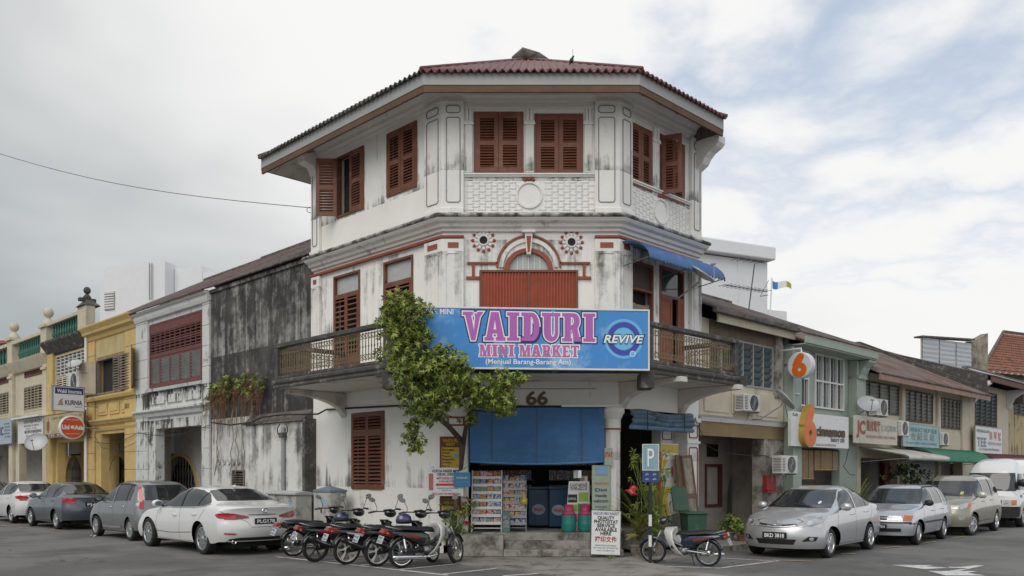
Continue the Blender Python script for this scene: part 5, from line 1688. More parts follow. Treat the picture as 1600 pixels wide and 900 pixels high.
def glyph(ch):
 def rect_(a,b_,c,d): return [(a,b_),(c,b_),(c,d),(a,d)]
 if ch == 'I':
  return [[(0,0),(.62,0),(.62,S_),(.50,S_),(.50,1 - S_),(.62,1 - S_),(.62,1),(0,1),(0,1 - S_),(.12,1 - S_),(.12,S_),(0,S_)]],.62
 if ch == 'V':
  return [[(.36,0),(.56,0),(.60,.10),(.80,.82),(.98,1),(.70,1),(.62,.93),(.52,.96),(.56,.80),(.50,.35),(.36,1 - S_),(.44,1 - S_),(.44,1),(-.06,1),(-.06,1 - S_),(.06,1 - S_)]],.98
 if ch == 'A':
  return [[(-.05,0),(.42,0),(.42,S_),(.34,S_),(.37,.25),(.58,.25),(.60,S_),(.53,S_),(.53,0),(1.02,0),(1.02,S_),(.93,S_),(.66,1),(.28,1),(.05,S_),(-.05,S_)],
  [(.41,.39),(.55,.39),(.48,.74)]],1.0
 if ch == 'D':
  o = [(0,0),(.55,0)]
  o += [(.55 + .38 * math.sin(t),.5 - .5 * math.cos(t)) for t in [math.pi * k / 10 for k in range(1,10)]]
  o += [(.55,1),(0,1),(0,1 - S_),(.12,1 - S_),(.12,S_),(0,S_)]
  i = [(.48,.15)] + [(.50 + .13 * math.sin(t),.5 - .35 * math.cos(t)) for t in [math.pi * k / 8 for k in range(1,8)]] + [(.48,.85)]
  return [o,i],.95
 if ch == 'U':
  o = [(0,1),(0,1 - S_),(.10,1 - S_),(.10,.3)] + [(.47 - .37 * math.cos(t),.30 - .31 * math.sin(t)) for t in [math.pi * k / 10 for k in range(1,10)]] + \
  [(.84,.3),(.84,1 - S_),(.94,1 - S_),(.94,1),(.60,1),(.60,1 - S_),(.66,1 - S_),(.66,.32)] + \
  [(.56 + .10 * math.cos(t),.30 - .14 * math.sin(t)) for t in [math.pi * k / 6 for k in range(1,6)]] + \
  [(.46,.32),(.46,1 - S_),(.54,1 - S_),(.54,1)]
  return [o],.94
 if ch == 'R':
  o = [(0,0),(.50,0),(.50,S_),(.44,S_),(.44,.40),(.50,.40),(.62,0),(.98,0),(.98,S_),(.90,S_),(.78,.46)]
  o += [(.62 + .28 * math.sin(t),.72 - .28 * math.cos(t)) for t in [math.pi * k / 8 for k in range(2,8)]]
  o += [(.60,1),(0,1),(0,1 - S_),(.12,1 - S_),(.12,S_),(0,S_)]
  i = [(.44,.58)] + [(.50 + .10 * math.sin(t),.72 - .14 * math.cos(t)) for t in [math.pi * k / 6 for k in range(0,7)]] + [(.44,.86)]
  return [o,i],.98
 if ch == 'M':
  return [[(0,0),(.34,0),(.34,S_),(.27,S_),(.27,.62),(.46,0),(.66,0),(.84,.62),(.84,S_),(.77,S_),(.77,0),(1.22,0),(1.22,S_),(1.13,S_),(1.13,1 - S_),(1.22,1 - S_),(1.22,1),(.82,1),(.62,.42),(.42,1),(0,1),(0,1 - S_),(.09,1 - S_),(.09,S_),(0,S_)]],1.22
 if ch == 'N':
  return [[(0,0),(.36,0),(.36,S_),(.27,S_),(.27,.48),(.66,0),(.86,0),(.86,1 - S_),(.95,1 - S_),(.95,1),(.60,1),(.60,1 - S_),(.69,1 - S_),(.69,.54),(.36,1),(0,1),(0,1 - S_),(.09,1 - S_),(.09,S_),(0,S_)]],.95
 if ch == 'K':
  return [[(0,0),(.46,0),(.46,S_),(.38,S_),(.38,.38),(.42,.42),(.62,S_),(.56,S_),(.56,0),(1.0,0),(1.0,S_),(.92,S_),(.64,.60),(.84,1 - S_),(.92,1 - S_),(.92,1),(.54,1),(.54,1 - S_),(.60,1 - S_),(.38,.56),(.38,1 - S_),(.46,1 - S_),(.46,1),(0,1),(0,1 - S_),(.09,1 - S_),(.09,S_),(0,S_)]],1.0
 if ch == 'E':
  return [[(0,0),(.82,0),(.82,.30),(.72,.30),(.66,.15),(.38,.15),(.38,.42),(.60,.42),(.60,.57),(.38,.57),(.38,.85),(.64,.85),(.70,.72),(.80,.72),(.80,1),(0,1),(0,1 - S_),(.10,1 - S_),(.10,S_),(0,S_)]],.82
 if ch == 'T':
  return [[(.22,0),(.68,0),(.68,S_),(.59,S_),(.59,.85),(.74,.85),(.80,.70),(.90,.70),(.88,1),(.02,1),(0,.70),(.10,.70),(.16,.85),(.31,.85),(.31,S_),(.22,S_)]],.9
def word(parent,s,fr,xa,xb,za,zb,y,layers,gap=.07,space=.32):
 adv,items = 0.0,[]
 for ch in s:
  if ch == ' ':
   adv += space; continue
  lp,w_ = glyph(ch)
  items.append((ch,adv,lp)); adv += w_ + gap
 tot = adv - gap
 sx,sz = (xb - xa) / tot,(zb - za)
 for li,(off,mt_,nm) in enumerate(layers):
  loops = []
  for ch,a_,lp in items:
   loops = [[(xa + (a_ + p[0]) * sx,za + p[1] * sz) for p in q_] for q_ in lp]
   def area(l): return sum(l[i][0] * l[(i + 1) % len(l)][1] - l[(i + 1) % len(l)][0] * l[i][1] for i in range(len(l)))
   fixed = []
   for hi,l in enumerate(loops):
    ccw = area(l) > 0
    if (hi == 0) != ccw: l = l[::-1]
    fixed.append(l)
   polys(parent,fixed,fr,y - .003 * (li + 1) - (.0006 * (items.index((ch,a_,lp)) % 2)),mt_,nm,offset=off)
word(T,'VAIDURI',SG,SX(725),SX(930),SZ(533,830),SZ(488.5,830),0,[(.045,m_snavy,'letter_outline'),(.022,m_swhite,'letter_edge'),(0,m_sviolet,'letter')],gap=.10)
word(T,'MINI MARKET',SG,SX(749),SX(905),SZ(557.5,830),SZ(539,830),0,[(.018,m_swhite,'letter_edge'),(0,m_spink,'letter')],gap=.09,space=.42)
text(T,'(Menjual Barang-Barang Am)',SG,SX(825.5),SZ(569,830),-.002,.098,m_swhite,wid=SX(892) - SX(759),bold=.012)
text(T,'PASAR MINI',SG,SX(708.5),SZ(491,700),-.002,.105,m_swhite,wid=SX(708) - SX(652),bold=.012,align='RIGHT')
cxs,czs = SX(974.5),SZ(529.5,975)
kx = (SX(975) - SX(974))
def annulus(cx,cz,r0,r1,n=48):
 return [disc(cx,cz,r1,n),disc(cx,cz,r0,n)[::-1]]
polys(T,annulus(cxs,czs,26.5 * kx,30.5 * kx),SG,-.002,m_slite,'emblem_ring')
polys(T,annulus(cxs,czs,18 * kx,25.5 * kx),SG,-.003,m_sdkb,'emblem_ring')
polys(T,[disc(cxs,czs,17.2 * kx,40)],SG,-.002,m_slite,'emblem_disc')
polys(T,[disc(cxs + 14 * kx,czs - 23 * kx,4.6 * kx,20)],SG,-.005,m_swhite,'emblem_dot')
polys(T,[disc(cxs + 14 * kx,czs - 23 * kx,3.6 * kx,20)],SG,-.006,m_slite,'emblem_dot')
text(T,'REVIVE',SG,cxs,czs - 7 * kx,-.008,14 * kx,m_bprint,wid=67 * kx,bold=.06,shear=.25)
text(T,'REVIVE',SG,cxs,czs - 6.4 * kx,-.011,12.6 * kx,m_swhite,wid=63 * kx,bold=.025,shear=.25)
def psign(name,label,fr,px0,px1,py0,py1,y,d,face,edge=None,cp=None,group=None,**k):
 """sign placed by its corners in the photograph on a plane y of a facade"""
 cp = cp or (px0 + px1) / 2
 return board(name,label,fr,fr.X(px0,y),fr.X(px1,y),fr.Z(cp,py1,y),fr.Z(cp,py0,y),y,d,face,edge,group=group,**k)
m_cnl = mat('light_box_white',(.70,.71,.72),.4,var=.04)
pf = FL.sub(FL.X(131.5,-.55),-.55,90)
x0_,x1_ = pf.X(82),pf.X(130)
T = board('insurance_light_box','white projecting light box with blue band reading Wakil Insurans',pf,x0_,x1_,pf.Z(106,642),pf.Z(106,605),-.08,.16,m_cnl,m_steel,frame_w=.03)
za,zb = pf.Z(106,642),pf.Z(106,605)
w_ = x1_ - x0_; h_ = zb - za
b = MB(pf); b.box(x0_ + .06,x1_ - .02,-.084,-.0805,zb - h_ * .30,zb - .03); b.build('blue_band',m_navy,T)
text(T,'Wakil Insurans',pf,(x0_ + x1_) / 2 + .02,zb - h_ * .255,-.086,h_ * .16,m_wprint,wid=w_ * .80,bold=.02)
text(T,'KURNIA',pf,x0_ + w_ * .66,za + h_ * .26,-.084,h_ * .20,m_navy,wid=w_ * .56,bold=.02)
text(T,'Insurans',pf,x0_ + w_ * .82,za + h_ * .15,-.084,h_ * .07,m_navy,wid=w_ * .2)
polys(T,[[(x0_ + w_ * (.12 + .2 * u),za + h_ * (.22 + .3 * v)) for u,v in ((0,0),(.3,.25),(.35,.6),(.7,.9),(1,1),(.85,.6),(1,.2),(1,0))]],pf,-.083,mat('tan_emblem',(.35,.25,.16),.6),'emblem')
for zz_ in (za + .2,zb - .2):
 b = MB(pf); b.tube([(x1_ - .05,0,zz_),(x1_ + .6,.0,zz_)],.02,5); b.build('bracket',m_steel,T)
pf2 = FL.sub(FL.X(133,-.6),-.6,90)
xc_,zc_ = pf2.at(112,668)
rr = (pf2.X(132) - pf2.X(92)) / 2
T = thing('round_red_sign','round red projecting sign reading UniAsia beneath the white insurance box','sign',pf2,xc_,0,zc_ - rr)
b = MB(pf2); b.lathe([(0,-.09),(rr - .03,-.09),(rr,-.07),(rr,.07),(rr - .03,.09),(0,.09)],(xc_,0,zc_),40,'y'); b.build('rim',m_cnl,T,auto=30)
b = MB(pf2); b.lathe([(0,-.094),(rr - .05,-.094),(rr - .05,-.088)],(xc_,0,zc_),40,'y'); b.build('red_disc',mat('sign_orange_red',(.60,.085,.02),.4),T)
text(T,'Uni',pf2,xc_ - rr * .53,zc_ - rr * .16,-.096,rr * .36,m_wprint,wid=rr * .58,bold=.05)
text(T,'Asia',pf2,xc_ + rr * .52,zc_ - rr * .16,-.096,rr * .36,m_wprint,wid=rr * .76,bold=.05)
polys(T,[disc(xc_,zc_ + rr * .02,rr * .15,16)],pf2,-.096,m_wprint,'emblem')
text(T,'AGENT INSURANS',pf2,xc_,zc_ + rr * .58,-.096,rr * .12,m_wprint,wid=rr * 1.0)
text(T,'LICENSED INSURANCE AGENT',pf2,xc_,zc_ - rr * .58,-.096,rr * .10,m_wprint,wid=rr * 1.1)
for zz_ in (zc_,):
 b = MB(pf2); b.tube([(xc_ + rr,0,zz_),(xc_ + rr + .5,0,zz_)],.025,5); b.build('bracket',m_steel,T)
m_beige = mat('beige_board',(.45,.38,.24),.7,var=.1,dirt=(.25,.2,.13),damt=.62)
T = psign('beige_signboard','beige signboard with a lantern drawing behind the round red sign',FL,69,131,646,682,-.35,.08,m_beige,m_br,cp=100)
y_ = -.35
zt,zl = FL.Z(100,646,y_),FL.Z(100,682,y_)
xa,xb = FL.X(69,y_),FL.X(131,y_)
W_,H_ = xb - xa,zt - zl
text(T,'CHAN WAN LANTERNS 100',FL,xa + W_ * .58,zt - H_ * .22,y_ - .002,H_ * .13,mat('brown_print',(.22,.10,.05),.7),wid=W_ * .75)
text(T,'LANTERNS',FL,xa + W_ * .55,zt - H_ * .50,y_ - .002,H_ * .15,m_red,wid=W_ * .35)
text(T,'燈 籠',FL,xa + W_ * .5,zl + H_ * .26,y_ - .002,H_ * .2,m_navy,wid=W_ * .24)
b = MB(FL); b.box(xa + .02,xb - .02,y_ - .003,y_ - .0005,zl + .02,zl + H_ * .16); b.build('maroon_band',m_mar,T)
text(T,'TEL 04-261',FL,xa + W_ * .4,zl + .05,y_ - .005,H_ * .08,m_wprint,wid=W_ * .6)
polys(T,[[(xa + W_ * (.06 + .1 * u),zl + H_ * (.22 + .68 * v)) for u,v in ((.3,0),(.7,0),(.7,.15),(.9,.2),(.9,.7),(.6,.8),(.6,1),(.4,1),(.4,.8),(.1,.7),(.1,.2),(.3,.15))]],FL,y_ - .002,mat('brown_print',(0,0,0)),'lantern_drawing')
T = psign('engineering_signboard','white hand-lettered engineering signboard left of the beige board',FL,28,67,654,692,-.3,.06,m_grout,None)
xa,xb,y_ = FL.X(28,-.3),FL.X(67,-.3),-.3
zt,zl = FL.Z(47,654,y_),FL.Z(47,692,y_); W_,H_ = xb - xa,zt - zl
text(T,'KEDAI ENJIN MODEN',FL,xa + W_ * .6,zt - H_ * .18,y_ - .002,H_ * .13,m_bprint,wid=W_ * .7,bold=.01)
text(T,'MODEN ENJINEERING',FL,xa + W_ * .62,zl + H_ * .40,y_ - .002,H_ * .13,m_bprint,wid=W_ * .66,bold=.01)
for k,f in enumerate((.68,.56,.25,.12)):
 text(T,('WELDING & GRILLE','NO. 110','PENANG','TEL: 2614')[k],FL,xa + W_ * .55,zl + H_ * f,y_ - .002,H_ * .07,m_bprint,wid=W_ * (.6,.4,.4,.5)[k])
b = MB(FL); b.box(xa - .3,xb + .1,-.5,-.05,zt + .02,zt + .09); b.build('board_hood',m_wmetal,T)
T = psign('pale_blue_signboard','pale blue signboard cut by the left edge of the photo',FL,-40,17,656,694,-.3,.06,mat('pale_blue_board',(.36,.44,.50),.5,var=.05),None,cp=5)
xb,y_ = FL.X(17,-.3),-.3; zt,zl = FL.Z(5,656,y_),FL.Z(5,694,y_); H_ = zt - zl
text(T,'IC',FL,xb - 1.45,zl + H_ * .38,y_ - .002,H_ * .34,m_navy,wid=.5,bold=.03)
for k in range(5):
 text(T,('INTERNET','COMPUTER','SERVICE','REPAIR','TEL 228')[k],FL,xb - .6,zl + H_ * (.78 - .13 * k),y_ - .002,H_ * .07,m_navy,wid=.9)
dish(FL,117,570,.30,'grey satellite dish above the white insurance light box',y=-.6,yaw=35,tilt=-50,wall_dx=.35,wall_dz=-.3)
dish(FL,58,692,.45,'grey satellite dish hanging under the white engineering signboard',y=-.7,yaw=50,tilt=-25,wall_dx=.1,wall_dz=.2)
ac_unit(FL,103,123,582,612,y=-.05,d=.4,label='cream air conditioner behind the satellite dish over the insurance box')
# --- café signs
T = psign('cafe_signboard','white café board reading cinnamon bakery café with a large orange six',FR,1236.5,1326,647,699,-.42,.1,m_grout,None,cp=1280)
y_ = -.42; xa,xb = FR.X(1236.5,y_),FR.X(1326,y_); zt,zl = FR.Z(1280,647,y_),FR.Z(1280,699,y_); W_,H_ = xb - xa,zt - zl
m_cin = mat('brown_raised_letter',(.09,.055,.03),.6)
m_or = mat('orange_six',(.66,.12,.015),.4)
m_orr = mat('mustard_rim',(.42,.27,.05),.5)
text(T,'cinnamon',FR,xa + W_ * .655,zl + H_ * .36,y_ - .03,H_ * .30,m_cin,wid=W_ * .52,bold=.03,ext=.0)
text(T,'cinnamon',FR,xa + W_ * .66,zl + H_ * .35,y_ - .001,H_ * .30,mat('letter_side',(.25,.17,.08),.6),wid=W_ * .52,bold=.045,ext=.0)
text(T,'bakery café',FR,xa + W_ * .79,zl + H_ * .19,y_ - .004,H_ * .16,m_bprint,wid=W_ * .25,bold=.008)
text(T,'Kafe',FR,xa + W_ * .06,zt - H_ * .13,y_ - .004,H_ * .10,m_bprint,wid=W_ * .08)
text(T,'Double Deli CHOPPER BOARD',FR,xa + W_ * .58,zl + H_ * .05,y_ - .004,H_ * .065,m_bprint,wid=W_ * .36)
def six(parent,fr,cx,cz,h,y,d,name='big_six'):
 """figure six: outline plus counter as a raised block"""
 w2 = h * .31
 def out_(g_):
  r_,n_ = w2 + g_,26
  ring = [(cx + r_ * math.cos(t),cz - h * .20 + (h * .30 + g_) * math.sin(t)) for t in [math.radians(75 - 285 * k / n_) for k in range(n_ + 1)]]
  tail = [(cx - r_ * .95,cz + h * .02),(cx - w2 * .62 - g_,cz + h * .26),(cx - w2 * .18 - g_ * .8,cz + h * .44),(cx + w2 * .12,cz + h * .50 + g_),(cx + w2 * .50 + g_,cz + h * .47 + g_ * .5),
  (cx + w2 * .62 + g_,cz + h * .36),(cx + w2 * .40 + g_,cz + h * .22),(cx + w2 * .22 + g_,cz + h * .10)]
  return ring + tail
 for li,(g_,mt_,y0_,dd) in enumerate(((h * .035,m_orr,y,d),(0,m_or,y - .006,.006))):
  lp = out_(g_)
  hole = disc(cx + w2 * .05,cz - h * .19,w2 * (.30 if li else .24),18,h * (.10 if li else .08))
  cu = bpy.data.curves.new('p','CURVE'); cu.dimensions = '2D'; cu.fill_mode = 'BOTH'; cu.extrude = dd / 2
  for q_ in (lp,hole):
   s = cu.splines.new('POLY'); s.points.add(len(q_) - 1)
   for i,p_ in enumerate(q_): s.points[i].co = (p_[0],p_[1],0,1)
   s.use_cyclic_u = True
  me = curve_mesh(cu,Matrix.Identity(4))
  A = Matrix(((1,0,0,0),(0,0,-1,y0_ + dd / 2),(0,1,0,0),(0,0,0,1)))
  me.transform(MW[parent.name].inverted() @ fr.M @ A); me.materials.clear(); me.materials.append(mt_)
  o = bpy.data.objects.new(name,me); o.parent = parent; MW[o.name] = MW[parent.name]; COL.objects.link(o)
x_,z_ = FR.at(1257.5,665.5,y_)
six(T,FR,x_,z_,FR.Z(1257,634,y_) - FR.Z(1257,697,y_),y_ - .16,.155)
pf3 = FR.sub(FR.X(1236,-.35),-.35,-90)
xc_,zc_ = pf3.at(1252,571)
rr = (pf3.X(1272) - pf3.X(1233)) / 2
T = thing('round_six_light_box','round white projecting light box with an orange six','sign',pf3,xc_,0,zc_ - rr)
b = MB(pf3); b.lathe([(0,-.11),(rr - .03,-.11),(rr,-.09),(rr,.09),(rr - .03,.11),(0,.11)],(xc_,0,zc_),40,'y'); b.build('drum',mat('light_box_grey',(.62,.62,.64),.4,var=.03),T,auto=30)
six(T,pf3,xc_,zc_,rr * 1.72,-.122,.008,'orange_six')
b = MB(pf3); b.tube([(xc_,0,zc_ + rr),(xc_,0,zc_ + rr + .1),(pf3.X(1236) - .5,0,zc_ + rr + .1)],.03,6)
b.build('hanger',m_wmetal,T)
# --- other boards of the right row
T = psign('electric_signboard','leaning cream board with brown JC emblem next to the café board',FR,1335,1402,652,694,-.5,.05,mat('cream_board',(.50,.47,.40),.6,var=.05,dirt=(.3,.28,.22),damt=.62),None,cp=1368)
y_ = -.5; xa,xb = FR.X(1335,y_),FR.X(1402,y_); zt,zl = FR.Z(1368,652,y_),FR.Z(1368,694,y_); W_,H_ = xb - xa,zt - zl
m_brn = mat('rust_print',(.28,.08,.04),.6)
text(T,'JC',FR,xa + W_ * .14,zl + H_ * .36,y_ - .002,H_ * .46,m_brn,wid=W_ * .20,bold=.05)
text(T,'集成電器',FR,xa + W_ * .42,zl + H_ * .50,y_ - .002,H_ * .32,m_brn,wid=W_ * .32,bold=.02)
text(T,'J.C. ELECTRONIC',FR,xa + W_ * .79,zl + H_ * .52,y_ - .002,H_ * .22,mat('grey_blue_print',(.2,.25,.32),.6),wid=W_ * .38)
text(T,'NO. 68 LEBUH QUEEN 10200 P. PINANG',FR,xa + W_ * .6,zl + H_ * .22,y_ - .002,H_ * .11,m_brn,wid=W_ * .7)
T = psign('trading_signboard','faded blue board with yellow lettering above the green awning',FR,1411,1467,664,698,-.4,.05,mat('faded_blue_board',(.28,.42,.46),.6,var=.12,vscale=2,dirt=(.5,.52,.48),damt=.6),m_steel,cp=1440,frame_w=.02)
y_ = -.4; xa,xb = FR.X(1411,y_),FR.X(1467,y_); zt,zl = FR.Z(1440,664,y_),FR.Z(1440,698,y_); W_,H_ = xb - xa,zt - zl
m_olv = mat('olive_print',(.20,.20,.08),.6)
text(T,'SYARIKAT HUP KEE',FR,xa + W_ * .5,zl + H_ * .66,y_ - .002,H_ * .20,mat('teal_print',(.05,.2,.22),.6),wid=W_ * .86,bold=.01)
text(T,'合 記 公 司',FR,xa + W_ * .52,zl + H_ * .32,y_ - .002,H_ * .26,m_olv,wid=W_ * .64,bold=.01)
text(T,'72 LEBUH QUEEN, 10450 PULAU PINANG',FR,xa + W_ * .5,zl + H_ * .1,y_ - .002,H_ * .1,mat('teal_print',(0,0,0)),wid=W_ * .85)
T = psign('tailor_signboard','white board with red characters beside the maroon awning',FR,1524,1566,668,709,-.3,.06,m_grout,m_steel,cp=1545,frame_w=.02)
y_ = -.3; xa,xb = FR.X(1524,y_),FR.X(1566,y_); zt,zl = FR.Z(1545,668,y_),FR.Z(1545,709,y_); W_,H_ = xb - xa,zt - zl
text(T,'PERNIAGAAN',FR,xa + W_ * .27,zt - H_ * .22,y_ - .002,H_ * .12,mat('green_print',(.03,.18,.06),.6),wid=W_ * .45,bold=.01)
text(T,'美 琴 號',FR,xa + W_ * .72,zl + H_ * .56,y_ - .002,H_ * .26,mat('orange_print',(.55,.12,.02),.6),wid=W_ * .44,bold=.01)
text(T,'TEE',FR,xa + W_ * .22,zl + H_ * .26,y_ - .002,H_ * .34,mat('grey_blue_print',(0,0,0)),wid=W_ * .34,bold=.03)
text(T,'WEDDING HOUSE',FR,xa + W_ * .70,zl + H_ * .34,y_ - .002,H_ * .12,mat('grey_blue_print',(0,0,0)),wid=W_ * .5)
text(T,'13-224 JALAN PENANG',FR,xa + W_ * .5,zl + H_ * .12,y_ - .002,H_ * .09,m_bprint,wid=W_ * .75)
# --- air conditioners and dishes of the right row
ac_unit(FR,1163,1190,616,643,y=-.02,label='cream air conditioner under the blue louvres beside the corner balcony',w=.8)
ac_unit(FR,1222,1249,712,740,y=-.29,label='white air conditioner low on the green pier beside the bamboo blinds',w=.85)
ac_unit(FR,1371,1392,624,650,y=-.02,label='air conditioner between the dish and the first yellow pilaster',w=.85)
ac_unit(FR,1405,1427,658,681,y=-.11,label='air conditioner overlapping the left end of the faded blue board',w=.85)
ac_unit(FR,1470,1487,676,696,y=-.02,label='farthest air conditioner right of the faded blue board',w=.85)
dish(FR,1224,627,.36,'dark grey satellite dish on the green pier beside the café board',y=-.75,yaw=38,tilt=-40,wall_dx=-.5,wall_dz=-.45)
dish(FR,1356,633,.34,'white oval satellite dish on the louvres above the cream JC board',y=-.6,yaw=-45,tilt=-35,wall_dx=-.2,wall_dz=-.35)
dish(FR,1094,432,.36,'satellite dish on a bent arm at the end of the blue awning',y=-.75,yaw=25,tilt=-55,wall_dx=-.22,wall_dz=-.42)
# ================================================================ AWNINGS AND BLINDS
def awning(label,fr,x0,x1,zt,drop,out_,mt_,corr=.08,amp=.012,curved=True,y0=0.0,fr_m=None,n_rib=3):
 t = thing('awning',label,'awning',fr,(x0 + x1) / 2,y0,zt - drop)
 n_ = max(8,int((x1 - x0) / corr * 4))
 rows = []
 m_ = 12
 for v in range(m_ + 1):
  f = v / m_
  if curved:
   yy,zz_ = y0 - out_ * math.sin(f * math.pi / 2 * .98),zt - drop * (1 - math.cos(f * math.pi / 2)) ** 1.1
  else:
   yy,zz_ = y0 - out_ * min(1,f * 1.12),zt - drop * .72 * min(1,f * 1.12) - (drop * .28 * max(0,(f - .893) / .107))
  rows.append([(x0 + (x1 - x0) * i / n_,yy - amp * .5 * math.cos(2 * math.pi * i / 4),zz_ + amp * math.cos(2 * math.pi * i / 4)) for i in range(n_ + 1)])
 b_ = MB(fr); b_.grid(rows); b_.build('canopy',mt_,t,sm=True,solid=.006)
 for k in range(n_rib):
  xx = x0 + .04 + (x1 - x0 - .08) * k / (n_rib - 1)
  pts = [(xx,y0 - .01,zt - .03)] + [(xx,rows[v][0][1],rows[v][0][2] - .035) for v in range(1,m_ + 1,2)]
  b_ = MB(fr); b_.tube(pts,.014,5); b_.tube([(xx,y0 - .01,zt - drop - .05),(xx,y0 - out_ * .95,zt - drop * .9)],.012,5); b_.build('rib',fr_m or m_steel,t)
 return t
m_bawn = mat('blue_awning_sheet',(.05,.13,.30),.4,var=.15,vscale=2,dirt=(.25,.34,.45),damt=.68,dscale=3)
zaw = FR.Z(1000,388,0)
awning('curved blue corrugated awning over the right-hand balcony doors',FR,.05,LEN_R - .1,zaw - .02,.46,.78,m_bawn,corr=.13,amp=.018,n_rib=3,fr_m=m_galv)
awning('pale grey striped awning sloping out below the cream JC board',FR,FR.X(1341),FR.X(1409) ,FR.Z(1375,700),.42,1.5,mat('grey_awning',(.46,.45,.40),.6,var=.15,dirt=(.2,.19,.16),damt=.6),corr=.16,amp=.02,curved=False,y0=-.02)
awning('curved green awning with ribs below the faded blue board',FR,FR.X(1409) + .05,FR.X(1500),FR.Z(1455,702),.5,1.0,mat('green_awning',(.03,.15,.08),.45,var=.15,dirt=(.2,.3,.24),damt=.68),corr=.1,amp=.014,y0=-.12)
awning('curved maroon awning behind the white van',FR,FR.X(1519),FR.X(1600),FR.Z(1560,710),.5,.9,mat('maroon_awning',(.10,.02,.03),.5,var=.15),corr=.1,amp=.014,y0=-.02)
def blind(label,fr,x0,x1,z0,z1,y,mt_,cat='blind',n=46,cords=3,sag=.0,tilt=0.0,mtc=None):
 """roll-up cane blind: thin slats joined by cords"""
 t = thing('roller_blind',label,cat,fr,(x0 + x1) / 2,y,z0)
 b_ = MB(fr)
 n_ = 14
 h_ = (z1 - z0) / n
 for k in range(n):
  za,zb = z1 - h_ * k,z1 - h_ * (k + 1) + h_ * .12
  top,bot,mid = [],[],[]
  for i in range(n_ + 1):
   f = i / n_
   x = x0 + (x1 - x0) * f
   dz = -sag * math.sin(math.pi * f) * (k / n) ** 3 - tilt * f * (k / n)
   yy = y + .012 * math.sin(f * 9 + k * .02) 
   top.append((x,yy,za + dz)); mid.append((x,yy - .006,(za + zb) / 2 + dz)); bot.append((x,yy,zb + dz))
  b_.grid([top,mid,bot])
 b_.build('slat_sheet',mt_,t,kind='stuff')
 b_ = MB(fr); b_.tube([(x0 + (x1 - x0) * i / 8,y,z0 - sag * math.sin(math.pi * i / 8) - tilt * i / 8) for i in range(9)],.028,8); b_.build('bottom_roll',mt_,t,sm=True)
 b_ = MB(fr); b_.tube([(x0 - .02,y + .01,z1 + .02),(x1 + .02,y + .01,z1 + .02)],.03,8); b_.build('top_rail',mtc or m_dark,t)
 for k in range(cords):
  xx = x0 + (x1 - x0) * (k + .5) / cords
  b_ = MB(fr); b_.box(xx - .006,xx + .006,y - .024,y - .012,z0 - sag * .6,z1); b_.build('cord',mtc or m_galv,t)
 return t
m_bblind = mat('blue_cane_blind',(.08,.22,.45),.5,var=.18,vscale=1.5,dirt=(.045,.11,.24),damt=.64,dscale=2,streak=.8,bump=.2)
y_ = -.22
xa,xb = FF.X(734,y_),FF.X(944,y_)
blind('large blue cane blind hanging over the shop entrance',FF,xa,xb,FF.Z(840,721,y_),3.09,y_,m_bblind,n=52,cords=3,sag=.05)
b = thing('white_batten_lamp','white tube lamp batten fixed above the blue blind','lamp',FF,FF.X(924,-.25),-.25,3.09)
q = MB(FF); q.box(FF.X(877,-.25),FF.X(971,-.25),-.30,-.24,3.10,3.15); q.build('batten',m_wmetal,b,bev=.008)
m_gblind = mat('faded_blue_grey_blind',(.10,.17,.24),.7,var=.3,vscale=5,dirt=(.03,.04,.05),damt=.58,dscale=3)
t = thing('rolled_blind','rolled-up faded grey-blue blind above the side entrance','blind',FR,1.0,-.2,2.75)
xa,xb = .14,FR.X(1080,-.2)
b = MB(FR); rows = []
for v in range(15):
 f = v / 14
 rows.append([(xa + (xb - xa) * i / 16,-.2 - .10 * math.sin(f * math.pi) - .03 * math.sin(f * 19) * (1 if f < .8 else 0) ,3.06 - .36 * f + .03 * math.sin(i * .5)) for i in range(17)])
b.grid(rows); b.build('folded_sheet',m_gblind,t,sm=True,solid=.02)
b = MB(FR); b.tube([(xa,-.24,2.70),(xb,-.24,2.70)],.05,8); b.build('bottom_roll',mat('dusty_blue_roll',(.12,.22,.33),.7,var=.2),t)
for k in range(2):
 xx = xa + (xb - xa) * (.2 + .6 * k); b = MB(FR); b.box(xx - .008,xx + .008,-.34,-.33,2.66,3.05); b.build('cord',m_dark,t)
y_ = -.1
blind('longer split bamboo blind hanging left of the café entrance',FR,FR.X(1237,y_),FR.X(1271,y_),FR.Z(1254,748,y_),FR.Z(1254,703,y_),y_,m_bamb,n=30,cords=2,tilt=.0)
blind('shorter split bamboo blind hanging right of the café entrance',FR,FR.X(1272,y_) + .02,FR.X(1309,y_),FR.Z(1290,734,y_),FR.Z(1290,704,y_),y_,m_bamb,n=22,cords=2)
t = thing('hung_white_sheet','white cloth sheet hung between the piers under the green awning','cloth',FR,FR.X(1440),-.05,1.0)
xa,xb = FR.X(1414,-.05),FR.X(1459,-.05)
b = MB(FR)
b.grid([[(xa + (xb - xa) * i / 20,-.08 + .05 * math.sin(i * 1.3),2.75 - .45 * math.sin(math.pi * min(1,max(0,(i - 8) / 10))) * (1 - v / 10) - v / 10 * 2.0) for i in range(21)] for v in range(11)])
b.build('sheet',mat('white_cotton',(.55,.56,.56),.9,var=.08),t,sm=True,solid=.004)
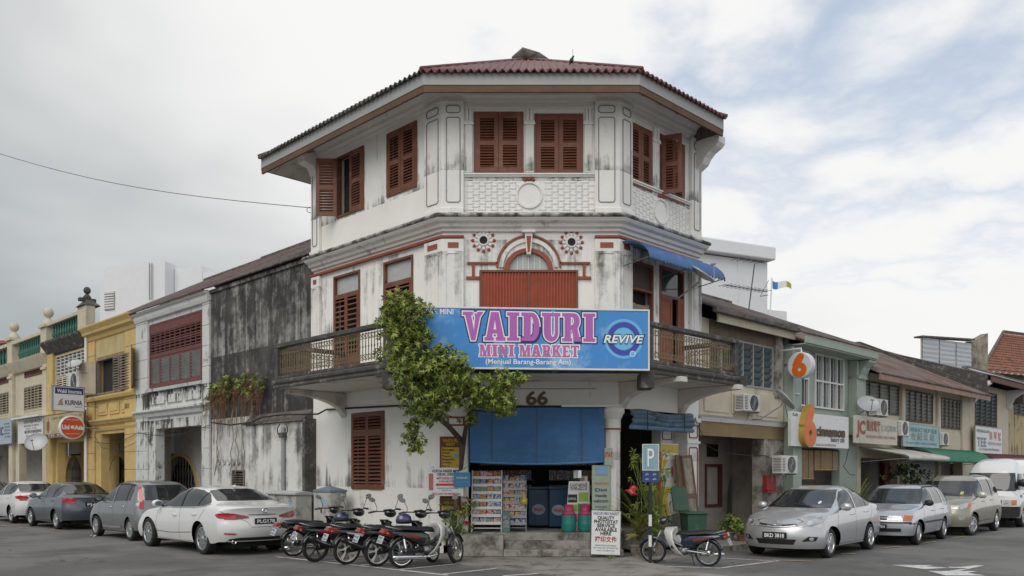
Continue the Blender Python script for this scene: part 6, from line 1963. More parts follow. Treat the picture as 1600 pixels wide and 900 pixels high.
# ================================================================ ANTENNA, FLAG, WIRE
t = thing('tv_antenna','thin rooftop television antenna in front of the white flat-roofed house','antenna',FR,FR.X(1167,3),3,6.5)
xq = lambda px,py: FR.at(px,py,3.0)
p0,p1 = xq(1167,487),xq(1179,412)
b = MB(FR); b.tube([(p0[0],3,p0[1] - .4),(p1[0],3,p1[1])],.022,5); b.build('mast',m_galv,t)
for (a_,c_,n_,nm) in (((1149,404),(1195,411),5,'upper_boom'),((1131,445),(1199,456),11,'lower_boom')):
 s0,s1 = xq(*a_),xq(*c_)
 b = MB(FR); b.tube([(s0[0],3,s0[1]),(s1[0],3,s1[1])],.015,5); bo = b.build(nm,m_galv,t)
 em = MB(); em.tube([(0,-.25,-.0),(0,.25,0)],.008,4); me_ = em.mesh('element',m_galv)
 for k in range(n_):
  f = (k + .3) / n_; piece('element',me_,bo,FR,s0[0] + (s1[0] - s0[0]) * f,3,s0[1] + (s1[1] - s0[1]) * f)
s0,s1,s2 = xq(1188,463),xq(1201,438),xq(1184,465)
b = MB(FR); b.tube([(s0[0],3,s0[1]),(s1[0],3,s1[1])],.012,4); b.tube([(s0[0],3,s0[1]),(xq(1200,461)[0],3,xq(1200,461)[1])],.012,4); b.build('reflector_arm',m_galv,t)
ffl = Frame((1203 - 800) / FPX * 40,40,10)
t = thing('state_flag','blue white and yellow flag flying on a pole beside the white flat-roofed house','flag',ffl,0,0,8)
q = lambda px,py: ffl.at(px,py)
p0,p1 = q(1203,482),q(1206,434)
b = MB(ffl); b.tube([(p0[0],0,p0[1] - .5),(p1[0],0,p1[1])],.03,6); b.build('flagpole',m_wmetal,t)
c0,c1 = q(1207,438),q(1237,450)
for k,mt_ in enumerate((mat('flag_blue',(.05,.25,.55),.7),m_wprint,mat('flag_yellow',(.45,.42,.05),.7))):
 b = MB(ffl)
 W_ = (c1[0] - c0[0]); rows = []
 for v in range(5):
  rows.append([(c0[0] + W_ * (k + i / 6) / 3,.12 * math.sin((k + i / 6) * 2.2),c0[1] - .38 * v / 4 * (1 - .12 * (k + i / 6)) - .03 * (k + i / 6) - .03 * math.sin((k + i / 6) * 2.5)) for i in range(7)])
 b.grid(rows); b.build(('blue_stripe','white_stripe','yellow_stripe')[k],mt_,t,sm=True)
t = thing('overhead_wire','single thin overhead wire coming in from the left to the corner shop','wire',W0,-5.2,21.4,7.5)
b = MB(); A_ = Vector(((-40 - 800) / FPX * 30,30,CH + (HOR - 228) / FPX * 30)); Bv = Vector(((488 - 800) / FPX * 21.55,21.55,CH + (HOR - 325) / FPX * 21.55))
b.tube([A_ * 3 - Bv * 2] + [A_.lerp(Bv,k / 12) - Vector((0,0,.35 * math.sin(math.pi * k / 12))) for k in range(13)],.009,4); b.build('wire',m_galv,t)
b = MB(); b.tube([Bv + Vector((-.07 + .07 * math.cos(a),0,-.05 + .07 * math.sin(a))) for a in [k * .7 for k in range(9)]],.008,4); b.build('insulator_loop',m_galv,t)
t = thing('perched_bird','small dark bird perched near the red roof edge','bird',W0,(893 - 800) / FPX * 19,19,CH + (HOR - 98) / FPX * 19)
bx,bz = (893 - 800) / FPX * 19,CH + (HOR - 101) / FPX * 19
b = MB(); b.lathe([(0,-.10),(.02,-.08),(.045,-.02),(.04,.03),(.02,.06),(.025,.08),(.018,.105),(0,.115)],(bx,19,bz + .1),10,M=Matrix.Rotation(R(25),4,'Y')); b.build('body',m_black,t,sm=True)
b = MB(); b.box(bx - .06,bx - .02,18.99,19.01,bz - .03,bz + .05); b.build('tail',m_black,t)
b = MB(); b.tube([(bx + .03,19,bz - .15),(bx + .03,19,bz + .35)],.004,4); b.build('spike',m_galv,t)
# ================================================================ SHOPFRONT
PL = ZF
m_mags = [mat('magazine_%s' % n,c,.45,var=.3,vscale=30,dirt=d,damt=.52,dscale=28,dsoft=.02,obj=False)
for n,c,d in (('red',(.32,.05,.04),(.6,.5,.4)),('white',(.5,.48,.45),(.12,.12,.14)),('blue',(.06,.11,.28),(.5,.5,.5)),('yellow',(.42,.31,.07),(.3,.05,.05)),
('pink',(.42,.17,.2),(.6,.6,.6)),('teal',(.08,.22,.22),(.45,.3,.1)),('grey',(.30,.30,.30),(.08,.08,.08)))]
def magazine_rack(label,fr,x0,x1,z0,z1,y0,y1,rows_,cols,skew=0.0,fm=m_wmetal,nz=.0):
 t = thing('magazine_rack',label,'magazine rack',fr,(x0 + x1) / 2,y0,z0,group='magazine racks at the shop entrance')
 b_ = MB(fr)
 for xx in (x0,x1):
  b_.tube([(xx,y0,z0),(xx,y0 + .02,z0 + .02)],.016,6)
 b_.v,b_.f = [],[]
 for k,xx in enumerate((x0,x1)):
  p = MB(fr); p.tube([(xx,y1,z0),(xx,y1,z1)],.016,6); p.build('upright',fm,t)
  p = MB(fr); p.tube([(xx,y0,z0),(xx,y0,z0 + (z1 - z0) * .28),(xx,y1,z1)],.016,6); p.build('sloping_rail',fm,t)
 for zz_ in (z0 + .08,z0 + (z1 - z0) * .27):
  p = MB(fr); p.tube([(x0,y0,zz_),(x1,y0,zz_)],.012,5); p.build('cross_rail',fm,t)
 r_ = random.Random(int(x0 * 100))
 cw = (x1 - x0 - .04) / cols
 sets = {}
 for r in range(rows_):
  f = (r + .1) / rows_
  zz_ = z0 + (z1 - z0) * (.12 + .86 * f)
  yy = y0 + (y1 - y0) * max(0,(.12 + .86 * f - .28) / .72)
  p = MB(fr); p.box(x0,x1,yy - .035,yy - .03,zz_ - .01,zz_ + .045); p.box(x0,x1,yy - .035,yy + .03,zz_ - .015,zz_ - .01); p.build('shelf',fm,t)
  for c in range(cols):
   mt_ = r_.choice(m_mags)
   hh = (z1 - z0) * .86 / rows_ * r_.uniform(.85,1.15)
   Mx = Matrix.Rotation(R(-16 + r_.uniform(-4,4)),4,'X') @ Matrix.Rotation(R(r_.uniform(-4,4)),4,'Y')
   if mt_.name not in sets:
    q_ = MB(); q_.box(.006,cw - .006,0,.014,0,hh); sets[mt_.name] = q_.mesh('magazine',mt_)
   piece('magazine',sets[mt_.name],t,fr,x0 + .02 + cw * c,yy - .012 + r_.uniform(0,.01),zz_,Mx)
 return t
xa,xb = FF.X(737,.0),FF.X(785,.0)
magazine_rack('white magazine rack with sloping rail left of the shop entrance',FF,xa,xb - .02,PL,FF.Z(745,735,.2),-.02,.38,7,4)
xa,xb = FF.X(786,.1),FF.X(822,.1)
magazine_rack('crowded wire magazine rack nearest to the shop doorway',FF,xa,xb,PL,FF.Z(800,743,.3),.08,.42,7,4,fm=m_steel)
t = thing('newspaper_box','teal newspaper box with papers beside the crowded wire rack','box',FF,FF.X(790,-.1),-.1,PL)
xa,xb = FF.X(785,-.12),FF.X(797,-.12); b = MB(FF); b.box(xa,xb,-.12,-.02,PL,FF.Z(790,800,-.12)); b.build('case',mat('teal_case',(.10,.18,.17),.6),t,bev=.006)
b = MB(FF); b.box(xa + .02,xb - .02,-.126,-.121,PL + .1,PL + .34); b.build('paper',m_mags[6],t)
t = thing('yellow_plastic_bag','yellow plastic bag hanging on the edge of the crowded magazine rack','bag',FF,FF.X(819,.05),.05,FF.Z(819,789,.05))
x_,z_ = FF.at(819,782,.05); b = MB(FF); b.lathe([(0,-.10),(.06,-.08),(.085,-.02),(.06,.04),(.02,.08),(.03,.11)],(x_,.05,z_),9); b.v = [(p[0] + .015 * math.sin(p[2] * 60),p[1] + .01 * math.sin(p[0] * 90),p[2]) for p in b.v]; b.build('bag',mat('yellow_bag',(.5,.42,.05),.35,var=.2),t,sm=True)
m_frz = mat('blue_freezer',(.01,.06,.13),.35,var=.2,vscale=3)
for (pa,pb,pt,y0_,lab) in ((825,858,764,1.3,'dark blue ice cream chest freezer just inside the shop doorway'),(858,887,764,1.0,'brighter blue freezer right of the first one inside the shop')):
 xa,xb = FF.X(pa,y0_),FF.X(pb,y0_)
 t = thing('chest_freezer',lab,'freezer',FF,(xa + xb) / 2,y0_,PL)
 b = MB(FF); b.box(xa,xb,y0_,y0_ + .6,PL + .05,FF.Z(850,pt,y0_)); b.build('cabinet',m_frz,t,bev=.02)
 zz_ = FF.Z(850,pt,y0_); b = MB(FF); b.box(xa,xb,y0_ - .01,y0_ + .6,zz_ + .003,zz_ + .05); b.build('lid',m_frz,t)
 polys(t,[disc((xa + xb) / 2,PL + .42,.15,24,.12)],FF,y0_ - .003,mat('pale_emblem',(.35,.4,.5),.5),'logo_patch')
 text(t,'Wall\'s',FF,(xa + xb) / 2,PL + .38,y0_ - .006,.08,m_red,wid=.22,bold=.03)
for (xs0,xs1,yy,lab) in ((XL + .6,.55,3.6,'dim shelf of goods at the back left of the shop'),(.9,2.2,3.4,'dim shelf of goods at the back right of the shop')):
 t = thing('goods_shelf',lab,'shelf',FF,(xs0 + xs1) / 2,yy,PL,group='shelves inside the shop')
 for r in range(6):
  b = MB(FF); b.box(xs0,xs1,yy,yy + .3,PL + .3 + r * .38,PL + .32 + r * .38); b.build('shelf_board',m_wood,t)
 r_ = random.Random(5); ms = {}
 for r in range(6):
  x_ = xs0 + .03
  while x_ < xs1 - .12:
   w_ = r_.choice((.08,.12,.16)); mt_ = r_.choice(m_mags)
   k = (w_,mt_.name)
   if k not in ms:
    q_ = MB(); q_.box(0,w_ - .012,0,.12,0,.24); ms[k] = q_.mesh('packet',mt_)
   piece('packet',ms[k],t,FF,x_,yy + .01,PL + .322 + r * .38); x_ += w_
t = thing('poster_stand','white stand of notices and posters behind the gas cylinders','stand',FF,FF.X(905,-.0),0,PL)
xa,xb = FF.X(883,.1),FF.X(921,.1); zt = FF.Z(900,752,.1)
b = MB(FF); b.prism([(xa,PL),(xb,PL),(xb,zt),(xa + .08,zt)],.10,.13); b.build('board',m_grout,t)
for (u0,u1,v0,v1,mt_) in ((.12,.5,.58,.74,m_bprint),(.55,.95,.60,.78,mat('lime_poster',(.30,.42,.08),.6)),(.1,.5,.40,.54,mat('lime_poster',(0,0,0))),(.52,.95,.38,.56,mat('green_poster',(.10,.25,.06),.6)),
(.1,.5,.2,.36,mat('pink_poster',(.5,.2,.25),.6)),(.52,.95,.2,.36,m_mags[6]),(.2,.9,.82,.96,m_mags[1])):
 b = MB(FF); W_,H_ = xb - xa,zt - PL; b.box(xa + W_ * u0,xa + W_ * u1,.094,.0985,PL + H_ * v0,PL + H_ * v1); b.build('poster',mt_,t)
text(t,'KIPOS',FF,xa + (xb - xa) * .3,PL + (zt - PL) * .63,.092,.05,m_wprint,wid=.16)
t = thing('hanging_packets','cluster of silver packets hanging over the poster stand','packets',FF,FF.X(910,.15),.15,1.9)
for k in range(6):
 x_,z_ = FF.at(900 + 5 * (k % 4),741 + 9 * (k // 2),.12 + .01 * k)
 b = MB(FF); b.prism([(x_ - .05,z_ - .09),(x_ + .05,z_ - .08),(x_ + .045,z_ + .09),(x_ - .055,z_ + .08)],.12 + .02 * k,.14 + .02 * k); b.build('packet',(m_grout,m_chrome,m_mags[0])[k % 3],t,bev=.006)
m_cyg = mat('green_gas_cylinder',(.02,.21,.17),.4,var=.12,vscale=6,dirt=(.08,.10,.08),damt=.64,dscale=7,obj=True)
m_cyp = mat('pink_gas_collar',(.42,.05,.13),.45,var=.15,obj=True)
def gas(px,lab,y=-.05):
 x_ = FF.X(px,y)
 r = .155
 t = thing('gas_cylinder',lab,'gas cylinder',FF,x_,y,PL,group='gas cylinders on the shop step')
 F2 = FF
 b_ = MB(F2); b_.lathe([(r * .8,PL),(r * .8,PL + .03),(r * .95,PL + .035),(r,PL + .08),(r * 1.02,PL + .17),(r * 1.02,PL + .18),(r,PL + .19),(r,PL + .33),(r * .98,PL + .36)],(x_,y,0),24); b_.build('body',m_cyg,t,auto=40)
 b_ = MB(F2); b_.lathe([(r * .98,PL + .361),(r * .86,PL + .42),(r * .5,PL + .45),(0,PL + .46)],(x_,y,0),24); b_.build('shoulder',m_cyp,t,sm=True)
 b_ = MB(F2)
 for a0,a1 in ((20,160),(200,340)):
  n_ = 10; rws = []
  for rr_,zz_ in ((r * .60,PL + .44),(r * .62,PL + .57),(r * .66,PL + .58),(r * .64,PL + .44)):
   rws.append([(x_ + rr_ * math.cos(R(a0 + (a1 - a0) * k / n_)),y + rr_ * math.sin(R(a0 + (a1 - a0) * k / n_)),zz_) for k in range(n_ + 1)])
  b_.grid(rws)
 b_.build('guard_collar',m_cyp,t,sm=True,kind='stuff')
 b_ = MB(F2); b_.lathe([(.025,PL + .45),(.025,PL + .52),(.035,PL + .52),(.03,PL + .55),(0,PL + .56)],(x_,y,0),8); b_.build('valve',m_orr,t)
gas(888.5,'left one of two green gas cylinders with pink collars'); gas(914.5,'right one of two green gas cylinders next to the sandwich board')
m_cgrn = mat('pale_green_board',(.36,.42,.32),.6,var=.1)
t = psign('top_up_board','tall pale green board reading Digi maxis celcom beside the column',FF,925,953,727,799,-.24,.03,m_cgrn,None)
y_ = -.24; xa,xb = FF.X(925,y_),FF.X(953,y_); zz_ = lambda py: FF.Z(939,py,y_)
b = MB(FF); b.box(FF.X(931,y_),FF.X(949,y_),y_ - .012,y_ - .002,zz_(742),zz_(728)); b.build('blue_note',mat('pale_blue_note',(.22,.38,.55),.5),t)
text(t,'reload card',FF,(xa + xb) / 2,zz_(757),y_ - .002,.055,m_red,wid=.30)
for s,py in (('Digi',768),('maxis',776.5),('celcom',785)):
 text(t,s,FF,(xa + xb) / 2,zz_(py),y_ - .002,.072,m_navy,wid=.30 if s == 'celcom' else .24,bold=.02)
text(t,'AVAILABLE',FF,(xa + xb) / 2,zz_(793.5),y_ - .002,.045,m_navy,wid=.25); text(t,'HERE',FF,(xa + xb) / 2,zz_(798),y_ - .002,.04,m_navy,wid=.12)
t = psign('photostat_hanging_banner','narrow hanging banner with red letters STAT beside the fluted column',FF,944.5,957,700,727,-.26,.01,m_cgrn,None)
text(t,'STAT',FF,FF.X(951,-.26),FF.Z(951,714,-.26),-.262,.10,m_red,wid=.17,bold=.03)
sf = Frame(*FF.w(FF.X(946,-.95),-.95)[:2],0)
t = thing('sandwich_board','leaning white board reading QUALITY PHOTOSTAT SERVICE AVAILABLE HERE by the steps','sign',sf,0,0,.03)
Y_ = 18 - .95
h_ = (869 - 800) / FPX * Y_
LM = Matrix.Rotation(R(-9),4,'X') @ Matrix.Rotation(R(2),4,'Y')
lf = Frame(0,0,0); lf.M = sf.M @ Matrix.Translation((0,0,.09)) @ LM
wd_ = .29
b = MB(lf); b.box(-wd_,wd_,0,.02,.0,h_); b.build('board',m_grout,t)
b = MB(lf); b.box(-wd_ - .015,-wd_,-.005,.025,-.08,h_); b.box(wd_,wd_ + .015,-.005,.025,-.08,h_); b.box(-wd_,wd_,-.004,.024,h_,h_ + .015); b.build('frame',m_galv,t)
b = MB(lf); b.tube([(-wd_,.03,h_ - .05),(-wd_,.30,-.02)],.012,5); b.build('rear_leg',m_galv,t)
b = MB(lf); b.tube([(wd_,.03,h_ - .05),(wd_,.30,-.02)],.012,5); b.build('rear_leg',m_galv,t)
lx = [('VAIDURI MINI MARKET',.90,.065,.52,m_navy,0),('QUALITY',.80,.07,.34,m_bprint,.03),('PHOTOSTAT',.71,.07,.48,m_bprint,.03),('SERVICE',.62,.07,.36,m_bprint,.03),('AVAILABLE',.53,.07,.44,m_bprint,.03),('HERE',.44,.07,.22,m_bprint,.03),
('複印文件',.295,.09,.44,mat('red_brush',(.42,.04,.02),.7),.02),('KLIKKIE CARD SALES & SERVICE',.19,.03,.42,m_bprint,0),('TEL: 04-2622 1264  H/P: 012-5721 566',.135,.026,.5,m_bprint,0),('email: vaiduri@mini.my',.08,.024,.36,m_bprint,0)]
for s,f,ch,w_,mt_,bo in lx:
 text(t,s,lf,0,h_ * f,-.002,ch,mt_,wid=w_,bold=bo)
m_brd = mat('brown_board_paint',(.12,.04,.02),.6,var=.1); m_yp = mat('mustard_panel',(.48,.31,.03),.5,var=.08)
t = psign('mart_price_board','tall brown and mustard Vaiduri Mart board on the left pier',FF,687,720,682,802,-.06,.03,m_brd,None)
y_ = -.06; X_ = lambda px: FF.X(px,y_); zz_ = lambda py: FF.Z(703,py,y_)
b = MB(FF); b.box(X_(690),X_(717.5),y_ - .006,y_ - .0005,zz_(732),zz_(699)); b.build('mustard_panel',m_yp,t)
b = MB(FF); b.box(X_(690),X_(717.5),y_ - .006,y_ - .0005,zz_(801),zz_(790)); b.build('mustard_panel',m_yp,t)
text(t,'VAIDURI',FF,X_(703.5),zz_(691),y_ - .008,.075,m_yp,wid=.32,bold=.03)
text(t,'MART',FF,X_(704),zz_(696.5),y_ - .008,.06,m_yp,wid=.2,bold=.03)
for k,s in enumerate(('Barangan','Rokok','Papers','Magazine','Drinks','Ice C')):
 text(t,s,FF,X_(691),zz_(704 + 5.0 * k),y_ - .008,.045,m_bprint,wid=.045 * len(s) * .72,bold=.015,align='LEFT')
for k,s in enumerate(('WE SELL','PHOTOSTAT','CALL BACK','STAMP')):
 text(t,s,FF,X_(703.5),zz_(776 + 5.2 * k),y_ - .008,.042,m_yp if k < 3 else m_bprint,wid=.26,bold=.015)
t = psign('parking_coupon_banner','white parking coupon banner in red and blue letters tied across the left pier',FF,668,724,731,775,-.32,.012,m_grout,None)
y_ = -.32; X_ = lambda px: FF.X(px,y_); zz_ = lambda py: FF.Z(696,py,y_)
text(t,'KUPON PARKIR MPPP',FF,X_(697),zz_(738),y_ - .004,.06,m_navy,wid=.56,bold=.015)
text(t,'DIJUAL DISINI',FF,X_(697),zz_(743),y_ - .004,.055,m_navy,wid=.36,bold=.015)
text(t,'MPPP PARKING COUPON',FF,X_(699),zz_(749),y_ - .004,.05,m_red,wid=.44,bold=.01)
text(t,'AVAILABLE HERE',FF,X_(699),zz_(753.5),y_ - .004,.045,m_red,wid=.36,bold=.01)
b = MB(FF); b.box(X_(681),X_(713),y_ - .003,y_ - .0005,zz_(759),zz_(755.5)); b.build('red_strip',m_red,t)
text(t,'sila gunakan kupon letak kereta',FF,X_(699),zz_(763.5),y_ - .004,.032,m_navy,wid=.44)
text(t,'anda di sini',FF,X_(698),zz_(767),y_ - .004,.032,m_navy,wid=.2)
text(t,'TIDAK DAPAT DAN MENJIMATKAN',FF,X_(697),zz_(773),y_ - .004,.045,m_red,wid=.6,bold=.01)
b = MB(FF); b.box(X_(670),X_(677),y_ - .004,y_ - .0005,zz_(766),zz_(740)); b.build('coupon_picture',mat('dusty_red_picture',(.4,.15,.12),.6,var=.3,vscale=20),t)
for px_ in (668,724):
 b = MB(FF); b.tube([(X_(px_),y_ + .01,zz_(733)),(X_(px_ + (5 if px_ > 700 else 8)),-.02,zz_(729))],.006,4); b.build('tie',m_galv,t)
t = psign('small_blue_card','small blue card overlapping the right end of the parking coupon banner',FF,709,735,738,761,-.36,.012,mat('card_blue',(.05,.22,.42),.5,var=.1),None)
text(t,'INTERNET',FF,FF.X(722,-.36),FF.Z(722,748,-.36),-.362,.04,m_wprint,wid=.24,bold=.01)
text(t,'phone card',FF,FF.X(722,-.36),FF.Z(722,754,-.36),-.362,.03,mat('pale_note',(.3,.45,.5),.5),wid=.22)
t = psign('little_blue_notice','very small pale blue notice on the mustard price board',FF,709.5,716,708,715,-.075,.004,mat('pale_blue_note',(0,0,0)),None)
text(t,'ICE',FF,FF.X(713,-.075),FF.Z(713,713,-.075),-.077,.03,m_navy,wid=.05)
# ---- side entrance (right face): poster machine, planks, bin, doors
t = psign('drinks_poster_panel','tall yellow and white drinks poster with red edge at the side entrance',FR,1033,1060,693,806,-.02,.10,mat('poster_white',(.60,.58,.50),.5,var=.08),None,cp=1046)
y_ = -.02; X_ = lambda px: FR.X(px,y_); zz_ = lambda py: FR.Z(1046,py,y_)
Wp = X_(1060) - X_(1033); xa = X_(1033)
polys(t,[[(xa + .01,zz_(695)),(xa + Wp - .01,zz_(695)),(xa + Wp - .01,zz_(718)),(xa + Wp * .5,zz_(712)),(xa + .01,zz_(740))]],FR,y_ - .002,mat('poster_yellow',(.52,.38,.03),.5),'yellow_field')
polys(t,[[(xa + .01,zz_(806)),(xa + Wp * .5,zz_(806)),(xa + Wp * .3,zz_(772)),(xa + Wp * .8,zz_(762)),(xa + .01,zz_(760))]],FR,y_ - .002,mat('poster_yellow',(0,0,0)),'yellow_field')
b = MB(FR); b.box(xa - .05,xa - .003,-.03,.09,zz_(806),zz_(706)); b.build('red_edge',m_red,t)
polys(t,[disc(xa + Wp * .62,zz_(737),.055,16,.13)],FR,y_ - .004,mat('poster_bottle_red',(.45,.10,.08),.5),'bottle_picture')
polys(t,[disc(xa + Wp * .36,zz_(743),.05,16,.06)],FR,y_ - .0035,m_slite,'blue_splash')
polys(t,[disc(xa + Wp * .80,zz_(753),.03,12)],FR,y_ - .004,m_red,'red_dot')
for k,s in enumerate(('Minuman','Refresh')):
 text(t,s,FR,xa + Wp * .5,zz_(712 + 6 * k),y_ - .006,.09,m_wprint,wid=Wp * .8,bold=.04); 
t = thing('leaning_old_door','weathered pale wooden door leaf leaning on the right pier','door',FR,FR.X(1083,-.25),-.25,.1)
lf = Frame(0,0,0); lf.M = FR.M @ Matrix.Translation((FR.X(1083,-.3),-.42,.1)) @ Matrix.Rotation(R(-6),4,'X') @ Matrix.Rotation(R(-3),4,'Y')
hh = 2.05; ww = .21
m_pale = mat('pale_peeling_wood',(.36,.32,.26),.85,var=.2,vscale=5,dirt=(.14,.09,.06),damt=.52,dscale=3,streak=8)
m_mixw = mat('brown_frame_wood',(.16,.10,.065),.8,var=.25,vscale=5)
b = MB(lf)
b.box(-ww,-ww + .05,0,.045,0,hh); b.box(ww - .05,ww,0,.045,0,hh); b.box(-ww + .05,ww - .05,.002,.043,hh - .06,hh); b.box(-ww + .05,ww - .05,.002,.043,hh * .52,hh * .57); b.box(-ww + .05,ww - .05,.002,.043,0,.08); b.build('door_frame',m_mixw,t)
b = MB(lf); b.box(-ww + .05,ww - .05,.015,.03,.08,hh * .52); b.build('panel',m_pale,t)
b = MB(lf); b.box(-ww + .05,ww - .05,.015,.03,hh * .57,hh - .06); b.build('panel',m_pale,t)
t = thing('leaning_plank','dark narrow plank leaning left of the weathered door','plank',FR,FR.X(1070,-.25),-.3,.1)
lf = Frame(0,0,0); lf.M = FR.M @ Matrix.Translation((FR.X(1071,-.3),-.36,.1)) @ Matrix.Rotation(R(-6),4,'X') @ Matrix.Rotation(R(-2),4,'Y')
b = MB(lf); b.box(-.09,.09,0,.04,0,2.05); b.build('plank',m_mixw,t,bev=.004)
gx,gy = ground(1080,868)
gf = Frame(gx + .1,gy + .25,8)
t = thing('green_wheelie_bin','green wheeled bin with lid open behind the right-hand motorcycle','bin',gf,0,0,.03)
m_bin = mat('bin_green',(.03,.08,.05),.55,var=.15,dirt=(.14,.16,.12),damt=.66,dscale=5)
b = MB(gf)
def fr_box(b_,w0,w1,d0,d1,z0,z1,y=0):
 b_.add([(-w0,-d0,z0),(w0,-d0,z0),(w0,d0,z0),(-w0,d0,z0),(-w1,-d1,z1),(w1,-d1,z1),(w1,d1,z1),(-w1,d1,z1)],
 [(0,3,2,1),(4,5,6,7),(0,1,5,4),(1,2,6,5),(2,3,7,6),(3,0,4,7)])
fr_box(b,.17,.22,.2,.26,.08,.86); b.build('tub',m_bin,t,bev=.02)
b = MB(gf); b.box(-.245,.245,-.29,.30,.862,.90); b.build('rim',m_bin,t,bev=.012)
for s_ in (-1,1):
 b = MB(gf); b.lathe([(.09,-.025),(.10,0),(.09,.025)],(s_ * .2,.22,.10),14,'x'); b.build('wheel',m_rubber,t)
b = MB(gf); b.tube([(-.2,.30,.86),(-.2,.36,.88),(.2,.36,.88),(.2,.30,.86)],.014,6); b.build('handle',m_bin,t)
lf = Frame(0,0,0); lf.M = gf.M @ Matrix.Translation((-.12,.31,.9)) @ Matrix.Rotation(R(74),4,'X') @ Matrix.Rotation(R(0),4,'Z')
b = MB(lf); b.prism([(-.22,0),(.14,0),(.10,.50),(.06,.55),(-.2,.55),(-.24,.50)],0,.035,'z'); b.build('lid',m_bin,t,bev=.012)
px_,py_ = ground(1016,882)
pf_ = Frame(px_ + .0,py_,0)
t = thing('parking_sign','pale blue P parking sign over a dark blue plate on a striped pole','sign',pf_,0,0,.03)
k_ = py_ / FPX
zz_ = lambda py: CH + (HOR - py) * k_
for i,(a_,c_,mt_) in enumerate(((882,870,m_black),(870,854,m_black),(854,836,m_wmetal),(836,822,m_black),(822,804,m_wmetal),(804,757,m_black))):
 b = MB(pf_); b.tube([(0,0,zz_(a_)),(0,0,zz_(c_) - (.002 if i < 5 else 0))],.032,8); b.build('pole_band',mt_,t)
b = MB(pf_); b.tube([(0,.01,zz_(757)),(0,.01,zz_(700))],.028,8); b.build('pole',m_galv,t)
m_pb = mat('faded_parking_blue',(.22,.36,.42),.5,var=.15,vscale=3)
hx = 13 * k_
b = MB(pf_); b.box(-hx,hx,-.05,-.035,zz_(735),zz_(694)); b.build('plate',m_pb,t)
b = MB(pf_)
for (a0,a1,c0,c1) in ((-hx,hx,735,734),(-hx,hx,695,694),(-hx,-hx + .012,734,695),(hx - .012,hx,734,695)):
 b.box(a0,a1,-.054,-.0505,zz_(c0),zz_(c1))
b.build('white_border',m_wmetal,t,kind='stuff')
b = MB(pf_); b.box(-hx,hx,-.05,-.035,zz_(753.5),zz_(736)); b.build('lower_plate',mat('parking_deep_blue',(.03,.05,.18),.5,var=.1),t)
text(t,'P',pf_,0,zz_(729),-.055,zz_(699) - zz_(729),m_wprint,wid=hx * .8,bold=.0)
for k in range(4):
 cx_,cz_ = (-.5 + (k % 2)) * hx * .9,zz_(741 + 7.5 * (k // 2))
 polys(t,[[(cx_ + .035 * u,cz_ + .035 * v) for u,v in ((-1,-.4),(-.6,.4),(-.1,.2),(.2,.8),(.5,.3),(1,.1),(.9,-.5),(.3,-.2),(-.2,-.6))]],pf_,-.053,m_pb,'pictogram')
def cabinet(px0,px1,pyt,pyb_,lab,capm,y,cap):
 x0_,x1_ = FL.X(px0,y),FL.X(px1,y)
 t = thing('utility_cabinet',lab,'utility cabinet',FL,(x0_ + x1_) / 2,y,.12)
 cp = (px0 + px1) / 2
 zt_ = FL.Z(cp,pyt,y)
 mt_ = mat('grey_cabinet',(.46,.46,.44),.7,var=.15,vscale=5,dirt=(.15,.14,.13),damt=.58,dscale=4)
 b_ = MB(FL); b_.box(x0_,x1_,y,y + .45,.12,zt_ - .08); b_.build('body',mt_,t,bev=.01)
 b_ = MB(FL)
 if cap == 'hip':
  b_.box(x0_ - .015,x1_ + .015,y - .015,y + .465,zt_ - .079,zt_ - .03)
  xm_ = (x0_ + x1_) / 2
  b_.add([(x0_ - .015,y - .015,zt_ - .03),(x1_ + .015,y - .015,zt_ - .03),(x1_ + .015,y + .465,zt_ - .03),(x0_ - .015,y + .465,zt_ - .03),(xm_ - .08,y + .20,zt_ + .06),(xm_ + .08,y + .20,zt_ + .06),(xm_ + .08,y + .26,zt_ + .06),(xm_ - .08,y + .26,zt_ + .06)],[(0,1,5,4),(1,2,6,5),(2,3,7,6),(3,0,4,7),(4,5,6,7)])
  b_.lathe([(.02,0),(.035,.03),(.02,.06),(0,.065)],(xm_,y + .23,zt_ + .05),8)
 else:
  b_.prism([(y - .05,zt_ - .079),(y + .5,zt_ - .079),(y + .5,zt_ - .03),(y + .2,zt_ + .02),(y - .05,zt_ - .03)],x0_ - .05,x1_ + .05,'x')
 b_.build('cap',capm,t,bev=.008)
 b_ = MB(FL); b_.box(x0_ + .02,x1_ - .02,y - .008,y - .001,.25,zt_ - .14); b_.build('door',mt_,t)
 b_ = MB(FL); b_.box((x0_ + x1_) / 2 - .02,(x0_ + x1_) / 2 + .02,y - .03,y - .009,.8,.9); b_.build('handle',m_galv,t)
 b_ = MB(FL); b_.box(x1_ - .3,x1_ - .2,y - .0095,y - .0085,zt_ - .35,zt_ - .25); b_.build('blue_sticker',m_slite,t)
cabinet(418,462,768,860,'wide grey utility cabinet behind the rear of the white saloon',mat('pale_grey_cap',(.42,.43,.43),.6,var=.1),-.75,'flat')
cabinet(490,516,764,860,'narrow grey utility cabinet with blue pyramid cap behind the motorcycles',mat('blue_grey_cap',(.17,.22,.28),.6,var=.1),-.7,'hip')
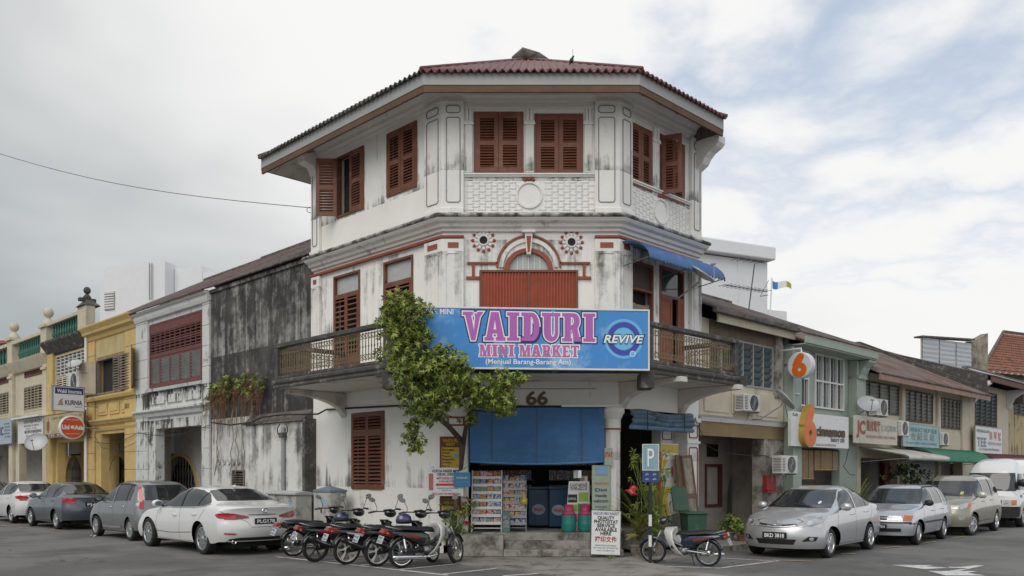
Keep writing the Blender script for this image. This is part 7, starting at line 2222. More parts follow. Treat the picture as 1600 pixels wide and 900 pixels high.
# ================================================================ VEHICLES
def interp(tab,x):
 if x <= tab[0][0]: return tab[0][1]
 for (a,va),(b_,vb) in zip(tab,tab[1:]):
  if x <= b_: return va + (vb - va) * (x - a) / (b_ - a)
 return tab[-1][1]
def sm_interp(tab,x,d=.09):
 return sum(interp(tab,x + d * k / 3) * w_ for k,w_ in ((-3,1),(-2,2),(-1,3),(0,4),(1,3),(2,2),(3,1))) / 16
def car_paint(name,c,metal=.0,rough=.32,flake=.0):
 return mat(name,c,rough,metal,var=.025,vscale=2,coat=1.0,obj=True,dirt=tuple(v * .55 for v in c),damt=.86,dscale=3)
m_cglass = mat('car_glass',(.022,.026,.028),.07,var=.3,vscale=1.2,obj=True,spec=.9)
m_trimb = mat('black_trim',(.015,.015,.016),.45,var=0,obj=True)
m_seam = mat('panel_gap',(.02,.02,.02),.8,var=0,obj=True)
m_rim = mat('alloy_rim',(.55,.56,.57),.28,.85,var=.05,obj=True)
m_lred = mat('tail_light_red',(.42,.012,.015),.12,var=.2,vscale=9,coat=1,obj=True)
m_lclear = mat('headlight_glass',(.42,.43,.44),.08,.35,var=.35,vscale=9,coat=1,obj=True)
m_lamb = mat('amber_lens',(.50,.14,.02),.15,var=.2,coat=1,obj=True)
m_plate = mat('black_number_plate',(.012,.012,.013),.4,var=0)
def wheel_meshes(r,wd,spokes,rimr,hub=.06,style='spoke'):
 t_ = MB()
 t_.lathe([(rimr * .98,-wd / 2 + .01),(rimr * 1.02,-wd / 2),(r * .93,-wd / 2),(r * .985,-wd / 2 + .02),(r,-wd / 2 + .045),(r,wd / 2 - .045),(r * .985,wd / 2 - .02),(r * .93,wd / 2),(rimr,wd / 2),(rimr * .9,0)],(0,0,0),32,'y',caps=False)
 tyre = t_.mesh('tyre',m_rubber,sm=True)
 q = MB()
 rr = rimr
 q.grid([[(a * math.cos(2 * math.pi * k / 32),y,a * math.sin(2 * math.pi * k / 32)) for k in range(33)] for a,y in ((rr * 1.0,-wd / 2 + .004),(rr * .93,-wd / 2 + .0),(rr * .90,-wd / 2 + .02),(rr * .88,.02))])
 q.lathe([(0,-wd / 2 - .002),(hub,-wd / 2 + .002),(hub * 1.25,-wd / 2 + .03),(hub * 1.2,.0)],(0,0,0),16,'y')
 for k in range(spokes):
  a = 2 * math.pi * k / spokes
  for da in ((-.10,.10) if style == 'twin' else (0,)):
   ws = .016 if style == 'twin' else (.03 if spokes > 5 else .045)
   ca,sa = math.cos(a + da),math.sin(a + da)
   na,nb = -sa * ws,ca * ws
   x0_,z0_ = hub * .8 * math.cos(a),hub * .8 * math.sin(a)
   x1_,z1_ = rr * .93 * ca,rr * .93 * sa
   q.add([(x0_ + na,-wd / 2 + .008,z0_ + nb),(x1_ + na * 1.1,-wd / 2 + .012,z1_ + nb * 1.1),(x1_ - na * 1.1,-wd / 2 + .012,z1_ - nb * 1.1),(x0_ - na,-wd / 2 + .008,z0_ - nb),
   (x0_ + na * 1.6,.0,z0_ + nb * 1.6),(x1_ + na * 1.8,.0,z1_ + nb * 1.8),(x1_ - na * 1.8,.0,z1_ - nb * 1.8),(x0_ - na * 1.6,.0,z0_ - nb * 1.6)],
   [(0,1,2,3),(0,4,5,1),(3,2,6,7)])
 rim = q.mesh('rim',m_rim)
 d = MB(); d.lathe([(0,-.01),(rr * .88,-.01),(rr * .88,.02),(0,.02)],(0,0,0),20,'y')
 back = d.mesh('brake_disc',m_gril)
 return tyre,rim,back
def car(label,mid,deg,S,group=None,cat='car',name='parked_car',yaw_extra=0.0,steer=0.0):
 L,W_,H = S['L'],S['W'],S['H']
 xf,xr = S['xf'],S['xf'] + S['wb']
 fr0 = Frame(mid[0],mid[1],deg + yaw_extra)
 tr = W_ - S.get('tyw',.19) / 2 - .02
 fr = Frame(*fr0.w(-(xf + xr) / 2,tr)[:2],deg + yaw_extra)
 T = thing(name,label,cat,fr,L / 2,0,0,group=group)
 R_,zc = S['arch'],S['wr']
 xs = set()
 k = 0.0
 while k <= L + 1e-6:
  xs.add(round(k,4)); k += .085
 xs |= {0.0,.02,.05,L,L - .02,L - .05}
 for c in (xf,xr):
  xs = {x for x in xs if not (c - R_ - .03 < x < c + R_ + .03)}
  xs |= {c - R_,c + R_,c - R_ + .003,c + R_ - .003}
  for j in range(1,16):
   xs.add(c - R_ * math.cos(math.pi * j / 16))
 xs = sorted(xs)
 K1,K2,M = 9,13,8
 bul = S.get('bulge',[(0,.94),(.12,.975),(.4,1.0),(.62,.995),(.85,.975),(1,.95)])
 def sill(x):
  z = sm_interp(S['zs'],x)
  for c in (xf,xr):
   if abs(x - c) <= R_ - .002:
    z = max(z,zc + math.sqrt(max(0,R_ ** 2 - (x - c) ** 2)))
  return z
 def section(x):
  zt,zb = sm_interp(S['zt'],x,S.get('sm',.08)),sm_interp(S['zb'],x)
  zb = min(zb,zt - .012)
  n_ = sm_interp(S['n'],x,.15); lean = sm_interp(S['lean'],x,.12)
  zs0 = sm_interp(S['zs'],x); zs = min(sill(x),zb - .03)
  w = W_ * sm_interp(S.get('wf',[(0,1)]),x)
  pts = []
  for i in range(K1):
   f = i / (K1 - 1)
   z = zs + (zb - zs) * f
   ff = (z - zs0) / (zb - zs0)
   pts.append((w * sm_interp(bul,ff,.06),z))
  wb_ = pts[-1][0]
  for i in range(1,K2 + 1):
   ph = math.pi / 2 * i / K2
   s = math.sin(ph) ** (2 / n_); c = max(0,math.cos(ph)) ** (2 / n_)
   if i == K2: c,s = 0,1
   pts.append((wb_ * c * (1 - lean * s),zb + (zt - zb) * s))
  return pts
 rf,lf_,rr_,lr = S['rf'],S['lf'],S['rr'],S['lr']
 def warp(x,y,z):
  a = min(1,abs(y) / W_)
  o = 0
  if x < lf_:
   fd = (1 - x / lf_) ** 1.6
   o += (rf * a ** S.get('pf',2.6) + sm_interp(S['pz'],z,.04)) * fd
  if x > L - lr:
   fd = (1 - (L - x) / lr) ** 1.6
   o -= (rr_ * a ** S.get('pr',2.6) + sm_interp(S['qz'],z,.04)) * fd
  wgt = sm_interp([(0,0),(S['ws'][0] - .3,0),(S['ws'][0] + .1,1),(S['ws'][1],1),(S['ws'][1] + .5,0)],x)
  o += wgt * .22 * a * a
  wgt = sm_interp([(S['rs'][0] - .5,0),(S['rs'][0],1),(S['rs'][1],1),(S['rs'][1] + .25,0),(9,0)],x)
  o -= wgt * .16 * a * a
  return (x + o,y,z)
 b = MB(fr)
 rows = []
 for x in xs:
  sp = section(x)
  row = [warp(x,-p[0],p[1]) for p in sp] + [warp(x,p[0],p[1]) for p in sp[-2::-1]]
  rows.append(row)
 b.grid(rows)
 for x in (xs[0],xs[-1]):
  sp = section(x)
  cap = []
  for p in sp[:-1]:
   cap.append([warp(x,-p[0] + 2 * p[0] * j / M,p[1]) for j in range(M + 1)])
  cap.append([warp(x,0,sp[-1][1])] * (M + 1))
  b.grid(cap)
 me = b.mesh('body',S['paint'],inv=MW[T.name].inverted())
 bm = bmesh.new(); bm.from_mesh(me)
 bmesh.ops.remove_doubles(bm,verts=bm.verts,dist=.0008)
 bmesh.ops.dissolve_degenerate(bm,edges=bm.edges,dist=.0005)
 bmesh.ops.recalc_face_normals(bm,faces=bm.faces)
 bm.to_mesh(me); bm.free()
 me.shade_smooth()
 body = bpy.data.objects.new('body',me); body.parent = T; COL.objects.link(body); MW[body.name] = MW[T.name]
 inv = MW[T.name].inverted() @ fr.M
 off = inv.translation
 bvh = BVHTree.FromPolygons([v.co - off for v in me.vertices],[p.vertices[:] for p in me.polygons])
 def cast(view,u,v):
  if view in 'LR':
   s_ = -1 if view == 'L' else 1
   h = bvh.ray_cast(Vector((u,s_ * 4,v)),Vector((0,-s_,0)))
  elif view == 'F':
   h = bvh.ray_cast(Vector((-3,u,v)),Vector((1,0,0)))
  elif view == 'B':
   h = bvh.ray_cast(Vector((L + 3,u,v)),Vector((-1,0,0)))
  else:
   h = bvh.ray_cast(Vector((u,v,4)),Vector((0,0,-1)))
  if h[0] is None: return None
  n = h[1]
  d = {'L': Vector((0,-1,0)),'R': Vector((0,1,0)),'F': Vector((-1,0,0)),'B': Vector((1,0,0)),'T': Vector((0,0,1))}[view]
  if n.dot(d) < 0: n = -n
  return h[0],n
 def decal(nm,poly,view,mt,eps=.004,step=.06,par=None,smo=True):
  if mt is not m_cglass and eps < .02: eps,step = eps + .004,.03
  elif mt is m_cglass: eps,step = .007,.045
  out_o = None
  for vw in ((view,) if view not in ('S',) else ('L','R')):
   bd = []
   for i,p in enumerate(poly):
    q = poly[(i + 1) % len(poly)]
    d = math.hypot(q[0] - p[0],q[1] - p[1]); n_ = max(1,int(d / step))
    for j in range(n_): bd.append(Vector((p[0] + (q[0] - p[0]) * j / n_,p[1] + (q[1] - p[1]) * j / n_)))
   u0,u1 = min(p.x for p in bd),max(p.x for p in bd); v0,v1 = min(p.y for p in bd),max(p.y for p in bd)
   ins = []
   def inside(x,y):
    c = False; j = len(bd) - 1
    for i in range(len(bd)):
     a_,c_ = bd[i],bd[j]
     if (a_.y > y) != (c_.y > y) and x < (c_.x - a_.x) * (y - a_.y) / (c_.y - a_.y) + a_.x: c = not c
     j = i
    return c
   x_ = u0 + step * .5
   while x_ < u1:
    y_ = v0 + step * .5
    while y_ < v1:
     if inside(x_,y_) and min((Vector((x_,y_)) - q_).length for q_ in bd) > step * .45: ins.append(Vector((x_,y_)))
     y_ += step
    x_ += step
   vv = bd + ins
   res = delaunay_2d_cdt(vv,[(i,(i + 1) % len(bd)) for i in range(len(bd))],[list(range(len(bd)))],1,1e-5)
   pts,fcs = res[0],res[2]
   mp,vs = {},[]
   for i,p in enumerate(pts):
    h = cast(vw,p.x,p.y)
    if h is None: continue
    mp[i] = len(vs); vs.append(h[0] + h[1] * eps)
   fs = [tuple(mp[i] for i in f) for f in fcs if all(i in mp for i in f)]
   if not fs: continue
   m_ = MB(fr); m_.add(vs,fs)
   o = m_.build(nm,mt,par or body,sm=smo)
   me_ = o.data
   d = {'L': Vector((0,-1,0)),'R': Vector((0,1,0)),'F': Vector((-1,0,0)),'B': Vector((1,0,0)),'T': Vector((0,0,1))}[vw]
   if sum((p.normal.dot(d) * p.area for p in me_.polygons)) < 0: me_.flip_normals()
   out_o = o
  return out_o
 def seam(pts,view,w_=.007,mt=None,nm='panel_gap',eps=.002):
  eps += .008 if eps > .004 else .002
  for vw in (('L','R') if view == 'S' else (view,)):
   P_ = []
   for p,q in zip(pts,pts[1:]):
    n_ = max(1,int(math.hypot(q[0] - p[0],q[1] - p[1]) / .06))
    for j in range(n_): P_.append((p[0] + (q[0] - p[0]) * j / n_,p[1] + (q[1] - p[1]) * j / n_))
   P_.append(pts[-1])
   A_,B_ = [],[]
   for i,p in enumerate(P_):
    a_,c_ = P_[max(0,i - 1)],P_[min(len(P_) - 1,i + 1)]
    d = Vector((c_[0] - a_[0],c_[1] - a_[1])); d = d.normalized() if d.length else Vector((1,0))
    n = Vector((-d.y,d.x)) * w_ / 2
    h1,h2 = cast(vw,p[0] + n.x,p[1] + n.y),cast(vw,p[0] - n.x,p[1] - n.y)
    if h1 is None or h2 is None: continue
    A_.append(h1[0] + h1[1] * eps); B_.append(h2[0] + h2[1] * eps)
   if len(A_) > 1:
    m_ = MB(fr); m_.grid([A_,B_]); m_.build(nm,mt or m_seam,body,sm=True)
 tyre,rim,back = wheel_meshes(zc,S.get('tyw',.19),S['spokes'],S['rim'],style=S.get('rimstyle','spoke'),hub=S.get('hub',.06))
 for c in (xf,xr):
  for s_ in (-1,1):
   Mx = Matrix.Rotation(R(180 if s_ > 0 else 0),4,'Z')
   if c == xf and steer: Mx = Matrix.Rotation(R(steer),4,'Z') @ Mx
   w__ = piece('wheel',tyre,T,fr,c,s_ * tr,zc,Mx)
   piece('rim',rim,w__,fr,c,s_ * tr,zc,Mx)
   piece('brake_disc',back,w__,fr,c,s_ * tr,zc,Mx)
   lm = MB(fr)
   rws = []
   for yy in (s_ * (W_ * .93),s_ * (W_ - .34)):
    rws.append([(c - (R_ + .004) * math.cos(math.pi * j / 14),yy,zc + (R_ + .004) * math.sin(math.pi * j / 14)) for j in range(15)])
   lm.grid(rws)
   arc = [(c - (R_ + .004) * math.cos(math.pi * j / 14),s_ * (W_ - .34),zc + (R_ + .004) * math.sin(math.pi * j / 14)) for j in range(15)]
   lm.add(arc,[tuple(range(15))])
   lm.build('wheel_arch_liner',m_dark,body)
 ub = MB(fr)
 ub.box(.35,L - .35,-(W_ - .36),W_ - .36,.17,.55)
 ub.build('underbody',m_dark,body)
 ub = MB(fr)
 ub.box(xf + R_ + .01,xr - R_ - .01,-(W_ * .93),W_ * .93,S['zs'][1][1] - .0,S['zs'][1][1] + .03); ub.build('sill_floor',m_dark,body)
 S['detail'](dict(T=T,body=body,fr=fr,decal=decal,seam=seam,cast=cast,L=L,W=W_))
 return T
def mirror_(c,x,z,paint,s=1.0,back=m_cglass,sides=('L','R')):
 for vw in sides:
  h = c['cast'](vw,x,z)
  if not h: continue
  s_ = -1 if vw == 'L' else 1
  p = h[0]
  b_ = MB(c['fr'])
  Mx = Matrix.Translation((p.x - .02,p.y + s_ * .13 * s,p.z + .05 * s)) @ Matrix.Diagonal((.07 * s,.115 * s,.085 * s,1))
  b_.lathe([(0.02,-1),(.6,-.82),(.9,-.5),(1,0),(.9,.5),(.6,.82),(0.02,1)],(0,0,0),14,'z',M=Mx)
  mo = b_.build('wing_mirror',paint,c['body'],sm=True)
  b_ = MB(c['fr']); b_.tube([(p.x,p.y,p.z),(p.x,p.y + s_ * .08 * s,p.z + .02)],.02,6); b_.build('mirror_arm',m_trimb,c['body'])
  b_ = MB(c['fr']); b_.lathe([(0,0),(.8,0)],(0,0,0),14,'x',M=Matrix.Translation((p.x + .055 * s,p.y + s_ * .13 * s,p.z + .05 * s)) @ Matrix.Diagonal((1,.1 * s,.07 * s,1))); b_.build('mirror_glass',m_chrome,c['body'])
def handle(c,pts,mt):
 for x,z in pts:
  for vw in 'LR':
   h = c['cast'](vw,x,z)
   if not h: continue
   s_ = -1 if vw == 'L' else 1
   b_ = MB(c['fr'])
   b_.tube([(x - .09,h[0].y + s_ * .006,z),(x - .06,h[0].y + s_ * .032,z),(x + .06,h[0].y + s_ * .032,z),(x + .09,h[0].y + s_ * .006,z)],.012,6)
   b_.build('door_handle',mt,c['body'],sm=True)
def plate(c,view,y,z,s,w_=.50,h_=.115,off=.006):
 hh = c['cast'](view,y,z)
 if not hh: return
 x = hh[0].x; sg = 1 if view == 'B' else -1
 hs = [c['cast'](view,y + dy,z + dz) for dy in (-w_ / 2,0,w_ / 2) for dz in (-h_ / 2,h_ / 2)]
 xx = (max if sg > 0 else min)([q[0].x for q in hs if q])
 b_ = MB(c['fr'])
 b_.box(xx + sg * .002,xx + sg * .016,y - w_ / 2,y + w_ / 2,z - h_ / 2,z + h_ / 2)
 po = b_.build('number_plate',m_plate,c['body'])
 if s:
  f2 = Frame(0,0,0)
  f2.M = c['fr'].M @ Matrix.Translation((xx + sg * .017,y,z)) @ Matrix.Rotation(R(90 if sg > 0 else -90),4,'Z')
  text(c['body'],s,f2,0,-h_ * .32,0,h_ * .62,m_wprint,wid=w_ * .82,bold=.03,ext=.002)
# ---------------------------------------------------------- white saloon (nearest on the left)
pw = car_paint('pearl_white_paint',(.70,.70,.69))
def d_white(c):
 D,Se = c['decal'],c['seam']
 win = [(1.62,.965),(1.80,1.12),(2.12,1.285),(2.45,1.355),(2.85,1.375),(3.25,1.35),(3.60,1.265),(3.92,1.11),(3.96,1.065),(3.80,1.025),(3.3,.995),(2.4,.97)]
 D('side_window',win,'S',m_cglass,.004)
 Se([(2.70,.97),(2.62,1.38)],'S',.07,m_trimb,'pillar',.006)
 Se([(3.52,1.01),(3.50,1.31)],'S',.03,m_trimb,'pillar',.006)
 Se([(1.62,.955),(2.4,.96),(3.3,.985),(3.82,1.015),(3.99,1.07)],'S',.018,m_chrome,'chrome_strip',.008)
 D('windscreen',[(-.72,1.00),(.72,1.00),(.66,1.16),(.56,1.34),(.3,1.365),(-.3,1.365),(-.56,1.34),(-.66,1.16)],'F',m_cglass)
 D('rear_window',[(-.66,1.135),(.66,1.135),(.62,1.22),(.54,1.345),(.3,1.375),(-.3,1.375),(-.54,1.345),(-.62,1.22)],'B',m_cglass)
 Se([(1.50,.30),(1.46,.62),(1.52,.95)],'S'); Se([(2.68,.27),(2.70,.6),(2.69,.96)],'S'); Se([(3.62,.72),(3.80,.9),(3.90,1.03)],'S'); Se([(1.5,.26),(2.6,.25),(3.45,.27),(3.50,.45)],'S')
 Se([(1.3,.42),(2.2,.40),(3.4,.46)],'S',.012,m_seam)
 handle(c,((2.45,.80),(3.42,.84)),pw)
 mirror_(c,1.66,.98,pw,1.05)
 for s_ in (-1,1):
  D('tail_light',[(s_ * .79,.90),(s_ * .79,.76),(s_ * .62,.755),(s_ * .34,.79),(s_ * .36,.83),(s_ * .62,.885)],'B',m_lred,.006)
  D('lens',[(s_ * .58,.86),(s_ * .60,.785),(s_ * .42,.80),(s_ * .40,.825)],'B',mat('dark_lens',(.10,.008,.01),.1,coat=1,obj=True),.015)
  D('reflector',[(s_ * .80,.46),(s_ * .60,.45),(s_ * .60,.475),(s_ * .80,.49)],'B',m_lred,.006)
 D('tail_light',[(4.62,.90),(4.52,.895),(4.38,.86),(4.50,.79),(4.62,.77)],'S',m_lred,.006)
 D('diffuser',[(-.78,.22),(.78,.22),(.70,.36),(.5,.39),(-.5,.39),(-.70,.36)],'B',m_trimb,.008)
 D('lower_trim',[(4.42,.22),(4.72,.22),(4.72,.30),(4.50,.29)],'S',m_trimb,.008)
 Se([(-.36,.855),(.36,.855)],'B',.022,m_chrome,'chrome_bar',.01)
 Se([(-.86,.93),(-.4,.72),(-.30,.60),(.30,.60),(.4,.72),(.86,.93)],'B',.007)
 plate(c,'B',0,.72,'PLG178',.50,.12)
 h = c['cast']('B',0,.94)
 b_ = MB(c['fr'])
 ring = [(h[0].x + .012,.065 * math.cos(t_),.935 + .045 * math.sin(t_)) for t_ in [2 * math.pi * k / 16 for k in range(17)]]
 b_.tube(ring,.007,5); b_.tube([(h[0].x + .012,-.055,.955),(h[0].x + .012,-.02,.935),(h[0].x + .012,0,.915),(h[0].x + .012,.02,.935),(h[0].x + .012,.055,.955)],.006,5)
 b_.build('wing_badge',m_chrome,c['body'])
 for s_ in (-1,1):
  b_ = MB(c['fr']); hx_ = c['cast']('B',s_ * .60,.30)[0].x
  b_.lathe([(.038,-.12),(.048,-.12),(.048,.02),(.038,.02),(.036,-.1)],(hx_,s_ * .60,.30),14,'x'); b_.build('exhaust_tip',m_chrome,c['body'],sm=True)
 b_ = MB(c['fr']); b_.prism([(3.35,1.44),(3.52,1.415),(3.50,1.47)],-.012,.012); b_.build('shark_fin',pw,c['body'])
SED = dict(L=4.86,W=.92,H=1.45,wb=2.83,xf=.94,arch=.375,wr=.335,rim=.245,spokes=10,rimstyle='twin',tyw=.225,paint=pw,
zt=[(0,.66),(.06,.70),(.3,.80),(.8,.905),(1.30,.985),(2.05,1.36),(2.45,1.435),(2.9,1.455),(3.35,1.42),(3.75,1.30),(4.25,1.115),(4.62,1.06),(4.80,1.03),(4.86,.99)],
zb=[(0,.60),(.3,.72),(.8,.83),(1.3,.90),(2.5,.945),(3.6,.985),(4.2,.99),(4.6,.965),(4.86,.93)],
zs=[(0,.24),(.5,.22),(1.3,.235),(3.2,.235),(4.3,.25),(4.86,.30)],
n=[(0,2.6),(1.1,2.8),(1.7,4.0),(2.4,4.6),(3.3,4.4),(4.0,3.4),(4.5,3.0),(9,3)],
lean=[(0,0),(1.2,.02),(1.9,.20),(2.5,.27),(3.4,.27),(4.1,.16),(4.5,.05),(9,.03)],
rf=.42,lf=.95,rr=.34,lr=.85,pz=[(.2,.10),(.35,.02),(.5,.0),(.62,.04),(.75,.10),(1.5,.1)],qz=[(.2,.16),(.32,.10),(.45,.02),(.62,.0),(.75,.05),(.85,.07),(1.0,.03),(1.5,.03)],
ws=(1.3,2.0),rs=(3.6,4.2),detail=d_white)
car('white saloon with red tail lights parked left of the motorcycles, plate PLG178',(-7.50,19.12),-45,SED,group='cars parked along the left kerb')
# ---------------------------------------------------------- grey hatchback
pg = car_paint('grey_metallic_paint',(.20,.205,.21),.35)
def d_grey(c):
 D,Se = c['decal'],c['seam']
 D('side_window',[(.98,.98),(1.20,1.16),(1.52,1.345),(1.9,1.41),(2.55,1.42),(3.0,1.39),(3.12,1.28),(3.08,1.03),(2.2,1.0)],'S',m_cglass)
 Se([(2.02,.98),(2.02,1.43)],'S',.06,pg,'pillar',.007); Se([(2.86,1.0),(2.86,1.42)],'S',.03,m_trimb,'pillar',.006)
 Se([(1.0,.97),(1.2,1.17),(1.52,1.36),(1.9,1.43),(2.55,1.44),(3.05,1.41)],'S',.03,m_trimb,'rain_visor',.014)
 D('windscreen',[(-.66,1.02),(.66,1.02),(.60,1.2),(.52,1.42),(-.52,1.42),(-.60,1.2)],'F',m_cglass)
 D('rear_window',[(-.56,1.04),(.56,1.04),(.56,1.2),(.52,1.42),(-.52,1.42),(-.56,1.2)],'B',m_cglass)
 for s_ in (-1,1):
  D('tail_light',[(s_ * .70,.82),(s_ * .60,.82),(s_ * .59,1.0),(s_ * .565,1.38),(s_ * .61,1.38),(s_ * .68,1.0)],'B',m_lred,.008)
 D('headlight',[(.08,.72),(.48,.84),(.70,.92),(.50,.90),(.16,.80)],'S',m_lclear,.006)
 Se([(1.02,.30),(.98,.7),(1.0,.98)],'S'); Se([(2.0,.28),(2.02,.99)],'S'); Se([(2.72,.62),(2.9,.8),(2.95,1.0)],'S')
 handle(c,((1.85,.84),(2.72,.87)),m_chrome); mirror_(c,1.15,1.0,m_trimb,1.0)
 Se([(1.0,.33),(2.0,.32),(2.6,.34)],'S',.05,mat('pale_side_skirt',(.33,.34,.35),.3,.3,obj=True),'side_skirt',.012)
 plate(c,'B',0,.74,'PFK 6182')
HAT = dict(L=3.75,W=.815,H=1.54,wb=2.40,xf=.72,arch=.335,wr=.285,rim=.20,spokes=10,tyw=.175,paint=pg,hub=.05,
zt=[(0,.72),(.08,.77),(.4,.90),(.85,1.01),(1.5,1.42),(1.9,1.53),(2.6,1.55),(3.2,1.51),(3.45,1.44),(3.62,1.2),(3.75,1.02)],
zb=[(0,.66),(.3,.78),(.8,.90),(1.2,.94),(2.5,.96),(3.4,.98),(3.75,.94)],
zs=[(0,.22),(.4,.2),(1.2,.22),(2.5,.22),(3.4,.24),(3.75,.27)],
n=[(0,2.6),(.9,3),(1.5,4.4),(3.2,4.8),(3.75,4)],lean=[(0,0),(.9,.02),(1.5,.18),(2.2,.22),(3.2,.22),(3.75,.18)],
rf=.36,lf=.75,rr=.12,lr=.5,pr=3.5,pz=[(.2,.08),(.4,0),(.65,.02),(.8,.08),(2,.1)],qz=[(.2,.10),(.4,.0),(.65,.02),(.8,.06),(1.0,.10),(2,.12)],
ws=(.9,1.5),rs=(3.4,3.7),detail=d_grey)
car('grey hatchback with tall red tail lamps parked between the white and dark saloons',(-10.55,22.62),-45,HAT,group='cars parked along the left kerb',name='parked_car')
# ---------------------------------------------------------- generic saloon used twice on the left and the silver one on the right
def mk_sedan(paint,tail='L',plate_b=None,plate_f=None,front=None):
 def d(c):
  D,Se = c['decal'],c['seam']
  D('side_window',[(1.45,.96),(1.72,1.16),(2.0,1.32),(2.4,1.385),(2.9,1.375),(3.2,1.28),(3.52,1.07),(3.3,1.0),(2.4,.975)],'S',m_cglass)
  Se([(2.38,.97),(2.36,1.40)],'S',.06,paint,'pillar',.007); Se([(3.10,1.0),(3.10,1.33)],'S',.035,m_trimb,'pillar',.007)
  D('windscreen',[(-.68,1.0),(.68,1.0),(.62,1.18),(.53,1.365),(-.53,1.365),(-.62,1.18)],'F',m_cglass)
  D('rear_window',[(-.60,1.10),(.60,1.10),(.56,1.22),(.50,1.36),(-.50,1.36),(-.56,1.22)],'B',m_cglass)
  for s_ in (-1,1):
   D('tail_light',[(s_ * .73,.97),(s_ * .73,.80),(s_ * .55,.80),(s_ * .46,.90),(s_ * .55,.965)],'B',m_lred,.007)
  D('tail_light',[(4.12,.96),(4.02,.965),(3.88,.94),(4.0,.86),(4.12,.82)],'S',m_lred,.006)
  Se([(1.28,.3),(1.25,.65),(1.35,.94)],'S'); Se([(2.36,.27),(2.38,.98)],'S'); Se([(3.2,.62),(3.42,.82),(3.5,1.0)],'S'); Se([(1.3,.26),(3.1,.26)],'S')
  handle(c,((2.16,.85),(3.06,.88)),m_chrome if front else paint); mirror_(c,1.52,.97,paint,1.0)
  if plate_b: plate(c,'B',0,.78,plate_b)
  Se([(-.72,1.02),(-.4,.72),(-.3,.66),(.3,.66),(.4,.72),(.72,1.02)],'B',.007)
  if front: front(c)
 return d
SED2 = dict(L=4.30,W=.85,H=1.46,wb=2.55,xf=.86,arch=.35,wr=.30,rim=.205,spokes=6,tyw=.185,
zt=[(0,.66),(.06,.70),(.25,.80),(.7,.93),(1.10,1.01),(1.85,1.37),(2.2,1.45),(2.65,1.46),(3.05,1.40),(3.55,1.18),(3.8,1.09),(4.15,1.07),(4.27,1.02),(4.30,.96)],
zb=[(0,.60),(.25,.72),(.7,.84),(1.2,.91),(2.4,.955),(3.3,.98),(3.9,.99),(4.30,.93)],
zs=[(0,.21),(.5,.2),(1.2,.22),(3.0,.22),(3.9,.24),(4.30,.30)],
n=[(0,2.7),(1.0,2.9),(1.7,4.2),(2.8,4.6),(3.5,3.6),(4.3,3.0)],lean=[(0,0),(1.0,.02),(1.7,.19),(2.8,.24),(3.5,.14),(3.9,.05),(4.3,.03)],
rf=.44,lf=.9,rr=.30,lr=.75,pz=[(.2,.09),(.3,.02),(.45,.0),(.6,.03),(.72,.09),(2,.12)],qz=[(.2,.14),(.35,.06),(.5,.0),(.7,.01),(.8,.05),(1.0,.05),(2,.05)],
ws=(1.1,1.8),rs=(3.1,3.7))
pb = car_paint('dark_blue_grey_paint',(.085,.10,.125),.45)
car('dark blue-grey saloon parked in front of the yellow shophouse pillars',(-14.85,27.1),-45,dict(SED2,paint=pb,detail=mk_sedan(pb,plate_b='PJA 1')),group='cars parked along the left kerb')
ph = car_paint('plain_white_paint',(.66,.66,.64))
car('white saloon parked at the left edge behind the dark saloon',(-18.2,30.45),-45,dict(SED2,paint=ph,detail=mk_sedan(ph)),group='cars parked along the left kerb')
pk = car_paint('black_car_paint',(.03,.03,.035))
car('black car barely showing at the left edge of the row',(-22.3,34.6),-45,dict(SED2,paint=pk,detail=mk_sedan(pk)),group='cars parked along the left kerb')
ps_ = car_paint('silver_metallic_paint',(.50,.505,.52),.5,.30)
def f_silver(c):
 D,Se = c['decal'],c['seam']
 for s_ in (-1,1):
  D('headlight',[(s_ * .36,.665),(s_ * .48,.735),(s_ * .66,.80),(s_ * .79,.83),(s_ * .80,.75),(s_ * .66,.67),(s_ * .5,.645)],'F',m_lclear,.006)
  D('lamp_bowl',disc(s_ * .60,.715,.045,12),'F',m_chrome,.010)
  D('fog_recess',[(s_ * .50,.36),(s_ * .72,.37),(s_ * .76,.45),(s_ * .62,.46)],'F',m_trimb,.005)
  D('fog_lamp',disc(s_ * .66,.415,.035,12),'F',m_lclear,.009)
 D('headlight',[(.26,.70),(.50,.80),(.66,.86),(.52,.85),(.34,.80)],'S',m_lclear,.006)
 D('upper_grille',[(-.40,.705),(0,.665),(.40,.705),(.38,.685),(.22,.64),(.1,.625),(-.1,.625),(-.22,.64),(-.38,.685)],'F',m_trimb,.005)
 Se([(-.38,.665),(-.15,.64),(.15,.64),(.38,.665)],'F',.018,ps_,'grille_bar',.014)
 D('lower_grille',[(-.42,.40),(.42,.40),(.36,.30),(-.36,.30)],'F',m_trimb,.005)
 h = c['cast']('F',0,.70)
 b_ = MB(c['fr'])
 for rx_,rz_ in ((.065,.042),(.028,.038)):
  b_.tube([(h[0].x - .012,rx_ * math.cos(t_),.705 + rz_ * math.sin(t_)) for t_ in [2 * math.pi * k / 16 for k in range(17)]],.007,5)
 b_.tube([(h[0].x - .012,.04 * math.cos(t_),.735 + .012 * math.sin(t_)) for t_ in [2 * math.pi * k / 12 for k in range(13)]],.006,5)
 b_.build('oval_badge',m_chrome,c['body'])
 plate(c,'F',0,.475,'BKD 3818',.50,.125)
 Se([(-.78,.82),(-.5,.77),(-.42,.72)],'F',.007); Se([(.78,.82),(.5,.77),(.42,.72)],'F',.007)
 for y_ in (-.35,.2):
  Se([(y_,1.015),(y_ + .42,1.05)],'F',.016,m_trimb,'wiper',.02)
 D('road_tax_disc',disc(-.42,1.10,.03,10),'F',m_wprint,.007)
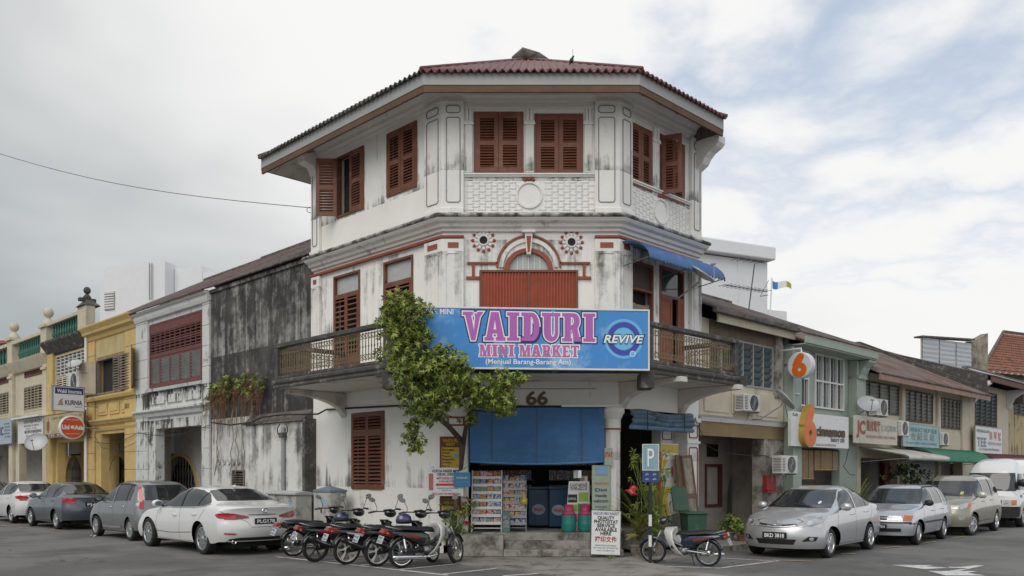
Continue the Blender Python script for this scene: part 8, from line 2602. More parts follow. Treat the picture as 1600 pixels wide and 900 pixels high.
car('silver saloon facing the camera on the right, number plate BKD 3818',(7.22,18.3),50,dict(SED2,paint=ps_,detail=mk_sedan(ps_,front=f_silver)),group='cars parked along the right kerb')
# ---------------------------------------------------------- silver estate
pe = car_paint('pale_silver_paint',(.46,.48,.52),.5,.32)
def d_estate(c):
 D,Se = c['decal'],c['seam']
 D('side_window',[(1.42,.93),(1.72,1.18),(1.92,1.31),(2.4,1.36),(3.3,1.35),(3.72,1.30),(3.98,1.0),(3.0,.96)],'S',m_cglass)
 Se([(2.28,.93),(2.30,1.37)],'S',.06,pe,'pillar',.007); Se([(3.12,.95),(3.10,1.37)],'S',.06,pe,'pillar',.007)
 D('windscreen',[(-.70,.97),(.70,.97),(.64,1.12),(.56,1.33),(-.56,1.33),(-.64,1.12)],'F',m_cglass)
 D('rear_window',[(-.6,1.0),(.6,1.0),(.55,1.33),(-.55,1.33)],'B',m_cglass)
 for s_ in (-1,1):
  D('headlight',[(s_ * .32,.60),(s_ * .62,.60),(s_ * .62,.725),(s_ * .34,.72)],'F',m_lclear,.006)
  D('indicator',[(s_ * .63,.60),(s_ * .80,.605),(s_ * .80,.72),(s_ * .63,.725)],'F',m_lamb,.006)
 D('grille',[(-.30,.61),(.30,.61),(.30,.70),(-.30,.70)],'F',m_trimb,.006)
 Se([(-.30,.655),(.30,.655)],'F',.02,pe,'grille_bar',.012)
 Se([(-.8,.555),(.8,.555)],'F',.03,m_trimb,'bumper_strip',.012); D('air_intake',[(-.6,.34),(.4,.34),(.4,.42),(-.6,.42)],'F',m_trimb,.006)
 Se([(.2,.53),(1.0 - .55,.53)],'S',.03,m_trimb,'bumper_strip',.012)
 Se([(1.3,.53),(3.1,.53)],'S',.04,m_trimb,'side_strip',.012)
 Se([(1.26,.3),(1.22,.6),(1.32,.92)],'S'); Se([(2.28,.27),(2.28,.94)],'S'); Se([(3.0,.55),(3.12,.94)],'S')
 handle(c,((2.1,.80),(3.0,.82)),pe); mirror_(c,1.48,.95,m_trimb,.95)
 for s_ in (-1,1):
  h = [c['cast']('T',x,s_ * .55) for x in (2.0,3.6)]
  b_ = MB(c['fr']); b_.tube([(2.0,s_ * .55,h[0][0].z),(2.1,s_ * .55,h[0][0].z + .06),(3.5,s_ * .55,h[1][0].z + .06),(3.6,s_ * .55,h[1][0].z)],.014,6); b_.build('roof_rail',m_trimb,c['body'])
 for y_ in (-.4,.15): Se([(y_,.99),(y_ + .45,1.02)],'F',.016,m_trimb,'wiper',.02)
 plate(c,'F',-.1,.46,'PDL 704',.42,.10)
EST = dict(L=4.18,W=.835,H=1.47,wb=2.40,xf=.83,arch=.34,wr=.285,rim=.185,spokes=12,tyw=.175,paint=pe,hub=.09,
zt=[(0,.70),(.04,.74),(.3,.83),(.8,.90),(1.15,.96),(1.85,1.36),(2.1,1.43),(3.4,1.44),(3.8,1.38),(4.05,1.05),(4.18,.95)],
zb=[(0,.64),(.3,.75),(.8,.83),(1.3,.88),(3.6,.92),(4.18,.88)],zs=[(0,.25),(.5,.24),(1.3,.25),(3.6,.27),(4.18,.3)],
n=[(0,3.2),(1.0,3.2),(1.7,4.4),(3.8,4.6),(4.18,4)],lean=[(0,0),(1.0,.02),(1.8,.2),(3.8,.22),(4.18,.1)],
rf=.24,lf=.6,rr=.12,lr=.5,pz=[(.2,.05),(.4,.0),(.58,.0),(.62,.04),(.75,.07),(2,.1)],qz=[(.2,.06),(.5,0),(.9,.05),(2,.1)],
ws=(1.15,1.8),rs=(3.8,4.1),detail=d_estate)
car('silver estate car with roof rails parked behind the silver saloon',(10.5,21.45),50,EST,group='cars parked along the right kerb')
# ---------------------------------------------------------- gold people carrier
pm_ = car_paint('champagne_gold_paint',(.30,.275,.205),.45,.34)
def d_mpv(c):
 D,Se = c['decal'],c['seam']
 D('side_window',[(1.18,1.06),(1.42,1.30),(1.62,1.47),(2.0,1.54),(3.2,1.54),(3.66,1.50),(3.78,1.18),(3.0,1.10)],'S',m_cglass)
 for x in (1.95,2.85): Se([(x,1.06),(x,1.56)],'S',.06,pm_ if x < 2 else m_trimb,'pillar',.007)
 D('windscreen',[(-.68,1.08),(.68,1.08),(.62,1.3),(.56,1.50),(-.56,1.50),(-.62,1.3)],'F',m_cglass)
 for s_ in (-1,1):
  D('headlight',[(s_ * .36,.74),(s_ * .62,.73),(s_ * .79,.80),(s_ * .80,.93),(s_ * .62,.88)],'F',m_lclear,.006)
  D('indicator',[(s_ * .74,.79),(s_ * .80,.80),(s_ * .80,.92),(s_ * .75,.88)],'F',m_lamb,.009)
  D('fog_lamp',disc(s_ * .64,.50,.07,14),'F',m_lclear,.007)
 D('grille',[(-.34,.73),(.34,.73),(.36,.85),(-.36,.85)],'F',mat('grille_silver',(.35,.34,.3),.3,.5,obj=True),.006)
 for k in range(3): Se([(-.33,.755 + .035 * k),(.33,.755 + .035 * k)],'F',.012,m_trimb,'grille_slot',.010)
 D('air_intake',[(-.42,.46),(.42,.46),(.38,.56),(-.38,.56)],'F',m_trimb,.006)
 Se([(1.16,.3),(1.12,.8),(1.18,1.05)],'S'); Se([(1.95,.3),(1.95,1.06)],'S'); Se([(2.9,.6),(2.98,1.1)],'S')
 Se([(1.2,.36),(2.85,.36)],'S',.05,pm_,'side_skirt',.02)
 handle(c,((1.78,.93),(2.72,.95)),pm_); mirror_(c,1.25,1.06,mat('pale_gold_mirror',(.5,.48,.4),.3,.3,coat=1,obj=True),1.1)
 for y_ in (-.4,.15): Se([(y_,1.10),(y_ + .45,1.13)],'F',.016,m_trimb,'wiper',.02)
 plate(c,'F',0,.51,'PGA 1022',.42,.09)
 D('windscreen_sticker',[(-.46,1.12),(-.38,1.12),(-.38,1.2),(-.46,1.2)],'F',mat('parking_sticker',(.45,.5,.12),.5),.007)
MPV = dict(L=4.12,W=.83,H=1.70,wb=2.655,xf=.72,arch=.36,wr=.31,rim=.215,spokes=6,tyw=.185,paint=pm_,
zt=[(0,.84),(.05,.88),(.3,.97),(.75,1.05),(.95,1.09),(1.55,1.52),(1.9,1.66),(3.2,1.69),(3.7,1.64),(3.95,1.3),(4.12,1.1)],
zb=[(0,.76),(.3,.88),(.8,.97),(1.2,1.0),(3.6,1.06),(4.12,1.0)],zs=[(0,.26),(.4,.26),(1.2,.28),(3.4,.28),(4.12,.3)],
n=[(0,2.9),(.9,3),(1.5,4.6),(3.8,5),(4.12,4)],lean=[(0,0),(.9,.02),(1.5,.18),(3.8,.2),(4.12,.1)],
rf=.36,lf=.7,rr=.12,lr=.5,pz=[(.2,.05),(.4,.0),(.6,.0),(.72,.05),(.9,.12),(2,.14)],qz=[(.2,.06),(.5,0),(.9,.05),(2,.1)],
ws=(.95,1.5),rs=(3.7,4.1),detail=d_mpv)
car('champagne gold people carrier parked between the silver estate and the white van',(13.6,24.62),48,MPV,group='cars parked along the right kerb',steer=-14)
# ---------------------------------------------------------- white van
pv = car_paint('van_white_paint',(.66,.67,.67))
def d_van(c):
 D,Se = c['decal'],c['seam']
 D('windscreen',[(-.74,1.16),(.74,1.16),(.72,1.4),(.66,1.74),(-.66,1.74),(-.72,1.4)],'F',m_cglass)
 D('side_window',[(.40,1.20),(.62,1.55),(.74,1.72),(1.12,1.72),(1.14,1.2)],'S',m_cglass)
 for a_,c_ in ((1.36,2.3),(2.4,3.3),(3.4,4.3)): D('side_window',[(a_,1.22),(a_,1.72),(c_,1.72),(c_,1.22)],'S',m_cglass)
 for s_ in (-1,1):
  D('headlight',[(s_ * .44,.72),(s_ * .68,.72),(s_ * .68,.88),(s_ * .44,.88)],'F',m_lclear,.006)
  D('indicator',[(s_ * .69,.72),(s_ * .80,.72),(s_ * .80,.88),(s_ * .69,.88)],'F',m_lamb,.006)
 D('indicator',[(.06,.72),(.20,.72),(.20,.88),(.08,.88)],'S',m_lamb,.006)
 D('grille',[(-.42,.72),(.42,.72),(.42,.88),(-.42,.88)],'F',m_trimb,.005)
 D('bumper',[(-.82,.32),(.82,.32),(.82,.68),(-.82,.68)],'F',m_trimb,.01)
 D('bumper',[(.08,.34),(.42,.34),(.42,.68),(.08,.68)],'S',m_trimb,.01)
 Se([(.36,.5),(.34,1.75)],'S'); Se([(1.22,.3),(1.22,1.75)],'S'); Se([(2.36,.4),(2.36,1.75)],'S')
 D('door_lettering_block',[(.56,.95),(.78,.95),(.78,1.05),(.56,1.05)],'S',mat('pale_blue_letters',(.3,.38,.5),.5),.005)
 handle(c,((1.06,1.08),(1.4,1.08)),m_trimb); mirror_(c,.52,1.35,m_trimb,1.5)
 for y_ in (-.4,.2): Se([(y_,1.19),(y_ + .45,1.24)],'F',.018,m_trimb,'wiper',.02)
VAN = dict(L=4.7,W=.86,H=2.25,wb=2.33,xf=.95,arch=.38,wr=.325,rim=.19,spokes=8,tyw=.2,paint=pv,hub=.09,
zt=[(0,.98),(.06,1.08),(.16,1.2),(.46,1.74),(.62,1.92),(.9,2.12),(1.3,2.22),(3.9,2.25),(4.4,2.18),(4.6,1.6),(4.7,1.2)],
zb=[(0,.9),(.1,1.0),(.4,1.12),(1.0,1.15),(4.6,1.15),(4.7,1.1)],zs=[(0,.32),(.4,.3),(1.2,.32),(4.2,.34),(4.7,.36)],
n=[(0,4),(.5,4.5),(4.7,4.5)],lean=[(0,.0),(.3,.06),(1.0,.16),(4.7,.16)],
rf=.22,lf=.6,rr=.1,lr=.4,pf=3.2,pz=[(.2,.0),(.7,.0),(.9,.03),(1.1,.06),(3,.1)],qz=[(.2,0),(3,.05)],ws=(.1,.5),rs=(4.4,4.65),detail=d_van)
car('white high-roof van with black bumper parked last on the right',(17.15,28.25),47,VAN,group='cars parked along the right kerb',cat='van',name='parked_van')
# ================================================================ MOTORCYCLES
m_bseat = mat('black_seat_vinyl',(.014,.014,.015),.55,var=.1,obj=True)
m_eng = mat('engine_metal',(.30,.30,.29),.4,.7,var=.3,vscale=18,obj=True,dirt=(.06,.055,.05),damt=.55,dscale=14)
m_bblk = mat('black_bike_paint',(.012,.012,.014),.25,coat=1,var=0,obj=True)
m_bred = mat('red_bike_paint',(.32,.012,.015),.25,coat=1,var=.05,obj=True)
m_bnavy = mat('navy_bike_paint',(.01,.017,.045),.25,coat=1,var=.05,obj=True)
m_bwht = mat('white_leg_shield',(.66,.66,.63),.35,coat=.5,var=.05,obj=True)
m_bamber = mat('orange_tail_lens',(.28,.03,.008),.2,coat=1,var=.3,vscale=10,obj=True)
m_wmir = mat('mirror_glass_bright',(.85,.87,.88),.05,1.0,var=0,obj=True)
def bike(label,rear,deg,body_m,accent,wheel='wire',shield=None,basket=False,helmet=None,steer=28,lean=7,plate_s='PJV 6182',exhaust='low',group='motorcycles parked left of the shop steps',sc=1.0,tail_m=None,rack=False):
 """small step-through motorcycle; local +x is forward, origin under the rear axle"""
 fr0 = Frame(rear[0],rear[1],deg)
 T = thing('motorcycle',label,'motorcycle',fr0,.6,0,0,group=group)
 fr = Frame(0,0,0); fr.M = fr0.M @ Matrix.Scale(sc,4) @ Matrix.Rotation(R(lean),4,'X')
 fr.a = fr0.a
 WB,r = 1.21,.285
 def wheel_(x,nm,M):
  f2 = Frame(0,0,0); f2.M = fr.M @ M
  b_ = MB(f2)
  ri = r - .055
  b_.lathe([(ri,-.028),(r - .03,-.042),(r - .008,-.03),(r,0),(r - .008,.03),(r - .03,.042),(ri,.028)],(0,0,0),32,'y',caps=False)
  w_ = b_.build(nm,m_rubber,T,sm=True)
  b_ = MB(f2)
  b_.lathe([(ri + .012,-.026),(ri - .014,-.020),(ri - .014,.020),(ri + .012,.026)],(0,0,0),32,'y',caps=False)
  b_.lathe([(0,-.05),(.035,-.048),(.055,-.03),(.055,.03),(.035,.048),(0,.05)],(0,0,0),14,'y')
  if wheel == 'cast':
   for k in range(6):
    a = 2 * math.pi * k / 6
    for da in (-.09,.09):
     b_.tube([(.04 * math.cos(a),0,.04 * math.sin(a)),(ri * math.cos(a + da),0,ri * math.sin(a + da))],[.012,.010],5)
  rm_ = b_.build('rim',m_wmetal if wheel == 'cast' and accent is not m_bred else (m_gril if wheel == 'cast' else m_chrome),w_,sm=False)
  if wheel == 'wire':
   b_ = MB(f2)
   for k in range(28):
    a = 2 * math.pi * k / 28; a2 = a + (.35 if k % 2 else -.35)
    s_ = .03 if k % 2 else -.03
    b_.tube([(.04 * math.cos(a2),s_,.04 * math.sin(a2)),(ri * math.cos(a),0,ri * math.sin(a))],.0022,3,caps=False)
   b_.build('spokes',m_steel,w_,kind='stuff')
  return w_
 wheel_(0,'rear_wheel',Matrix.Translation((0,0,r)))
 head = Vector((WB - .26,0,.82)); axle = Vector((WB,0,r))
 ax = (head - axle).normalized()
 SM = Matrix.Translation(head) @ Matrix.Rotation(R(steer),4,ax) @ Matrix.Translation(-head)
 f3 = Frame(0,0,0); f3.M = fr.M @ SM
 wheel_(0,'front_wheel',SM @ Matrix.Translation(axle))
 fo = None
 for s_ in (-1,1):
  b_ = MB(f3)
  p0 = axle + Vector((.02,s_ * .065,0)); p1 = head + ax * (-.12) + Vector((.02,s_ * .055,0))
  b_.tube([p0,p0.lerp(p1,.45)],.024,8); b_.tube([p0.lerp(p1,.44),p1],.015,8)
  fo = b_.build('fork_leg',m_steel if s_ < 0 else m_steel,T,sm=True)
 def fender(fx,cx,cz,r0,a0,a1,wd,mt_,nm,drop=.0):
  b_ = MB(fx)
  n_ = 16
  rws = []
  for f in (-1,-.8,-.4,0,.4,.8,1):
   rr_ = r0 + .028 * (1 - f * f) - (.02 if abs(f) == 1 else 0)
   rws.append([(cx + rr_ * math.cos(R(a0 + (a1 - a0) * k / n_)),f * wd,cz + rr_ * math.sin(R(a0 + (a1 - a0) * k / n_))) for k in range(n_ + 1)])
  b_.grid(rws)
  return b_.build(nm,mt_,T,sm=True,solid=.006)
 fender(f3,axle.x,axle.z,r + .015,20,168,.055,body_m,'front_mudguard')
 fender(fr,0,r,r + .02,15,165,.065,body_m,'rear_mudguard')
 hb = head + ax * .16
 b_ = MB(f3)
 b_.tube([hb + Vector((-.16,-.34,.03)),hb + Vector((-.12,-.26,.05)),hb + Vector((-.02,-.12,.03)),hb,hb + Vector((-.02,.12,.03)),hb + Vector((-.12,.26,.05)),hb + Vector((-.16,.34,.03))],.012,8)
 bar = b_.build('handlebar',m_trimb,T,sm=True)
 for s_ in (-1,1):
  b_ = MB(f3); b_.tube([hb + Vector((-.12,s_ * .25,.05)),hb + Vector((-.165,s_ * .36,.03))],.019,8); b_.build('grip',m_black,bar)
  b_ = MB(f3); b_.tube([hb + Vector((-.06,s_ * .20,.04)),hb + Vector((-.05,s_ * .30,.03)),hb + Vector((-.08,s_ * .37,.02))],.006,5); b_.build('lever',m_steel,bar)
  st = hb + Vector((-.10,s_ * .21,.06)); tp = st + Vector((.05,s_ * .07,.19))
  b_ = MB(f3); b_.tube([st,st + Vector((.04,s_ * .01,.06)),tp],.006,5); mr = b_.build('mirror_stem',m_trimb,bar)
  MM = Matrix.Translation(tp + Vector((-.005,s_ * .04,.03))) @ Matrix.Rotation(R(-12),4,'Y') @ Matrix.Rotation(R(s_ * 18),4,'X') @ Matrix.Diagonal((.02,.075,.048,1))
  b_ = MB(f3); b_.lathe([(0,1),(.7,.7),(1,0),(.96,-.2)],(0,0,0),16,'x',M=MM); b_.build('mirror_back',m_trimb,mr,sm=True)
  b_ = MB(f3); b_.lathe([(0,-.25),(.96,-.21)],(0,0,0),16,'x',M=MM); b_.build('mirror_glass',m_wmir,mr)
 b_ = MB(f3)
 MM = Matrix.Translation(hb + Vector((.04,0,-.015))) @ Matrix.Rotation(R(8),4,'Y') @ Matrix.Diagonal((.13,.105,.085,1))
 b_.lathe([(0.02,-1.0),(.45,-.92),(.8,-.6),(1,-.05),(.97,.45),(.75,.8)],(0,0,0),18,'x',M=MM)
 b_.build('headlamp_cowl',m_bblk if shield else body_m,T,sm=True)
 b_ = MB(f3); b_.lathe([(0,1.0),(.5,.93),(.76,.80)],(0,0,0),18,'x',M=MM); b_.build('headlight',m_lclear,T,sm=True)
 b_ = MB(f3); b_.box(hb.x - .09,hb.x + .0,-.075,.075,hb.z + .03,hb.z + .065); b_.build('instrument_panel',m_trimb,T,bev=.012)
 b_ = MB(fr)
 b_.tube([head + Vector((-.02,0,-.03)),(WB - .36,0,.62),(WB - .50,0,.46),(WB - .68,0,.40),(.36,0,.44),(.12,0,.62)],[.04,.04,.045,.045,.04,.03],8)
 b_.build('frame_tube',m_bblk,T,sm=True)
 side = [(-.30,.665),(-.22,.70),(.05,.685),(.38,.655),(.52,.60),(.56,.50),(.50,.42),(.36,.40),(.22,.46),(.06,.55),(-.18,.62)]
 b_ = MB(fr)
 for s_ in (-1,1):
  n_ = len(side)
  cx0 = sum(p[0] for p in side) / n_; cz0 = sum(p[1] for p in side) / n_
  outer = [(p[0],s_ * .09,p[1]) for p in side]
  inn = [(cx0 + (p[0] - cx0) * .8,s_ * .125,cz0 + (p[1] - cz0) * .78) for p in side]
  zero = [(p[0],0,p[1]) for p in side]
  b_.add(zero + outer + inn,[(i,(i + 1) % n_,n_ + (i + 1) % n_,n_ + i) for i in range(n_)] + [(n_ + i,n_ + (i + 1) % n_,2 * n_ + (i + 1) % n_,2 * n_ + i) for i in range(n_)] + [tuple(range(2 * n_,3 * n_))])
 b_.build('side_cover',body_m,T,auto=50)
 for s_ in (-1,1):
  b_ = MB(fr); b_.add([(-.12,s_ * .128,.64),(.22,s_ * .128,.60),(.44,s_ * .118,.53),(.40,s_ * .12,.50),(.16,s_ * .128,.565),(-.06,s_ * .128,.61)],[(0,1,2,3,4,5)]); b_.build('side_stripe',accent,T)
 b_ = MB(fr); rws = []
 prof = [(-.26,.735,.085),(-.20,.765,.115),(0,.775,.125),(.2,.755,.125),(.36,.735,.115),(.50,.74,.10),(.62,.725,.07),(.66,.69,.05)]
 for x,z,hw in prof:
  rws.append([(x,hw * math.cos(t_) ,z - .055 + .06 * math.sin(t_) ** .7 if 0 < t_ < math.pi else z - .055) for t_ in [math.pi * k / 8 for k in range(9)]])
 b_.grid(rws)
 b_.add([rws[0][k] for k in range(9)],[tuple(range(9))]); b_.add([rws[-1][k] for k in range(9)],[tuple(range(9))])
 b_.add([(x,s_ * hw,z - .055) for s_ in (-1,1) for x,z,hw in prof],[tuple(range(8)) + tuple(range(15,7,-1))])
 b_.build('seat',m_bseat,T,sm=True)
 b_ = MB(fr); b_.add([(-.20,-.09,.70),(-.20,.09,.70),(-.42,.05,.735),(-.42,-.05,.735),(-.20,-.085,.60),(-.20,.085,.60),(-.43,.05,.66),(-.43,-.05,.66)],[(0,1,2,3),(4,7,6,5),(0,3,7,4),(1,5,6,2),(2,6,7,3)]); b_.build('tail_cowl',tail_m or body_m,T,bev=.015)
 b_ = MB(fr); b_.add([(-.435,-.06,.735),(-.435,.06,.735),(-.465,.05,.66),(-.465,-.05,.66),(-.36,-.085,.73),(-.36,.085,.73),(-.38,.075,.65),(-.38,-.075,.65)],[(0,3,2,1),(0,1,5,4),(2,3,7,6),(0,4,7,3),(1,2,6,5)]); b_.build('tail_light',m_bamber,T,bev=.008)
 for s_ in (-1,1):
  b_ = MB(fr); b_.lathe([(0,-.03),(.026,-.02),(.028,.02),(0,.035)],(-.40,s_ * .12,.66),10,'x'); b_.build('indicator',m_bamber,T,sm=True)
 PM = Matrix.Translation((-.47,0,.54)) @ Matrix.Rotation(R(22),4,'Y')
 f4 = Frame(0,0,0); f4.M = fr.M @ PM
 b_ = MB(f4); b_.box(-.006,.0,-.085,.085,-.07,.07); pl_ = b_.build('number_plate',mat('pale_bike_plate',(.45,.50,.56),.5,var=.1),T)
 f5 = Frame(0,0,0); f5.M = f4.M @ Matrix.Rotation(R(-90),4,'Z')
 a_,c_ = plate_s.split(' ')
 text(T,a_,f5,0,.01,-.008,.045,m_bprint,wid=.12); text(T,c_,f5,0,-.055,-.008,.045,m_bprint,wid=.13)
 b_ = MB(fr); b_.tube([(-.12,-.11,.72),(-.30,-.10,.76),(-.38,0,.775),(-.30,.10,.76),(-.12,.11,.72)],.010,6); b_.build('grab_rail',m_steel,T,sm=True)
 for s_ in (-1,1):
  b_ = MB(fr); b_.tube([(0,s_ * .075,r),(.42,s_ * .075,.33)],.016,6); b_.build('swing_arm',m_steel,T)
  b_ = MB(fr); b_.tube([(.02,s_ * .10,r + .03),(-.06,s_ * .11,.60)],.010,6)
  n_ = 9
  for k in range(n_):
   f = .25 + .6 * k / n_; b_.lathe([(.026,-.006),(.03,0),(.026,.006)],(.02 - .08 * f,s_ * (.10 + .01 * f),r + .03 + (.57 - r) * f),10)
  b_.build('shock_absorber',m_chrome,T,kind=None,sm=False)
 b_ = MB(fr); b_.prism([(-.07,r - .05),(.42,r),(.42,r + .09),(0,r + .075),(-.07,r + .03)],-.10,-.07); b_.build('chain_case',m_bblk,T,bev=.01)
 b_ = MB(fr)
 b_.box(.40,.62,-.10,.10,.24,.40); eng = b_.build('engine',m_eng,T,bev=.03)
 b_ = MB(fr); b_.tube([(.60,0,.33),(.78,0,.35)],.055,12); b_.build('cylinder_head',m_eng,eng,sm=False)
 for k in range(5):
  b_ = MB(fr); b_.box(.635 + .028 * k,.642 + .028 * k,-.07,.07,.265,.42); b_.build('cooling_fin',m_eng,eng)
 for s_ in (-1,1):
  b_ = MB(fr); b_.lathe([(.075,-.015),(.085,0),(.075,.02),(0,.03)],(.50,s_ * .10,.31),14,'y',M=Matrix.Diagonal((1,s_,1,1))); b_.build('crankcase_cover',m_eng,eng,sm=True)
 if exhaust == 'low':
  b_ = MB(fr); b_.tube([(.76,-.05,.30),(.70,-.12,.22),(.45,-.15,.20)],.018,8); b_.tube([(.46,-.15,.20),(.40,-.155,.205),(-.22,-.165,.235),(-.30,-.165,.24)],[.022,.042,.042,.022],10); b_.build('exhaust_pipe',m_chrome,T,sm=True)
 else:
  b_ = MB(fr); b_.tube([(.76,-.05,.30),(.66,-.13,.24),(.45,-.15,.26),(.30,-.15,.32)],.018,8); b_.build('exhaust_pipe',m_steel,T,sm=True)
  b_ = MB(fr); b_.tube([(.34,-.15,.31),(.28,-.155,.33),(-.18,-.17,.50),(-.24,-.17,.52)],[.03,.052,.056,.035],12); b_.build('silencer',m_trimb,T,sm=True)
  b_ = MB(fr); b_.tube([(.20,-.21,.36),(-.12,-.23,.49)],[.012,.016],6); b_.build('heat_shield',m_chrome,T)
 b_ = MB(fr); b_.tube([(.42,-.24,.29),(.42,.24,.29)],.011,6); b_.tube([(.42,-.24,.29),(.42,-.16,.29)],.02,8); b_.build('footrest',m_black,T)
 b_ = MB(fr); b_.tube([(.34,.06,.28),(.24,.17,.02 * 0 - .0 + .012),(.20,.19,.012)],.011,6); b_.build('side_stand',m_trimb,T)
 if shield is not None:
  b_ = MB(fr); rws = []
  for z,x,hw in ((.80,WB - .33,.10),(.72,WB - .31,.16),(.60,WB - .33,.20),(.48,WB - .37,.215),(.36,WB - .44,.20),(.27,WB - .50,.16),(.22,WB - .54,.12)):
   rws.append([(x - .24 * (abs(f) ** 1.7) + .04,hw * 1.12 * f,z) for f in [-1 + 2 * k / 12 for k in range(13)]])
  b_.grid(rws); sh = b_.build('leg_shield',shield,T,sm=True,solid=.01)
  for s_ in (-1,1):
   b_ = MB(fr); b_.lathe([(0,-.003),(.035,-.003),(.035,.003),(0,.003)],(WB - .50,s_ * .185,.42),14,'y'); b_.v = [tuple(p) for p in b_.v]; b_.build('shield_vent',m_dark,sh)
 else:
  b_ = MB(fr); rws = []
  for z,x,hw in ((.82,WB - .33,.07),(.74,WB - .26,.11),(.62,WB - .24,.13),(.48,WB - .33,.13),(.36,WB - .46,.10)):
   rws.append([(x - .16 * (abs(f) ** 1.6),hw * f,z) for f in [-1 + 2 * k / 10 for k in range(11)]])
  b_.grid(rws); b_.build('front_fairing',body_m,T,sm=True,solid=.01)
  for s_ in (-1,1):
   b_ = MB(fr); b_.add([(WB - .30,s_ * .125,.70),(WB - .32,s_ * .14,.60),(WB - .52,s_ * .13,.46),(WB - .46,s_ * .125,.58)],[(0,1,2,3)]); b_.build('fairing_stripe',accent,T,solid=.006)
 if basket:
  b_ = MB(fr)
  x0_,x1_,z0_,z1_ = .70,.92,.52,.72
  for k in range(7):
   z = z0_ + (z1_ - z0_) * k / 6; b_.tube([(x0_,-.12,z),(x1_,-.12,z),(x1_,.12,z),(x0_,.12,z),(x0_,-.12,z)],.003,4)
  for k in range(8):
   x = x0_ + (x1_ - x0_) * k / 7
   for y in (-.12,.12): b_.tube([(x,y,z0_),(x,y,z1_)],.003,4)
   b_.tube([(x,-.12,z0_),(x,.12,z0_)],.003,4)
  b_.build('wire_basket',m_steel,T,kind='stuff')
 if helmet is not None:
  p = fr.w(.52,-.02,.80)
  H_ = thing('helmet',helmet[0],'helmet',Frame(p.x,p.y,deg,0),0,0,p.z - .1)
  f6 = Frame(p.x,p.y,deg,p.z)
  b_ = MB(f6); b_.lathe([(.115,-.06),(.135,-.04),(.14,.02),(.125,.075),(.085,.115),(.04,.13),(0,.134)],(0,0,.04),20,'z',M=Matrix.Diagonal((1.12,.95,1,1))); b_.build('shell',helmet[1],H_,sm=True)
  b_ = MB(f6); b_.lathe([(.136,-.055),(.142,-.02),(.138,.0)],(0.004,0,.045),20,'z',M=Matrix.Diagonal((1.12,.95,1,1))); b_.build('rim_band',m_trimb,H_,sm=True)
 return T
Gp = lambda x,y: ground(x,y)
m_bpur = mat('purple_helmet',(.04,.035,.12),.3,coat=1,var=.1,obj=True)
m_bblu = mat('blue_helmet',(.015,.02,.07),.3,coat=1,var=.1,obj=True)
bike('white-shielded motorcycle with wire basket and chrome exhaust, nearest in the row',Gp(627,887.5),41,m_bblk,m_bamber,'wire',m_bwht,basket=True,plate_s='PFP 957',steer=28,lean=5)
bike('dark motorcycle carrying a purple helmet, next to the white-shielded one',Gp(589,885),41,m_bblk,m_bamber,'cast',None,helmet=('purple helmet resting on the second motorcycle from the shop',m_bpur),plate_s='PHE 8613',steer=28,lean=6,exhaust='high')
bike('black motorcycle with silver-white cast wheels in the middle of the row',Gp(541,882),41,m_bblk,m_wmetal,'cast',None,plate_s='PJC 9161',steer=28,lean=6,exhaust='high',tail_m=m_bred)
bike('black and red motorcycle with black silencer second from the white saloon',Gp(492,878),42,m_bblk,m_bred,'cast',None,plate_s='PGX 2287',steer=28,lean=7,exhaust='high',helmet=('dark blue helmet on the motorcycle second from the white saloon',m_bblu))
bike('black motorcycle with red side stripe nearest to the white saloon',Gp(458,870),43,m_bblk,m_bred,'wire',None,plate_s='PES 4410',steer=26,lean=7)
bike('lone motorcycle with white leg shield parked right of the shop beside the parking sign',Gp(1107,885),150,m_bnavy,m_bamber,'wire',m_bwht,plate_s='PFW 227',steer=12,lean=-7,group='motorcycle parked right of the shop',sc=.88)
